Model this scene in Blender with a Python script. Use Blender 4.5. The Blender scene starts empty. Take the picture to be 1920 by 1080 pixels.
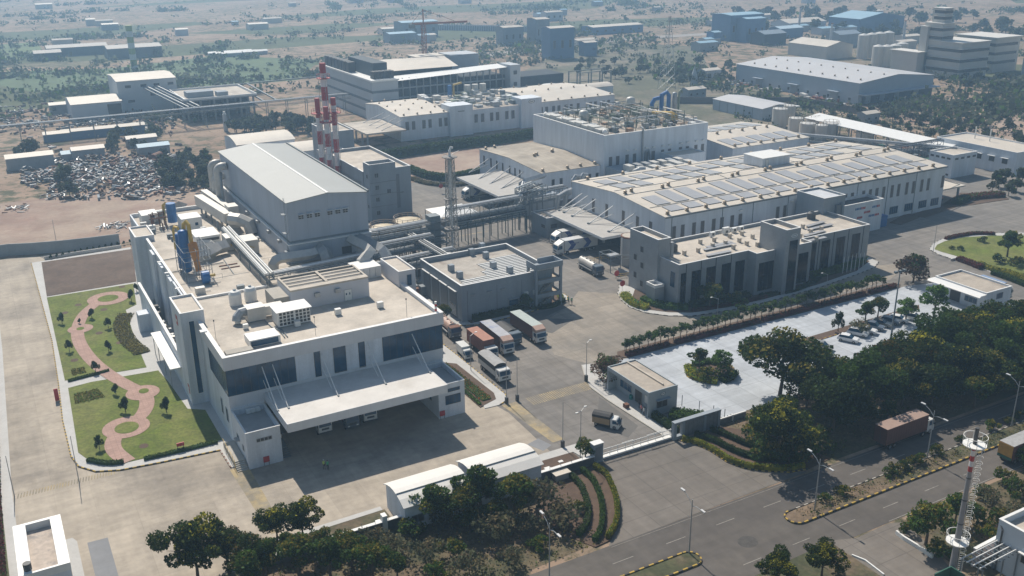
import bpy, bmesh, math, random
from mathutils import Vector, Matrix
from math import radians, sin, cos, pi
random.seed(7)
SC = bpy.context.scene
COL = SC.collection
# ------------------------------------------------------------------ camera
CAM_H, PITCH, ROLL, AZ, FOC = 80.0, 0.355841695, 0.0109670849, 1.06328288, 1797.116
_F = Vector((cos(AZ), sin(AZ), 0)); _R = Vector((sin(AZ), -cos(AZ), 0)); _Z = Vector((0, 0, 1))
_fw = cos(PITCH)*_F - sin(PITCH)*_Z; _dn = -sin(PITCH)*_F - cos(PITCH)*_Z
_r = cos(ROLL)*_R + sin(ROLL)*_dn; _d = -sin(ROLL)*_R + cos(ROLL)*_dn
cd = bpy.data.cameras.new('camera'); cam = bpy.data.objects.new('camera', cd); COL.objects.link(cam)
cd.sensor_width = 36; cd.lens = FOC/1920*36; cd.clip_start = 1; cd.clip_end = 20000
m = Matrix((_r, -_d, -_fw)).transposed().to_4x4(); m.translation = Vector((0, 0, CAM_H)); cam.matrix_world = m
SC.camera = cam
# ------------------------------------------------------------------ sky, sun, exposure
SUN = Vector((0.05, 0.905, 1.0)).normalized()
EL = math.asin(SUN.z)
wd = bpy.data.worlds.new('World'); SC.world = wd; wd.use_nodes = True
nt = wd.node_tree; bg = nt.nodes['Background']
sk = nt.nodes.new('ShaderNodeTexSky'); sk.sky_type = 'NISHITA'; sk.sun_disc = False
sk.sun_elevation = EL; sk.sun_rotation = math.atan2(SUN.x, SUN.y); sk.air_density = 1.6; sk.dust_density = .8; sk.ozone_density = 2
nt.links.new(sk.outputs[0], bg.inputs[0]); bg.inputs[1].default_value = 0.062
sl = bpy.data.lights.new('sun', 'SUN'); sl.energy = 4.6; sl.angle = radians(0.6); sl.color = (1, 0.91, 0.79)
so = bpy.data.objects.new('sun', sl); COL.objects.link(so); so.rotation_euler = SUN.to_track_quat('Z', 'Y').to_euler(); so.location = (0, 0, 300)
SC.view_settings.view_transform = 'Standard'; SC.view_settings.look = 'None'
SC.view_settings.exposure = 0.26; SC.view_settings.gamma = 1
SC.render.engine = 'CYCLES'
try: SC.cycles.volume_bounces = 2
except Exception: pass
# ------------------------------------------------------------------ helpers
def g(px, py, z=0.0):
    """survey: where the sight line through a photo point meets the level z (metres)"""
    v = (px-960)*_r + (py-540)*_d + FOC*_fw
    t = (z-CAM_H)/v.z
    return Vector((v.x*t, v.y*t, z))
def gl(pts, z=0.0): return [tuple(g(x, y, z)[:2]) for x, y in pts]
def gy(px, py, Y):
    v = (px-960)*_r + (py-540)*_d + FOC*_fw; t = Y/v.y
    return Vector((v.x*t, Y, CAM_H+v.z*t))
def gx(px, py, X):
    v = (px-960)*_r + (py-540)*_d + FOC*_fw; t = X/v.x
    return Vector((X, v.y*t, CAM_H+v.z*t))
_mats = {}
def M(name, col, rough=.75, var=.12, scale=.6, metal=0., streak=False, col2=None, thr=None, grid=None, gcol=.6, bump=0., gvar=0., spec=.5, fine=.0, trk=0.):
    """procedural material: colour with two octaves of noise, optional second colour in patches, optional joint grid"""
    if name in _mats: return _mats[name]
    m = bpy.data.materials.new(name); m.use_nodes = True; n = m.node_tree.nodes; l = m.node_tree.links
    b = n['Principled BSDF']; b.inputs['Roughness'].default_value = rough; b.inputs['Metallic'].default_value = metal
    b.inputs['Specular IOR Level'].default_value = spec
    tc = n.new('ShaderNodeTexCoord'); mp = n.new('ShaderNodeMapping'); l.new(tc.outputs['Object'], mp.inputs[0])
    if streak: mp.inputs['Scale'].default_value = (1, 1, .12)
    n1 = n.new('ShaderNodeTexNoise'); n1.inputs['Scale'].default_value = scale; n1.inputs['Detail'].default_value = 6; n1.inputs['Roughness'].default_value = .65
    l.new(mp.outputs[0], n1.inputs['Vector'])
    r1 = n.new('ShaderNodeMapRange'); r1.inputs[1].default_value = .3; r1.inputs[2].default_value = .7
    r1.inputs[3].default_value = 1-var; r1.inputs[4].default_value = 1+var; l.new(n1.outputs[0], r1.inputs[0])
    mul = n.new('ShaderNodeVectorMath'); mul.operation = 'SCALE'
    base = n.new('ShaderNodeRGB'); base.outputs[0].default_value = (*col, 1)
    src = base.outputs[0]
    if col2:
        n2 = n.new('ShaderNodeTexNoise'); n2.inputs['Scale'].default_value = scale*.37; n2.inputs['Detail'].default_value = 8; n2.inputs['Roughness'].default_value = .7
        l.new(mp.outputs[0], n2.inputs['Vector'])
        r2 = n.new('ShaderNodeMapRange'); t0, t1 = thr or (.45, .6)
        r2.inputs[1].default_value = t0; r2.inputs[2].default_value = t1; l.new(n2.outputs[0], r2.inputs[0])
        mx = n.new('ShaderNodeMix'); mx.data_type = 'RGBA'; mx.inputs[7].default_value = (*col2, 1)
        l.new(src, mx.inputs[6]); l.new(r2.outputs[0], mx.inputs[0]); src = mx.outputs[2]
    fac = r1.outputs[0]
    if grid:
        br = n.new('ShaderNodeTexBrick'); l.new(tc.outputs['Object'], br.inputs['Vector'])
        br.offset = 0; br.inputs['Scale'].default_value = 1; br.inputs['Brick Width'].default_value = grid[0]; br.inputs['Row Height'].default_value = grid[1]
        br.inputs['Mortar Size'].default_value = grid[2]; br.inputs['Color1'].default_value = (1, 1, 1, 1)
        c2 = 1-gvar; br.inputs['Color2'].default_value = (c2, c2, c2, 1); br.inputs['Mortar'].default_value = (gcol, gcol, gcol, 1)
        mm = n.new('ShaderNodeMath'); mm.operation = 'MULTIPLY'; l.new(fac, mm.inputs[0]); l.new(br.outputs[0], mm.inputs[1]); fac = mm.outputs[0]
    if fine:
        n3 = n.new('ShaderNodeTexNoise'); n3.inputs['Scale'].default_value = scale*9; n3.inputs['Detail'].default_value = 3; l.new(tc.outputs['Object'], n3.inputs['Vector'])
        r3 = n.new('ShaderNodeMapRange'); r3.inputs[1].default_value = .3; r3.inputs[2].default_value = .7; r3.inputs[3].default_value = 1-fine; r3.inputs[4].default_value = 1+fine
        l.new(n3.outputs[0], r3.inputs[0]); mm = n.new('ShaderNodeMath'); mm.operation = 'MULTIPLY'; l.new(fac, mm.inputs[0]); l.new(r3.outputs[0], mm.inputs[1]); fac = mm.outputs[0]
    for sx, sy in (((.1, .9), (.7, .07)) if trk else ()):
        m4 = n.new('ShaderNodeMapping'); m4.inputs['Scale'].default_value = (sx, sy, 1); l.new(tc.outputs['Object'], m4.inputs[0])
        n4 = n.new('ShaderNodeTexNoise'); n4.inputs['Scale'].default_value = .8; n4.inputs['Detail'].default_value = 5; n4.inputs['Roughness'].default_value = .6; l.new(m4.outputs[0], n4.inputs['Vector'])
        r4 = n.new('ShaderNodeMapRange'); r4.inputs[1].default_value = .35; r4.inputs[2].default_value = .68; r4.inputs[3].default_value = 1+trk*.5; r4.inputs[4].default_value = 1-trk; l.new(n4.outputs[0], r4.inputs[0])
        mm = n.new('ShaderNodeMath'); mm.operation = 'MULTIPLY'; l.new(fac, mm.inputs[0]); l.new(r4.outputs[0], mm.inputs[1]); fac = mm.outputs[0]
    l.new(src, mul.inputs[0]); l.new(fac, mul.inputs['Scale']); l.new(mul.outputs[0], b.inputs['Base Color'])
    if bump:
        bp = n.new('ShaderNodeBump'); bp.inputs['Strength'].default_value = bump; bp.inputs['Distance'].default_value = .1
        l.new(n1.outputs[0], bp.inputs['Height']); l.new(bp.outputs[0], b.inputs['Normal'])
    _mats[name] = m
    return m
def leafmat(name, col, var=.45, trans=.45):
    if name in _mats: return _mats[name]
    m = bpy.data.materials.new(name); m.use_nodes = True; n = m.node_tree.nodes; l = m.node_tree.links
    b = n['Principled BSDF']; b.inputs['Roughness'].default_value = .6; b.inputs['Specular IOR Level'].default_value = .1
    ge = n.new('ShaderNodeNewGeometry'); oi = n.new('ShaderNodeObjectInfo')
    r = n.new('ShaderNodeMapRange'); r.inputs[3].default_value = 1-var; r.inputs[4].default_value = 1+var; l.new(ge.outputs['Random Per Island'], r.inputs[0])
    r2 = n.new('ShaderNodeMapRange'); r2.inputs[3].default_value = .75; r2.inputs[4].default_value = 1.25; l.new(oi.outputs['Random'], r2.inputs[0])
    mu = n.new('ShaderNodeMath'); mu.operation = 'MULTIPLY'; l.new(r.outputs[0], mu.inputs[0]); l.new(r2.outputs[0], mu.inputs[1])
    v = n.new('ShaderNodeVectorMath'); v.operation = 'SCALE'; v.inputs[0].default_value = col; l.new(mu.outputs[0], v.inputs['Scale'])
    l.new(v.outputs[0], b.inputs['Base Color'])
    tr = n.new('ShaderNodeBsdfTranslucent'); l.new(v.outputs[0], tr.inputs[0]); mx = n.new('ShaderNodeMixShader'); mx.inputs[0].default_value = trans
    l.new(b.outputs[0], mx.inputs[1]); l.new(tr.outputs[0], mx.inputs[2]); l.new(mx.outputs[0], n['Material Output'].inputs[0])
    _mats[name] = m
    return m
class MB:
    def __init__(s, mat=None): s.v = []; s.f = []; s.i = []; s.mats = []; s.d = mat
    def _m(s, mat):
        mat = mat or s.d
        if mat not in s.mats: s.mats.append(mat)
        return s.mats.index(mat)
    def poly(s, pts, mat=None):
        k = len(s.v); s.v += [tuple(p) for p in pts]; s.f.append(tuple(range(k, k+len(pts)))); s.i.append(s._m(mat)); return s
    def box(s, x0, x1, y0, y1, z0, z1, mat=None, top=None):
        if x0 > x1: x0, x1 = x1, x0
        if y0 > y1: y0, y1 = y1, y0
        return s.prism([(x0, y0), (x1, y0), (x1, y1), (x0, y1)], z0, z1, mat, top)
    def prism(s, p, z0, z1, mat=None, top=None, bottom=True):
        a = sum(p[i-1][0]*p[i][1]-p[i][0]*p[i-1][1] for i in range(len(p)))
        if a < 0: p = p[::-1]
        n = len(p); k = len(s.v); s.v += [(x, y, z0) for x, y in p]+[(x, y, z1) for x, y in p]
        mi = s._m(mat)
        for i in range(n): j = (i+1) % n; s.f.append((k+i, k+j, k+n+j, k+n+i)); s.i.append(mi)
        s.f.append(tuple(range(k+n, k+2*n))); s.i.append(s._m(top) if top else mi)
        if bottom: s.f.append(tuple(range(k+n-1, k-1, -1))); s.i.append(mi)
        return s
    def bar(s, p, q, w, h=None, mat=None):
        p = Vector(p); q = Vector(q); h = h or w; d = (q-p); 
        if d.length < 1e-6: return s
        d.normalize(); up = Vector((0, 0, 1)) if abs(d.z) < .95 else Vector((0, 1, 0))
        a = d.cross(up).normalized()*w/2; b = d.cross(a).normalized()*h/2
        k = len(s.v); s.v += [tuple(o+x) for o in (p, q) for x in (a+b, a-b, -a-b, -a+b)]; mi = s._m(mat)
        for i in range(4): j = (i+1) % 4; s.f.append((k+i, k+j, k+4+j, k+4+i)); s.i.append(mi)
        s.f += [(k+3, k+2, k+1, k), (k+4, k+5, k+6, k+7)]; s.i += [mi, mi]; return s
    def tube(s, pts, r, mat=None, n=8, rs=None):
        pts = [Vector(p) for p in pts]; k = len(s.v); mi = s._m(mat); prev = None
        for a, p in enumerate(pts):
            if a == 0: d = pts[1]-p
            elif a == len(pts)-1: d = p-pts[a-1]
            else: d = (pts[a+1]-p).normalized()+(p-pts[a-1]).normalized()
            d.normalize()
            if prev is None: u = d.cross(Vector((0, 0, 1)) if abs(d.z) < .9 else Vector((1, 0, 0))).normalized()
            else: u = (prev-d*prev.dot(d)).normalized()
            prev = u; w = d.cross(u); rr = rs[a] if rs else r
            for t in range(n): q = p+rr*(cos(2*pi*t/n)*u+sin(2*pi*t/n)*w); s.v.append(tuple(q))
        for a in range(len(pts)-1):
            for t in range(n):
                t2 = (t+1) % n; s.f.append((k+a*n+t, k+a*n+t2, k+(a+1)*n+t2, k+(a+1)*n+t)); s.i.append(mi)
        s.f += [tuple(range(k+n-1, k-1, -1)), tuple(range(k+(len(pts)-1)*n, k+len(pts)*n))]; s.i += [mi, mi]; return s
    def cyl(s, x, y, z0, z1, r, mat=None, n=16, r2=None):
        return s.tube([(x, y, z0), (x, y, z1)], r, mat, n, [r, r if r2 is None else r2])
    def sheet(s, p, z, mat=None):
        a = sum(p[i-1][0]*p[i][1]-p[i][0]*p[i-1][1] for i in range(len(p)))
        if a < 0: p = p[::-1]
        return s.poly([(q[0], q[1], z) for q in p], mat)
    def mesh(s, name, off=(0, 0, 0), smooth=False):
        me = bpy.data.meshes.new(name); ox, oy, oz = off
        me.from_pydata([(a-ox, b-oy, c-oz) for a, b, c in s.v], [], s.f)
        for mt in s.mats: me.materials.append(mt)
        me.polygons.foreach_set('material_index', s.i)
        if smooth: me.polygons.foreach_set('use_smooth', [True]*len(s.f))
        me.update(); return me
    def build(s, name, parent=None, smooth=False, label=None, kind=None):
        off = Vector((0, 0, 0)); p = parent
        while p: off += p.location; p = p.parent
        o = bpy.data.objects.new(name, s.mesh(name, off, smooth)); COL.objects.link(o)
        if parent: o.parent = parent
        if label: o['label'] = label
        if kind: o['kind'] = kind
        return o
def wloc(o):
    v = Vector((0, 0, 0))
    while o: v += o.location; o = o.parent
    return v
def thing(name, label, cat, loc=(0, 0, 0), group=None, rz=0):
    o = bpy.data.objects.new(name, None); COL.objects.link(o); o.location = loc; o.rotation_euler = (0, 0, rz)
    o['label'] = label; o['category'] = cat
    if group: o['group'] = group
    o.empty_display_size = .5
    return o
def tag(o, label, cat, group=None, kind=None):
    o['label'] = label; o['category'] = cat
    if group: o['group'] = group
    if kind: o['kind'] = kind
    return o
def recenter(o):
    """put a single-mesh thing's origin at the middle of its base"""
    vs = [v.co for v in o.data.vertices]; c = Vector(((min(v.x for v in vs)+max(v.x for v in vs))/2, (min(v.y for v in vs)+max(v.y for v in vs))/2, min(v.z for v in vs)))
    o.data.transform(Matrix.Translation(-c)); o.location = o.location+c
    return o
def solo(mb, name, label, cat, group=None, kind=None, smooth=False):
    o = mb.build(name, None, smooth); recenter(o); return tag(o, label, cat, group, kind)
def struct(mb, name): o = mb.build(name); o['kind'] = 'structure'; return o
def copy_tree(o, parent=None):
    c = o.copy(); COL.objects.link(c)
    if parent: c.parent = parent
    for ch in list(o.children): copy_tree(ch, c)
    return c
def place(src, loc, rz=0, label=None, group=None, sc=None, used=set()):
    """first use moves the prototype itself, later uses copy the whole tree"""
    if src.name in used: o = copy_tree(src)
    else: used.add(src.name); o = src
    o.location = loc; o.rotation_euler = (0, 0, rz)
    if sc: o.scale = (sc, sc, sc) if not isinstance(sc, tuple) else sc
    if label: o['label'] = label
    if group: o['group'] = group
    elif label and 'group' in o: del o['group']
    return o
# ------------------------------------------------------------------ materials
white = M('white_wall', (.60, .64, .69), .7, .17, .4, streak=True, grid=(3.05, 6.1, .03), gcol=.86, gvar=.03, fine=.05)
cladding = M('panel_wall', (.62, .66, .71), .55, .13, .5, streak=True, grid=(6.1, 1e6, .03), gcol=.85, gvar=.04)
greyw = M('grey_wall', (.27, .305, .34), .8, .12, .3, streak=True, fine=.04)
dgrey = M('slate_wall', (.19, .20, .21), .8, .14, .35, streak=True, fine=.06)
coping = M('coping', (.70, .70, .69), .6, .05, .5)
roofc = M('roof_screed', (.50, .45, .385), .9, .2, .22, col2=(.33, .295, .25), thr=(.48, .7), fine=.05)
roofw = M('roof_sheet', (.55, .495, .42), .6, .08, .12, col2=(.44, .41, .36), thr=(.48, .7), fine=.03)
roofb = M('roof_stained', (.42, .37, .31), .9, .2, .25, col2=(.27, .235, .2), thr=(.45, .65), fine=.06)
roofg = M('roof_grey_sheet', (.31, .325, .32), .55, .05, .1, fine=.02)
metal = M('galvanised', (.34, .355, .365), .45, .15, 1.2, metal=.3)
steel = M('painted_steel', (.17, .20, .22), .6, .15, 1.)
dsteel = M('dark_steel', (.06, .065, .07), .6, .2, 1.)
duct = M('duct_sheet', (.52, .51, .48), .5, .12, .8, metal=.15)
glass = M('tinted_glass', (.012, .058, .115), .15, .5, .3, spec=.4)
dglass = M('dark_glass', (.004, .012, .022), .12, .4, .3, spec=.4)
dark = M('louvre_dark', (.05, .05, .05), .6, .2, 2.)
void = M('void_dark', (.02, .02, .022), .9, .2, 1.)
blue = M('blue_paint', (.02, .13, .36), .45, .12, 1.)
yellow = M('yellow_paint', (.60, .40, .08), .5, .12, 1.)
orange = M('orange_paint', (.55, .22, .04), .5, .12, 1.)
red = M('red_paint', (.42, .03, .03), .5, .12, 1.)
whitep = M('white_paint', (.72, .72, .70), .5, .06, 1.)
rust = M('rust_brown', (.16, .07, .04), .8, .25, 1.5)
green = M('green_paint', (.03, .12, .085), .6, .15, 1.)
panel = M('solar_cell', (.36, .355, .36), .35, .07, .3, spec=.7, grid=(1.0, 2.0, .03), gcol=.8)
conc = M('concrete', (.40, .375, .33), .9, .14, .3, fine=.05)
tank_m = M('tank_steel', (.50, .48, .44), .45, .12, .7, streak=True)
trunkm = M('bark', (.10, .075, .055), .9, .25, 4.)
# ------------------------------------------------------------------ ground
def terrain_mat():
    m = bpy.data.materials.new('terrain'); m.use_nodes = True; n = m.node_tree.nodes; l = m.node_tree.links
    b = n['Principled BSDF']; b.inputs['Roughness'].default_value = .95; b.inputs['Specular IOR Level'].default_value = .1
    tc = n.new('ShaderNodeTexCoord'); P = tc.outputs['Object']
    def noise(sc, det=8, ro=.65, w=None):
        t = n.new('ShaderNodeTexNoise'); t.inputs['Scale'].default_value = sc; t.inputs['Detail'].default_value = det; t.inputs['Roughness'].default_value = ro
        l.new(w or P, t.inputs['Vector']); return t.outputs[0]
    def rng(x, a, b_, c=0., d=1.):
        r = n.new('ShaderNodeMapRange'); r.inputs[1].default_value = a; r.inputs[2].default_value = b_; r.inputs[3].default_value = c; r.inputs[4].default_value = d; l.new(x, r.inputs[0]); return r.outputs[0]
    def mix(f, a, b_):
        x = n.new('ShaderNodeMix'); x.data_type = 'RGBA'; l.new(f, x.inputs[0])
        for s_, k in ((a, 6), (b_, 7)):
            if isinstance(s_, tuple): x.inputs[k].default_value = (*s_, 1)
            else: l.new(s_, x.inputs[k])
        return x.outputs[2]
    def mul(a, b_):
        x = n.new('ShaderNodeMath'); x.operation = 'MULTIPLY'; l.new(a, x.inputs[0])
        if isinstance(b_, float): x.inputs[1].default_value = b_
        else: l.new(b_, x.inputs[1])
        return x.outputs[0]
    dirt = mix(rng(noise(.02), .35, .65), (.25, .175, .125), (.36, .265, .195))
    mp = n.new('ShaderNodeMapping'); mp.inputs['Scale'].default_value = (.6, 1.6, 1); mp.inputs['Rotation'].default_value = (0, 0, .35); l.new(P, mp.inputs[0])
    vo = n.new('ShaderNodeTexVoronoi'); vo.inputs['Scale'].default_value = .007; vo.inputs['Randomness'].default_value = .8; l.new(mp.outputs[0], vo.inputs['Vector'])
    sp = n.new('ShaderNodeSeparateColor'); l.new(vo.outputs['Color'], sp.inputs[0])
    dirt = mix(rng(sp.outputs[1], 0, 1, 0, .55), dirt, (.33, .255, .195))
    f1 = mix(rng(sp.outputs[0], .74, .78), dirt, (.11, .125, .07))
    scrub = rng(noise(.011), .40, .54)
    spots = rng(noise(.13, 5, .7), .47, .58)
    f2 = mix(mul(scrub, spots), f1, (.10, .10, .06))
    speck = rng(noise(.45, 4, .8), .56, .64, 0, .8)
    f3 = mix(speck, f2, (.055, .06, .03))
    tone = rng(noise(.05), .3, .7, .85, 1.15)
    v = n.new('ShaderNodeVectorMath'); v.operation = 'SCALE'; l.new(f3, v.inputs[0]); l.new(tone, v.inputs['Scale']); l.new(v.outputs[0], b.inputs['Base Color'])
    return m
tm = terrain_mat()
mb = MB(tm); mb.sheet([(-3000, -300), (7000, -300), (7000, 7000), (-3000, 7000)], 0.0); struct(mb, 'ground')
# far hills that close the view
hb = MB(M('hill_dirt', (.27, .22, .17), .95, .25, .012, col2=(.12, .13, .08), thr=(.45, .6)))
for cx, cy, rx, ry, hh, rot in ((1250, 1180, 420, 160, 42, -.5), (1750, 1500, 600, 240, 70, -.4), (1080, 1500, 380, 160, 40, -.45)):
    nx, ny = 28, 12; pts = {}
    for i in range(nx+1):
        for j in range(ny+1):
            u, v = i/nx*2-1, j/ny*2-1; r = max(0, 1-(u*u+v*v)); z = hh*r*r*(1+.25*sin(9*u+3*v)+.15*sin(21*u-8*v))
            x, y = u*rx, v*ry; pts[i, j] = (cx+x*cos(rot)-y*sin(rot), cy+x*sin(rot)+y*cos(rot), z-.3)
    for i in range(nx):
        for j in range(ny): hb.poly([pts[i, j], pts[i+1, j], pts[i+1, j+1], pts[i, j+1]])
struct(hb, 'hills')
yardm = M('yard_concrete', (.42, .365, .295), .9, .16, .11, col2=(.25, .22, .185), thr=(.47, .66), grid=(5.2, 14.5, .06), gcol=.86, gvar=.14, fine=.07, trk=.1)
asph = M('yard_asphalt', (.185, .172, .158), .9, .12, .08, col2=(.235, .212, .185), thr=(.42, .62), grid=(4.4, 8.8, .08), gcol=.78, gvar=.1, fine=.07, trk=.17)
roadm = M('road_asphalt', (.092, .082, .074), .9, .12, .07, col2=(.125, .111, .096), thr=(.44, .64), fine=.1, trk=.1)
drvm = M('driveway_concrete', (.175, .155, .135), .9, .12, .10, col2=(.165, .15, .132), thr=(.45, .65), grid=(5, 5, .08), gcol=.72, gvar=.12, fine=.06, trk=.12)
pave = M('pavement_pale', (.46, .455, .44), .85, .08, .25, fine=.04)
parkm = M('parking_pale', (.44, .47, .505), .85, .09, .12, grid=(5, 5, .08), gcol=.75, gvar=.1, fine=.05, trk=.1)
lawnm = M('lawn_grass', (.095, .13, .012), .95, .22, .22, col2=(.15, .155, .04), thr=(.4, .65), fine=.25)
soil = M('plot_soil', (.10, .066, .046), .95, .2, .2, col2=(.14, .10, .075), thr=(.45, .65), fine=.12)
tan = M('plot_tan', (.34, .26, .20), .95, .15, .08, col2=(.26, .17, .13), thr=(.45, .6), fine=.08)
pinkm = M('pink_paving', (.40, .26, .215), .9, .14, .6, grid=(.9, .9, .06), gcol=.8, gvar=.12, fine=.06)
brown = M('bed_soil', (.10, .065, .045), .95, .2, .5, fine=.15)
scrubm = M('scrub_soil', (.16, .115, .075), .95, .3, .18, col2=(.06, .065, .03), thr=(.42, .58), fine=.25)
YARD = [(-5.6, 112), (92, 112), (92, 116), (104, 117), (104, 112), (196, 112), (205, 118), (330, 130), (330, 262), (262, 262), (262, 300), (180, 300), (182, 345), (96, 345), (96, 300), (88, 277), (31, 277), (31, 268), (-5.6, 278)]
struct(MB(asph).sheet(YARD, .02), 'yard')
struct(MB(yardm).sheet([(-5.6, 112.1), (72, 112.1), (73, 133), (70.5, 146), (28, 146), (28, 200), (8, 274), (-5.6, 277.8)], .026), 'front_yard')
struct(MB(M('tan_yard', (.30, .262, .215), .9, .13, .1, col2=(.215, .195, .168), thr=(.44, .62), grid=(4.4, 8.8, .08), gcol=.78, gvar=.1, fine=.06, trk=.12)).sheet([(97, 142), (108, 144.5), (150, 145), (186, 146), (200, 152), (192, 155), (147, 149.6), (129, 151.5), (121.3, 161), (124, 172), (117, 178), (108, 170), (98, 165), (93, 150)], .032), 'tan_yard')
# main road with its gutter line, lane dashes and median
struct(MB(roadm).sheet([(-40, 72.5), (20, 74), (60, 76.2), (500, 75.5), (500, 92.2), (60, 91.6), (20, 91.6), (-40, 92)], .018), 'road')
struct(MB(drvm).sheet([(65.8, 91.5), (67.5, 93.5), (70.5, 97), (73.8, 102), (75.5, 106), (76.3, 111), (93, 111), (94.8, 106), (95.2, 100), (97, 97), (100.5, 94), (104, 92)], .03), 'driveway')
struct(MB(drvm).sheet([(93, 77.3), (96.8, 75.8), (103.5, 76), (105.8, 75.1), (103.2, 66.8), (101.5, 63), (93, 62)], .024), 'side_driveway')
mk = MB(M('road_marking', (.25, .235, .21), .8, .35, 1.5))
for x in range(64, 300, 9):
    mk.box(x, x+3.4, 87.95, 88.08, .03, .034); mk.box(x+6, x+9.2, 79.0, 79.13, .03, .034)
mk.box(104, 420, 76.25, 76.37, .03, .034); mk.box(66, 420, 91.15, 91.22, .03, .034)
struct(mk, 'road_markings')
kb = M('kerb_black', (.045, .04, .035), .8, .2, 1.); ky = M('kerb_yellow', (.42, .28, .05), .8, .25, 1.)
def kerb(mb, pts, w=.18, h=.15, step=1.0, z=.02, mats=(kb, ky)):
    k = 0
    for i in range(len(pts)-1):
        a, b = Vector((*pts[i], 0)), Vector((*pts[i+1], 0)); L = (b-a).length; n = max(1, round(L/step))
        for j in range(n):
            p, q = a.lerp(b, j/n), a.lerp(b, (j+1)/n); c = Vector((0, 0, z+h/2))
            mb.bar(p+c, q+c, w, h, mats[k % 2]); k += 1
def arc(cx, cy, r, a0, a1, n=12, ry=None): return [(cx+r*cos(radians(a0+(a1-a0)*i/n)), cy+(ry or r)*sin(radians(a0+(a1-a0)*i/n))) for i in range(n+1)]
medp = [(420, 85.3), (94, 85.3)]+arc(93.2, 83.7, 1.6, 90, 270, 10)+[(94, 82.1), (420, 82.1)]
m0 = MB(scrubm).prism(medp, .01, .13); struct(m0, 'median')
kk = MB(); kerb(kk, medp[1:], step=.8, w=.22, h=.24); kerb(kk, [(94, 85.3), (420, 85.3)], step=.8, w=.16, h=.2, mats=(kb, conc))
medq = [(40, 85.1), (73.4, 85.1)]+arc(73.6, 83.6, 1.5, 90, -90, 10)+[(40, 82.1)]
struct(MB(scrubm).prism(medq, .01, .13), 'median'); kerb(kk, medq, step=.8, w=.22, h=.24)
# garden beds by the gate
bedW = [(75.6, 110.6), (76.2, 107.5), (75.6, 105), (74.3, 101.6), (72, 97.6), (69.6, 94.8), (66.8, 92.6), (64, 92.3), (60, 101), (66, 110.6)]
bedE = [(92.6, 110), (94.3, 107.5), (94.9, 104.5), (94.9, 100.5), (96, 97.7), (98.2, 95.4), (101.3, 93.2), (104.5, 92.5), (110, 93), (108, 103), (102, 110)]
struct(MB(brown).prism(bedW, .0, .10), 'garden_bed'); struct(MB(brown).prism(bedE, .0, .10), 'garden_bed')
kerb(kk, bedE[:8], step=.5); kerb(kk, bedW[:8], step=.5, mats=(brown, brown))
# left garden
lawnP = [(5.7, 268.9), (5.6, 237), (5.5, 210), (4.6, 187), (3.7, 170), (3.6, 156), (4.3, 151.8), (6.5, 148.7), (10, 147.2), (16, 146.4), (25.3, 145.5), (25.5, 139), (27.9, 139), (27.9, 180), (25.9, 225), (30.5, 269.5)]
struct(MB(pave).prism(lawnP, .0, .14), 'pavement'); kerb(kk, lawnP[:11], w=.2, h=.2, step=.6); kerb(kk, lawnP[10:12], w=.2, h=.2, step=.6, mats=(rust, conc))
struct(MB(soil).prism(gl([(78, 493), (248, 468), (256, 529), (88, 557)]), .1, .20), 'soil_plot')
up = gl([(88, 559), (250, 533), (256, 572), (236, 582), (254, 640), (275, 690), (122, 715)])
lo = gl([(128, 729), (170, 718), (297, 696), (318, 720), (352, 768), (385, 770), (417, 826), (330, 847), (232, 870), (172, 868), (147, 850)])
struct(MB(lawnm).prism(up, .1, .19), 'lawn'); struct(MB(lawnm).prism(lo, .1, .19), 'lawn')
pt = MB(pinkm)
def ribbon(mb, pts, w, z):
    P = [Vector(p) for p in pts]; L = []; R = []
    for i, p in enumerate(P):
        d = (P[min(i+1, len(P)-1)]-P[max(i-1, 0)]).normalized(); nrm = Vector((-d.y, d.x)); L.append(p+nrm*w/2); R.append(p-nrm*w/2)
    for i in range(len(P)-1): mb.poly([(*R[i], z), (*R[i+1], z), (*L[i+1], z), (*L[i], z)])
def smooth_line(pts, k=5):
    P = [Vector(p) for p in pts]; out = []
    for i in range(len(P)-1):
        p0, p1, p2, p3 = P[max(i-1, 0)], P[i], P[i+1], P[min(i+2, len(P)-1)]
        for j in range(k):
            t = j/k; out.append(.5*((2*p1)+(p2-p0)*t+(2*p0-5*p1+4*p2-p3)*t*t+(3*p1-p0-3*p2+p3)*t**3))
    return out+[P[-1]]
walk = smooth_line(gl([(186, 566), (160, 588), (147, 612), (148, 640), (168, 672), (200, 700), (240, 724), (268, 738), (276, 758), (266, 780), (240, 800), (216, 822), (214, 845), (240, 868)]))
ribbon(pt, walk, 2.6, .235)
def disc(mb, c, rx, ry, z, mat=None): mb.sheet([(c[0]+rx*cos(2*pi*i/28), c[1]+ry*sin(2*pi*i/28)) for i in range(28)], z, mat)
for (px, py, rx, ry) in ((203, 561, 4.6, 4.6), (151, 618, 2.6, 2.6), (268, 738, 3.0, 3.2), (237, 803, 3.9, 4.1)): c = g(px, py); disc(pt, c, rx, ry, .241+px*1e-5)
struct(pt, 'garden_path')
isl = MB(lawnm)
for (px, py, rx, ry) in ((203, 561, 2.3, 2.3), (151, 618, .8, .9), (270, 735, .9, 1.1), (238, 804, 2.0, 2.2)): c = g(px, py); isl.prism([(c[0]+rx*cos(2*pi*i/20), c[1]+ry*sin(2*pi*i/20)) for i in range(20)], .2, .27)
struct(isl, 'lawn')
spots = MB(brown)
for (px, py) in ((147, 573), (122, 588), (195, 582), (186, 626), (225, 644), (140, 677), (270, 838), (229, 539)): disc(spots, g(px, py), .75, .85, .205)
struct(spots, 'planting_soil')
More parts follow.
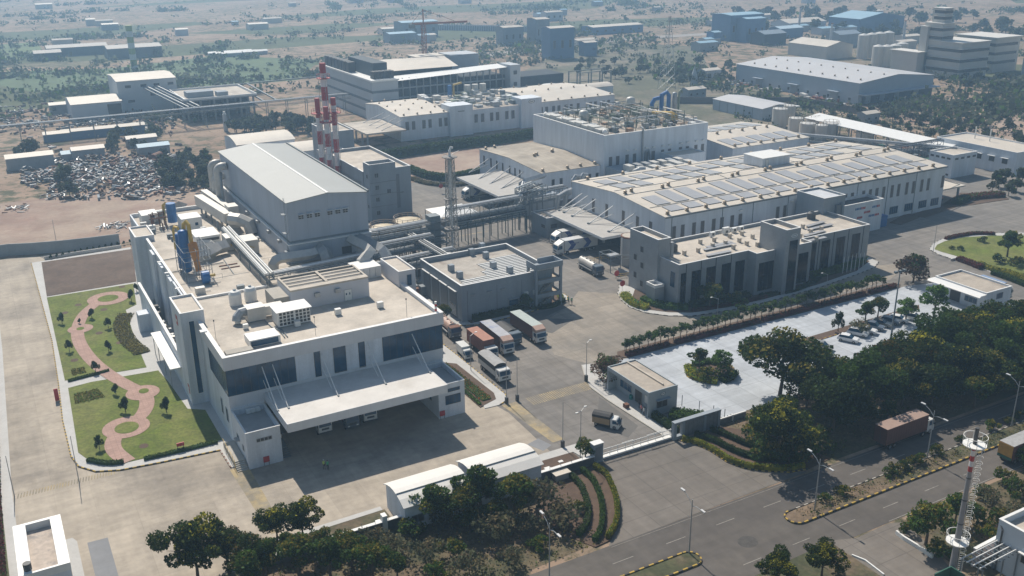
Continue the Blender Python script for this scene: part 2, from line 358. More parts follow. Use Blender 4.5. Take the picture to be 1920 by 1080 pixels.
struct(MB(pave).sheet([(-7.1, 112), (-5.5, 112), (-5.5, 150), (-3.9, 210), (-3.0, 275), (-4.6, 275), (-5.5, 210), (-7.1, 150)], .034), 'pavement')
# front strip beside the low wall, yellow walkway, patches
struct(MB(pave).prism([(22, 115.2), (42, 115.6), (42, 116.6), (22, 116.2)], 0, .14), 'pavement')
struct(MB(scrubm).prism([(20, 111.2), (42.3, 111.6), (42.3, 115.6), (22, 115.2)], 0, .12), 'garden_bed')
struct(MB(brown).prism([(65.9, 111.3), (75.2, 110.9), (75.2, 115.6), (65.9, 115.8)], 0, .12), 'garden_bed')
struct(MB(pave).prism([(65.9, 115.8), (75.4, 115.6), (76.2, 111), (77.3, 111), (77.3, 117.6), (65.9, 117.6)], 0, .13), 'pavement')
ym = M('faded_yellow', (.36, .285, .16), .9, .2, .6, col2=(.24, .21, .16), thr=(.42, .56))
ys = MB(ym); ys.sheet([(25.2, 138.6), (28.0, 138.6), (28.0, 126), (27.6, 118), (26.0, 118), (25.6, 126)], .032)
for i in range(34): x = -5+i*.42; ys.sheet([(x, 146.5), (x+.2, 146.5), (x+.45, 148.0), (x+.25, 148.0)], .032)
for i in range(30): x = 78.4+i*.45; ys.sheet([(x, 133.3), (x+.25, 133.3), (x+.25, 136.4), (x, 136.4)], .034)
ys.sheet([(74.2, 120), (76.4, 120), (76.2, 136), (73.3, 136)], .034)
for i in range(16): x = 160+i*.7; ys.sheet([(x, 147.6), (x+.4, 147.6), (x+.6, 151), (x+.2, 151)], .037)
ys.box(139.9, 140.0, 117, 126, .04, .046); ys.box(128, 140, 126.4, 126.5, .04, .046)
ys.sheet([(108, 232), (122, 232), (122, 232.4), (108, 232.4)], .034); ys.sheet([(108, 214), (122, 214), (122, 214.4), (108, 214.4)], .034)
struct(ys, 'yellow_markings')
pa = MB(M('patch_grey', (.22, .225, .235), .9, .1, .5)); pa.sheet([(2.9, 129.0), (5.6, 128.9), (5.6, 112.5), (2.9, 112.5)], .034); pa.sheet([(70.2, 121.6), (72.8, 122.4), (73.6, 119.4), (71.4, 118.4)], .034)
struct(pa, 'yard_patch')
pp = MB(M('patch_asphalt', (.125, .12, .113), .9, .1, .3, fine=.05)); pp.sheet([(84, 121.5), (90.3, 130), (89.9, 117.5), (86, 115)], .034); pp.sheet([(94.8, 165.4), (100.2, 168.6), (106.6, 163.8), (98.4, 159.6)], .038)
pp.sheet([(96, 170.6), (110, 172), (111, 171.4), (97, 166.6)], .04)
struct(pp, 'yard_patch')
rp = MB(M('pothole', (.075, .07, .065), .95, .25, 1.5, fine=.2)); disc(rp, g(1402, 1016), 1.5, 1.3, .028); struct(rp, 'road_patch')
struct(MB(pave).prism([(0.3, 131.2), (1.2, 131.2), (1.7, 130), (1.6, 112), (0.3, 112)], 0, .13), 'pavement')
# strip with planting right of the near building
sp1 = [(70.5, 138), (70.0, 136.4), (73, 136.3), (75.2, 137.4), (75.9, 139.6), (75.9, 160), (75.5, 178), (71, 178), (70.2, 150)]
struct(MB(pave).prism(sp1, 0, .14), 'pavement'); kerb(kk, [(73, 136.3), (75.2, 137.4), (75.95, 139.6), (75.95, 178)], step=.6)
struct(MB(brown).prism([(69.5, 137.2), (73.5, 138.6), (74.3, 141), (74.0, 156), (69.5, 160)], .1, .18), 'garden_bed')
# kerbed plots round the utility building and the office
utp = [(81, 196), (81.5, 178), (83, 173.5), (87, 171.7), (95, 171.9), (108, 173.2), (111.5, 174.4), (113, 176.5), (113, 180), (111, 184), (110, 198)]
struct(MB(pave).prism(utp, 0, .14), 'pavement'); kerb(kk, utp[:10], step=.8)
struct(MB(brown).prism([(85.8, 177.0), (86, 173.2), (96, 173.2), (108, 174.6), (111.3, 175.8), (111.6, 178.5), (110.4, 179.5), (109, 179.5), (109, 176.8)], .1, .2), 'garden_bed')
ofp = [(128, 177), (126.2, 174.5), (124, 172), (122.2, 168), (121.2, 163.5), (122.2, 159), (125.5, 154.8), (130, 152.0), (140, 150.4), (150, 150), (168, 150.8), (184, 153), (190, 154.2), (194.2, 156.6), (195, 160), (192, 163), (130, 172)]
struct(MB(pave).prism(ofp, 0, .13), 'pavement'); kerb(kk, ofp[:15], step=1., mats=(kb, conc))
struct(MB(brown).prism([(129, 172), (124.4, 167), (123, 163.5), (123.8, 160), (126.8, 156.4), (131, 153.6), (140, 152.0), (150, 151.6), (168, 152.3), (184, 154.5), (192.6, 158.1), (192, 162), (131, 165)], .1, .19), 'garden_bed')
# parking, hedge strip, guard house pavement
struct(MB(parkm).sheet([(101.5, 141.2), (186, 141.0), (196, 138.5), (197, 118), (186, 112.4), (104.5, 112.4), (99.4, 119), (99.4, 131.5), (96, 137)], .036), 'parking')
hs = [(104.6, 144.6), (183.5, 144.4), (185.5, 142.6), (183.5, 141.0), (104.6, 141.2), (103.4, 142.8)]
struct(MB(brown).prism(hs, 0, .16), 'garden_bed')
gp = [(91.4, 111.6), (93.2, 111.6), (93.2, 118.9), (99.3, 118.9), (99.3, 131.6), (97, 134), (96, 139), (97, 142.5), (95, 143), (93, 139), (91, 134), (90.8, 128)]
struct(MB(pave).prism(gp, 0, .12), 'pavement'); kerb(kk, [(91.4, 111.6), (90.8, 128), (91, 134), (93, 139), (95, 143)], step=1, mats=(conc, conc))
islp = [(g(1338, 690).x-3.6+0*i, 0) for i in range(0)]
ic = g(1332, 698); isle = [(ic.x+5.2*cos(2*pi*i/24), ic.y+3.6*sin(2*pi*i/24)) for i in range(24)]
struct(MB(brown).prism(isle, 0, .15), 'garden_bed'); kerb(kk, isle+[isle[0]], step=.8)
struct(MB(brown).prism([(136.5, 129.2), (139, 128.2), (176, 129.5), (178, 131.2), (139, 130.4)], 0, .14), 'garden_bed')
kerb(kk, [(139, 130.5), (136.4, 129.3), (139, 128.1), (150, 128.5)], step=.8, mats=(ky, rust))
# round lawn at the right
rl = gl([(1742, 468), (1748, 458), (1765, 449), (1800, 442), (1850, 438), (1935, 436)])+[(300, 150), (275, 124)]+gl([(1920, 535), (1850, 508), (1790, 488), (1760, 478)])
struct(MB(pave).prism(rl, 0, .12), 'pavement'); kerb(kk, rl[-3:]+rl[:6], step=1., mats=(conc, kb))
rl2 = gl([(1752, 468), (1757, 460), (1772, 453), (1806, 446), (1852, 443), (1940, 442)])+[(296, 149), (276, 129)]+gl([(1920, 524), (1850, 499), (1790, 480), (1765, 473)])
struct(MB(lawnm).prism(rl2, .1, .18), 'lawn')
# beds at the foot of the long hall and beyond its corner
bd = MB(brown)
bd.prism(gl([(1668, 418), (1700, 400), (1724, 408), (1690, 422)]), 0, .15); bd.prism(gl([(1704, 405), (1782, 378), (1800, 386), (1735, 408)]), 0, .15)
bd.prism(gl([(1765, 385), (1800, 362), (1880, 366), (1892, 374), (1820, 385)]), 0, .15)
struct(bd, 'garden_bed'); struct(kk, 'kerb')
struct(MB(M('scrubland', (.20, .165, .12), .95, .25, .06, col2=(.09, .09, .05), thr=(.38, .56), fine=.25)).sheet([(262, 292), (296, 300), (365, 330), (365, 420), (470, 560), (420, 640), (300, 520), (256, 420)], .011), 'scrub_ground')
# treed ground between parking and road, scrub at the front, roadside right
struct(MB(scrubm).sheet([(104.5, 112.3), (196, 112.3), (230, 120), (420, 110), (420, 92.4), (110, 92.4), (101, 110)], .022), 'scrub_ground')
struct(MB(scrubm).sheet([(-12, 111.2), (20, 111), (66, 110.4), (64, 93), (40, 91.8), (-12, 92)], .022), 'scrub_ground')
struct(MB(scrubm).sheet([(104, 75.4), (420, 75.2), (420, 60), (103, 60)], .021), 'scrub_ground')
struct(MB(scrubm).sheet([(60, 76), (93, 77), (94.5, 66.8), (100, 63), (60, 60)], .023), 'scrub_ground')
# bare plot and hedge between the rear buildings, rear road
struct(MB(tan).prism([(117, 330), (134, 338), (150, 340), (172, 336), (176, 318), (158, 296), (150, 292), (124, 296), (118, 305)], 0, .06), 'bare_plot')
struct(MB(tan).sheet([(-60, 262), (-5.7, 279), (31, 275), (56, 282), (66, 330), (40, 340), (-20, 340), (-80, 330)], .015), 'bare_plot')
struct(MB(tan).sheet([(345, 190), (360, 330), (432, 320), (480, 230), (620, 330), (700, 250), (420, 180)], .012), 'bare_plot')
struct(MB(M('field_green', (.085, .125, .055), .95, .2, .05, fine=.2)).sheet(gl([(0, 135), (210, 128), (410, 104), (600, 112), (560, 150), (330, 170), (215, 165), (60, 172), (0, 160)]), .02), 'field')
struct(MB(M('field_green2', (.11, .15, .06), .95, .2, .04, fine=.2)).sheet(gl([(0, 84), (70, 78), (80, 95), (60, 112), (0, 112)]), .02), 'field')
struct(MB(conc).sheet(gl([(240, 232), (262, 226), (292, 246), (288, 252), (268, 250)]), .02), 'path')
struct(MB(M('far_road', (.30, .27, .24), .9, .1, .05)).sheet(gl([(900, 100), (1180, 70), (1500, 52), (1500, 55), (1180, 75), (910, 108)]), .02), 'road')
# ================================================================== building helpers
def flat_roof(par, x0, x1, y0, y1, h, wall=white, roof=roofc, pz=.7, t=.3, z0=0., name='wall', cop=coping):
    mb = MB(wall); mb.box(x0, x1, y0, y1, z0, h-pz); 
    for a in ((x0, x1, y0, y0+t), (x0, x1, y1-t, y1), (x0, x0+t, y0+t, y1-t), (x1-t, x1, y0+t, y1-t)): mb.box(*a, h-pz, h)
    mb.build(name, par); r = MB(roof); r.sheet([(x0+t, y0+t), (x1-t, y0+t), (x1-t, y1-t), (x0+t, y1-t)], h-pz+.02); r.build('roof', par)
    c = MB(cop); e = .06
    for a in ((x0-e, x1+e, y0-e, y0+t), (x0-e, x1+e, y1-t, y1+e), (x0-e, x0+t, y0+t, y1-t), (x1-t, x1+e, y0+t, y1-t)): c.box(*a, h+.003, h+.09)
    c.build('coping', par)
def winy(par, x0, x1, z0, z1, y, name='window', mat=glass, fr=None, mull=0, label=None):
    mb = MB(mat); mb.box(x0, x1, y-.04, y+.1, z0, z1)
    o = mb.build(name, par, label=label); mb = MB(); f = fr or metal; w = .07
    for a in ((x0-w, x1+w, z1, z1+w), (x0-w, x1+w, z0-w, z0), (x0-w, x0, z0, z1), (x1, x1+w, z0, z1)): mb.box(a[0], a[1], y-.07, y+.05, a[2], a[3], f)
    for i in range(1, mull): xx = x0+(x1-x0)*i/mull; mb.box(xx-.025, xx+.025, y-.06, y-.04, z0, z1, f)
    mb.build('frame', o); return o
def winx(par, y0, y1, z0, z1, x, name='window', mat=glass, fr=None, mull=0):
    mb = MB(mat); mb.box(x-.04, x+.1, y0, y1, z0, z1); o = mb.build(name, par); mb = MB(); f = fr or metal; w = .07
    for a in ((y0-w, y1+w, z1, z1+w), (y0-w, y1+w, z0-w, z0), (y0-w, y0, z0, z1), (y1, y1+w, z0, z1)): mb.box(x-.07, x+.05, a[0], a[1], a[2], a[3], f)
    for i in range(1, mull): yy = y0+(y1-y0)*i/mull; mb.box(x-.06, x-.04, yy-.025, yy+.025, z0, z1, f)
    mb.build('frame', o); return o
def winpy(par, px0, py0, px1, py1, y, **k):
    a, b = gy(px0, py0, y), gy(px1, py1, y); return winy(par, min(a.x, b.x), max(a.x, b.x), b.z, a.z, y, **k)
def gable_x(par, x0, x1, y0, y1, ze, zr, wall, roof, yr=None, over=.25, z0=0):
    """long shed, ridge along X"""
    yr = yr or (y0+y1)/2; mb = MB(wall)
    mb.poly([(x0, y0, z0), (x1, y0, z0), (x1, y0, ze), (x0, y0, ze)]); mb.poly([(x1, y1, z0), (x0, y1, z0), (x0, y1, ze), (x1, y1, ze)])
    mb.poly([(x0, y1, z0), (x0, y0, z0), (x0, y0, ze), (x0, yr, zr), (x0, y1, ze)]); mb.poly([(x1, y0, z0), (x1, y1, z0), (x1, y1, ze), (x1, yr, zr), (x1, y0, ze)]); mb.build('wall', par)
    r = MB(roof); o = over; t = .14; s = (zr-ze)/(yr-y0); ya, yb = y0-o, y1+o; za, zb = ze-o*s, ze-o*(zr-ze)/(y1-yr)
    A = [(ya, za), (yr, zr), (yb, zb)]
    for (p, q) in ((A[0], A[1]), (A[1], A[2])):
        r.poly([(x0-o, p[0], p[1]+t), (x1+o, p[0], p[1]+t), (x1+o, q[0], q[1]+t), (x0-o, q[0], q[1]+t)])
        r.poly([(x0-o, q[0], q[1]+.01), (x1+o, q[0], q[1]+.01), (x1+o, p[0], p[1]+.01), (x0-o, p[0], p[1]+.01)])
        for xx in (x0-o, x1+o): r.poly([(xx, p[0], p[1]+.01), (xx, p[0], p[1]+t), (xx, q[0], q[1]+t), (xx, q[0], q[1]+.01)])
    r.poly([(x0-o, ya, za), (x1+o, ya, za), (x1+o, ya, za+t), (x0-o, ya, za+t)]); r.poly([(x0-o, yb, zb), (x1+o, yb, zb), (x1+o, yb, zb+t), (x0-o, yb, zb+t)])
    r.build('roof', par)
def gable_y(par, x0, x1, y0, y1, ze, zr, wall, roof, over=.3, z0=0, wn='wall'):
    xr = (x0+x1)/2; mb = MB(wall)
    mb.poly([(x0, y1, z0), (x0, y0, z0), (x0, y0, ze), (x0, y1, ze)]); mb.poly([(x1, y0, z0), (x1, y1, z0), (x1, y1, ze), (x1, y0, ze)])
    mb.poly([(x0, y0, z0), (x1, y0, z0), (x1, y0, ze), (xr, y0, zr), (x0, y0, ze)]); mb.poly([(x1, y1, z0), (x0, y1, z0), (x0, y1, ze), (xr, y1, zr), (x1, y1, ze)]); mb.build(wn, par)
    r = MB(roof); t = .16; s = (zr-ze)/(xr-x0); o = over
    for (a, b) in (((x0-o, ze-o*s), (xr, zr)), ((xr, zr), (x1+o, ze-o*s))):
        r.poly([(a[0], y0-o, a[1]+t), (b[0], y0-o, b[1]+t), (b[0], y1+o, b[1]+t), (a[0], y1+o, a[1]+t)]); r.poly([(a[0], y1+o, a[1]+.01), (b[0], y1+o, b[1]+.01), (b[0], y0-o, b[1]+.01), (a[0], y0-o, a[1]+.01)])
        for yy in (y0-o, y1+o): r.poly([(a[0], yy, a[1]+.01), (b[0], yy, b[1]+.01), (b[0], yy, b[1]+t), (a[0], yy, a[1]+t)])
    for xx in (x0-o, x1+o): r.poly([(xx, y0-o, ze-o*s+.01), (xx, y1+o, ze-o*s+.01), (xx, y1+o, ze-o*s+t), (xx, y0-o, ze-o*s+t)])
    r.build('roof', par)
def arch_x(par, x0, x1, y0, y1, ze, rise, wall, roof, n=8, over=.3):
    mb = MB(wall); prof = [(y0+(y1-y0)*i/n, ze+rise*(1-(2*i/n-1)**2)) for i in range(n+1)]
    mb.poly([(x0, y0, 0), (x1, y0, 0), (x1, y0, ze), (x0, y0, ze)]); mb.poly([(x1, y1, 0), (x0, y1, 0), (x0, y1, ze), (x1, y1, ze)])
    mb.poly([(x0, y1, 0), (x0, y0, 0)]+[(x0, a, b) for a, b in prof]); mb.poly([(x1, y0, 0), (x1, y1, 0)]+[(x1, a, b) for a, b in prof[::-1]]); mb.build('wall', par)
    r = MB(roof); prof = [(y0-over, ze-.12)]+prof[1:-1]+[(y1+over, ze-.12)]
    for i in range(n):
        a, b = prof[i], prof[i+1]
        r.poly([(x0-over, a[0], a[1]+.12), (x1+over, a[0], a[1]+.12), (x1+over, b[0], b[1]+.12), (x0-over, b[0], b[1]+.12)])
        for xx in (x0-over, x1+over): r.poly([(xx, a[0], a[1]), (xx, b[0], b[1]), (xx, b[0], b[1]+.12), (xx, a[0], a[1]+.12)])
    r.poly([(x0-over, y0-over, ze-.12), (x1+over, y0-over, ze-.12), (x1+over, y0-over, ze+.0), (x0-over, y0-over, ze+.0)])
    r.build('roof', par)
def lights(name, par, items): pass
# ================================================================== near building
nb = thing('factory_building', 'near pale grey factory building with flat cream roof, dark blue glazing and loading dock', 'building', (46, 146, 0))
clad = M('grey_panel_facade', (.62, .63, .65), .6, .06, .4, grid=(1.9, 1e6, .02), gcol=.85, gvar=.04)
w = MB(white); Y0 = 146.1
w.box(27.9, 66.6, 152.5, 188.2, 0, 7.0); w.box(27.9, 33.6, Y0+.02, 152.5, 0, 7.0); w.box(61.4, 66.6, Y0+.02, 152.5, 0, 7.0); w.box(27.9, 66.6, Y0, 188.2, 7.0, 15.3)
for a in ((27.9, 66.6, Y0, Y0+.35), (27.9, 28.25, Y0+.35, 188.2), (66.2, 66.6, Y0+.35, 188.2)): w.box(*a, 15.3, 15.98)
w.build('wall', nb); rr = MB(roofc); rr.sheet([(28.25, Y0+.35), (66.2, Y0+.35), (66.2, 188.2), (28.25, 188.2)], 15.33); rr.build('roof', nb)
fb = MB(clad); fb.box(27.6, 66.9, Y0-.3, Y0-.003, 13.75, 16.0); fb.box(27.6, 27.897, Y0, 163.9, 13.75, 16.0); fb.build('fascia_band', nb)
cp = MB(coping); cp.box(27.55, 66.95, Y0-.35, Y0+.4, 16.0, 16.1); cp.box(27.55, 28.3, Y0+.4, 164, 16, 16.1); cp.box(66.1, 66.95, Y0+.4, 188, 16, 16.1); cp.box(26.9, 28.0, 158.3, 159.4, 16.0, 16.25); cp.build('coping', nb)
fp = MB(clad)
fp.box(27.84, 66.66, Y0-.06, Y0-.005, 7.0, 9.05); fp.build('facade_panels', nb)
winy(nb, 27.9, 39.3, 9.1, 13.7, Y0-.02, name='glazing', mull=9, fr=dsteel); winx(nb, Y0+.05, 158.5, 9.1, 13.7, 27.88, name='glazing', mull=9, fr=dsteel)
for (a, b, c, d) in ((588.6, 660, 602.6, 704), (624.5, 651, 650, 694), (671.6, 641.5, 685.5, 686)): winpy(nb, a, b, c, d, Y0-.02, fr=dsteel)
winy(nb, gy(718, 650, Y0).x, 66.62, 9.1, 13.7, Y0-.02, name='glazing', mull=9, fr=dsteel)
winx(nb, 152, 153, 3.2, 6.0, 27.88); winx(nb, 148.4, 149.6, 3.2, 5.6, 27.88)
dk = MB(dsteel)
for x in (37, 42, 47, 52, 57): dk.box(x-1.6, x+1.6, 152.38, 152.5, .9, 4.6)
dk.build('dock_door', nb)
dl = MB(conc); dl.box(34, 61, 150.8, 152.5, 0, 1.0); dl.build('dock_platform', nb)
# side boxes and loading canopy, one front unit
sbx = thing('loading_annex', 'small flat roofed annex left of the loading canopy with red fire box at its foot', 'building', (30.7, 141, 0))
flat_roof(sbx, 27.95, 33.45, 137.0, Y0-.05, 6.45, wall=white, roof=M('roof_cement', (.36, .36, .35), .9, .12, .5), pz=.9, t=.25)
for i in range(4): winy(sbx, 29.6+i*.62, 30.1+i*.62, 4.55, 5.05, 137, mat=dark)
winx(sbx, 142.2, 143.4, 2.6, 3.6, 27.95); winx(sbx, 139.2, 140.0, 2.3, 3.2, 27.95)
for i in range(3): MB(whitep).box(30.2+i*.8, 30.9+i*.8, 144.9, 145.5, 5.75, 6.4).build('condenser', sbx)
a_ = MB(metal); a_.box(27.2, 27.95, 141.6, 142.9, 3.0, 3.12); a_.build('door_hood', sbx)
st = thing('entrance_stairs', 'grey concrete steps with yellow handrail beside the left annex', 'stairs', (26.8, 140, 0))
s_ = MB(conc)
for i in range(6): s_.box(26.1, 27.85, 137.1+i*.35, 141.5, .17*i, .17*(i+1))
s_.box(26.1, 27.85, 141.5, 146, 0, 1.05); s_.build('steps', st)
h_ = MB(yellow)
for i in range(6): y = 138+i*1.5; h_.tube([(25.98, y, .14), (25.98, y, 2.0)], .03, n=6)
h_.tube([(25.98, 137.3, 1.1), (25.98, 139.4, 2.0), (25.98, 145.8, 2.0)], .03, n=6); h_.build('handrail', st)
st2 = thing('dock_stairs', 'dark steel steps in the shade between left annex and loading canopy', 'stairs', (34.3, 140, 0))
s_ = MB(steel)
for i in range(7): s_.box(33.6, 35.0, 137.6+i*.4, 138.0+i*.4, .16*i+.1, .16*(i+1))
s_.box(33.6, 35, 140.4, 146, 1.0, 1.15); s_.box(33.6, 35, 140.4, 140.6, 0, 1.0); s_.build('steps', st2)
MB(steel).tube([(35.05, 137.6, 1.0), (35.05, 140.4, 2.1), (35.05, 145.8, 2.1)], .035, n=6).build('handrail', st2)
ebx = thing('dock_office', 'grey annex at the right end of the loading canopy with two rows of windows', 'building', (64, 141, 0))
flat_roof(ebx, 61.35, 66.4, 137.0, Y0-.07, 6.4, wall=white, roof=M('roof_cement', (.36, .36, .35)), pz=.9, t=.25)
winy(ebx, 62.6, 65.4, 4.9, 5.4, 137, mull=4, fr=dark); winy(ebx, 62.7, 65.5, 2.5, 4.1, 137, mull=4, fr=dark); winx(ebx, 140, 143.5, 2.4, 3.8, 61.35, mull=4)
lc = thing('loading_canopy', 'wide white loading canopy hung from steel struts over the truck dock', 'canopy', (47.5, 140, 0))
c = MB(M('canopy_top', (.58, .56, .53), .7, .1, .3, col2=(.48, .45, .41), thr=(.5, .7), fine=.03)); c.box(33.75, 61.25, 133.1, Y0-.1, 7.0, 8.42); c.build('canopy_slab', lc)
c = MB(clad); c.box(33.7, 61.3, 133.0, 133.097, 6.95, 8.46); c.box(33.65, 33.747, 133.1, Y0-.1, 6.95, 8.46); c.box(61.253, 61.35, 133.1, Y0-.1, 6.95, 8.46); c.build('fascia', lc)
for (px, py, qx, qy) in ((521, 770, 493, 685), (541, 765, 511, 680), (634, 742, 605, 660), (723, 720, 688, 642), (806, 699, 772, 626)):
    b = g(px, py, 8.42); s = MB(whitep); s.tube([b, (b.x, Y0-.1, 13.1)], .085, n=8); s.box(b.x-.15, b.x+.15, b.y-.3, b.y+.2, 8.42, 8.6, steel); s.build('strut', lc)
    s = MB(whitep); s.tube([(b.x, b.y+3.2, 8.45), (b.x, Y0-.1, 10.6)], .06, n=8); s.build('strut', lc)
# towers on the left side
for (x0, x1, y0, y1, h, lab) in ((24.9, 28.95, 164.4, 173.8, 17.9, 'tall grey stair tower on the near left corner with one long dark slit window'), (26.3, 30.35, 221.4, 230.4, 16.4, 'plain grey stair tower at the far left corner of the near building')):
    t = thing('stair_tower', lab, 'tower', ((x0+x1)/2, (y0+y1)/2, 0)); flat_roof(t, x0, x1, y0, y1, h, wall=white, roof=roofc, pz=.35, t=.25)
    if y0 < 200:
        winy(t, x0+1.3, x0+2.15, 2.2, 16.2, y0, fr=whitep)
        mk_ = MB(red); mk_.cyl(0, 0, 0, 1, .1)
        lg = MB(red); lg.box(x0-.06, x0-.005, y0+3.6, y0+5.0, 14.4, 16.2); lg.box(x0-.08, x0-.06, y0+3.9, y0+4.7, 15.0, 15.5, whitep); lg.build('emblem', t)
        lg = MB(red); lg.box(x0-.06, x0-.005, y0+.8, y0+2.0, 3.2, 3.7); lg.box(x0-.06, x0-.005, y0+.9, y0+1.4, 2.0, 3.0); lg.build('emblem', t)
# rear low block behind the near building
nr = thing('rear_block', 'long flat roofed block carrying pipe racks and blue filters left of the tall hall', 'building', (40, 216, 0))
w = MB(white); w.box(28.5, 51.9, 188.25, 244, 0, 15.1)
for a in ((28.5, 28.85, 188.25, 244), (28.85, 51.9, 243.65, 244)): w.box(*a, 15.1, 15.9)
w.build('wall', nr); rr = MB(roofc); rr.sheet([(28.85, 188.25), (51.85, 188.25), (51.85, 243.65), (28.85, 243.65)], 15.125); rr.build('roof', nr)
c = MB(coping); c.box(28.42, 28.93, 174, 221.3, 15.9, 16.0); c.box(28.93, 51.9, 243.57, 244.08, 15.9, 16.0)
for y in (183.5, 194, 202): c.box(27.6, 28.42, y, y+.6, 15.9, 16.0)
c.build('coping', nr)
for y in (180, 190.5, 200, 210): MB(white).box(27.9, 28.45, y, y+4, 0, 15.3).build('pilaster', nr)
sw = thing('screen_wall', 'long low white screen wall and canopy along the left side of the near building', 'wall', (25.3, 197, 0))
w = MB(white); w.box(25.0, 25.35, 174.2, 217.5, 0, 7.0); w.build('wall', sw); c = MB(coping); c.box(24.9, 25.45, 174.2, 217.6, 7.0, 7.12); c.build('coping', sw)
c = MB(whitep); c.box(22.9, 24.98, 171.5, 191.5, 4.6, 4.85); c.build('canopy', sw)
for y in (174, 180, 186, 191): MB(metal).tube([(23.2, y, 0), (23.2, y, 4.6)], .08, n=6).build('post', sw)
MB(white).box(22.6, 25.0, 205, 208, 0, 4).build('porch', sw)
cl = MB(duct)
random.seed(3)
for i in range(34):
    y = 176+i*1.2; x = random.uniform(25.7, 27.6); s = random.uniform(.4, 1.0); z = random.uniform(2, 4.5); cl.box(x-s*.5, x+s*.5, y-s*.6, y+s*.6, 0, z, random.choice((duct, whitep, metal, dark)))
solo(cl, 'air_condensers', 'row of pale condenser units squeezed behind the low screen wall', 'machine')
# tall hall
hall = thing('tall_hall', 'tall pale grey process hall with grey sheet roof and white ridge stripe', 'building', (61, 217, 0))
hw = M('hall_panel', (.36, .41, .48), .6, .1, .4, streak=True, grid=(4.7, 4.7, .04), gcol=.8, gvar=.04)
w = MB(hw); w.box(51.95, 70.0, 188.3, 247, 0, 19.4); w.build('lower_wall', hall)
gable_y(hall, 52.3, 69.7, 188.7, 246.6, 28.3, 29.3, M('hall_upper', (.36, .41, .48), .6, .1, .4, streak=True, grid=(4.7, 4.7, .04), gcol=.8, gvar=.03), roofg, z0=19.4, wn='upper_wall')
rg = MB(whitep); rg.box(60.75, 61.25, 188.4, 246.9, 29.44, 29.52); rg.build('ridge_strip', hall)
ed = MB(steel); ed.box(69.75, 70.1, 188.4, 246.9, 28.3, 28.8); ed.build('gutter', hall)
ld = MB(coping); ld.box(51.7, 52.3, 188.0, 247, 19.4, 19.62); ld.box(52.3, 70.1, 188.0, 188.69, 19.4, 19.62); ld.build('ledge', hall)
ld = MB(steel); ld.box(52.2, 52.28, 188.7, 247, 19.7, 20.1); ld.box(52.3, 69.7, 188.6, 188.68, 19.7, 20.1); ld.build('flashing', hall)
for px in (564, 580, 595, 619, 634, 648):
    p = gy(px, 405, 188.7); z = 24.6; o = MB(dark); o.box(p.x-.5, p.x+.5, 188.55, 188.75, z, z+.75); o.box(p.x-.6, p.x+.6, 187.95, 188.7, z+.95, z+1.02, whitep); o.box(p.x-.02, p.x+.02, 188.5, 188.56, z, z+.75, whitep); o.box(p.x-.5, p.x+.5, 188.5, 188.55, z+.35, z+.4, whitep); o.build('window', hall)
winy(hall, gy(643, 490, 188.3).x, gy(661, 490, 188.3).x, 15.6, 17.2, 188.3, mat=dark)
ld = MB(steel)
for y in (188.5, 189.2): ld.bar((51.75, y, 15.2), (51.75, y, 29.4), .06)
for k in range(36): ld.bar((51.75, 188.5, 15.4+.4*k), (51.75, 189.2, 15.4+.4*k), .04)
for z in (18, 22, 26): ld.box(51.0, 51.9, 188.2, 189.6, z, z+.06)
ld.build('ladder', hall)
bk = MB(metal)
for y in (194, 202, 211, 220): bk.box(51.2, 51.9, y, y+1.0, 18.4, 19.1)
bk.build('wall_fixture', hall)
# ducts on the hall
def sqduct(par, pts, w, h, name='duct', mat=duct, ribs=True):
    mb = MB(mat); pts = [Vector(p) for p in pts]
    for a, b in zip(pts, pts[1:]):
        mb.bar(a, b, w, h)
    mb.build(name, par)
d1 = thing('wall_duct', 'pair of big grey ducts leaving the front left of the tall hall', 'duct', (52, 186, 15))
def curved(p0, r, a0, a1, axis='x', n=8):
    out = []
    for i in range(n+1):
        t = radians(a0+(a1-a0)*i/n); out.append(Vector(p0)+(Vector((r*cos(t), 0, r*sin(t))) if axis == 'x' else Vector((0, r*cos(t), r*sin(t)))))
    return out
def ductline(par, pts, w, name='duct', mat=None, n=4):
    mb = MB(mat or duct); mb.tube(pts, w*.7071, n=n) ; return mb.build(name, par)
ductline(d1, [Vector((47.7, 186.6, 15.3)), Vector((47.8, 186.6, 16.5)), Vector((48.4, 186.6, 17.3)), Vector((49.4, 186.5, 17.6)), Vector((55.0, 186.0, 17.6)), Vector((56.6, 186.6, 17.5)), Vector((57.3, 188.2, 17.4))], 1.6)
ductline(d1, [Vector((58.4, 188.2, 17.9)), Vector((58.5, 186.4, 17.9)), Vector((58.6, 185.5, 17.5)), Vector((58.7, 185.0, 16.6)), Vector((58.7, 185, 15.4))], 1.9, mat=metal)
d2 = thing('wall_duct', 'grey duct sloping from the hall front to a silver elbow by the roof room', 'duct', (66, 184, 15))
ductline(d2, [Vector((65.2, 188.2, 18.6)), Vector((66.2, 181.5, 18.6)), Vector((66.0, 178.5, 18.6)), Vector((64.6, 177, 18.4)), Vector((63.2, 176.4, 17.5)), Vector((62.8, 176.2, 15.4))], 1.7, mat=duct)
ductline(d2, [Vector((67.2, 188.2, 18.6)), Vector((68.4, 180.5, 18.6)), Vector((68.7, 178.2, 18.4)), Vector((68.8, 176.8, 17.4)), Vector((68.8, 176.4, 15.4))], 1.7, mat=metal)
d3 = thing('riser_duct', 'white hooked ducts climbing the rear left wall of the tall hall', 'duct', (50.5, 240, 0))
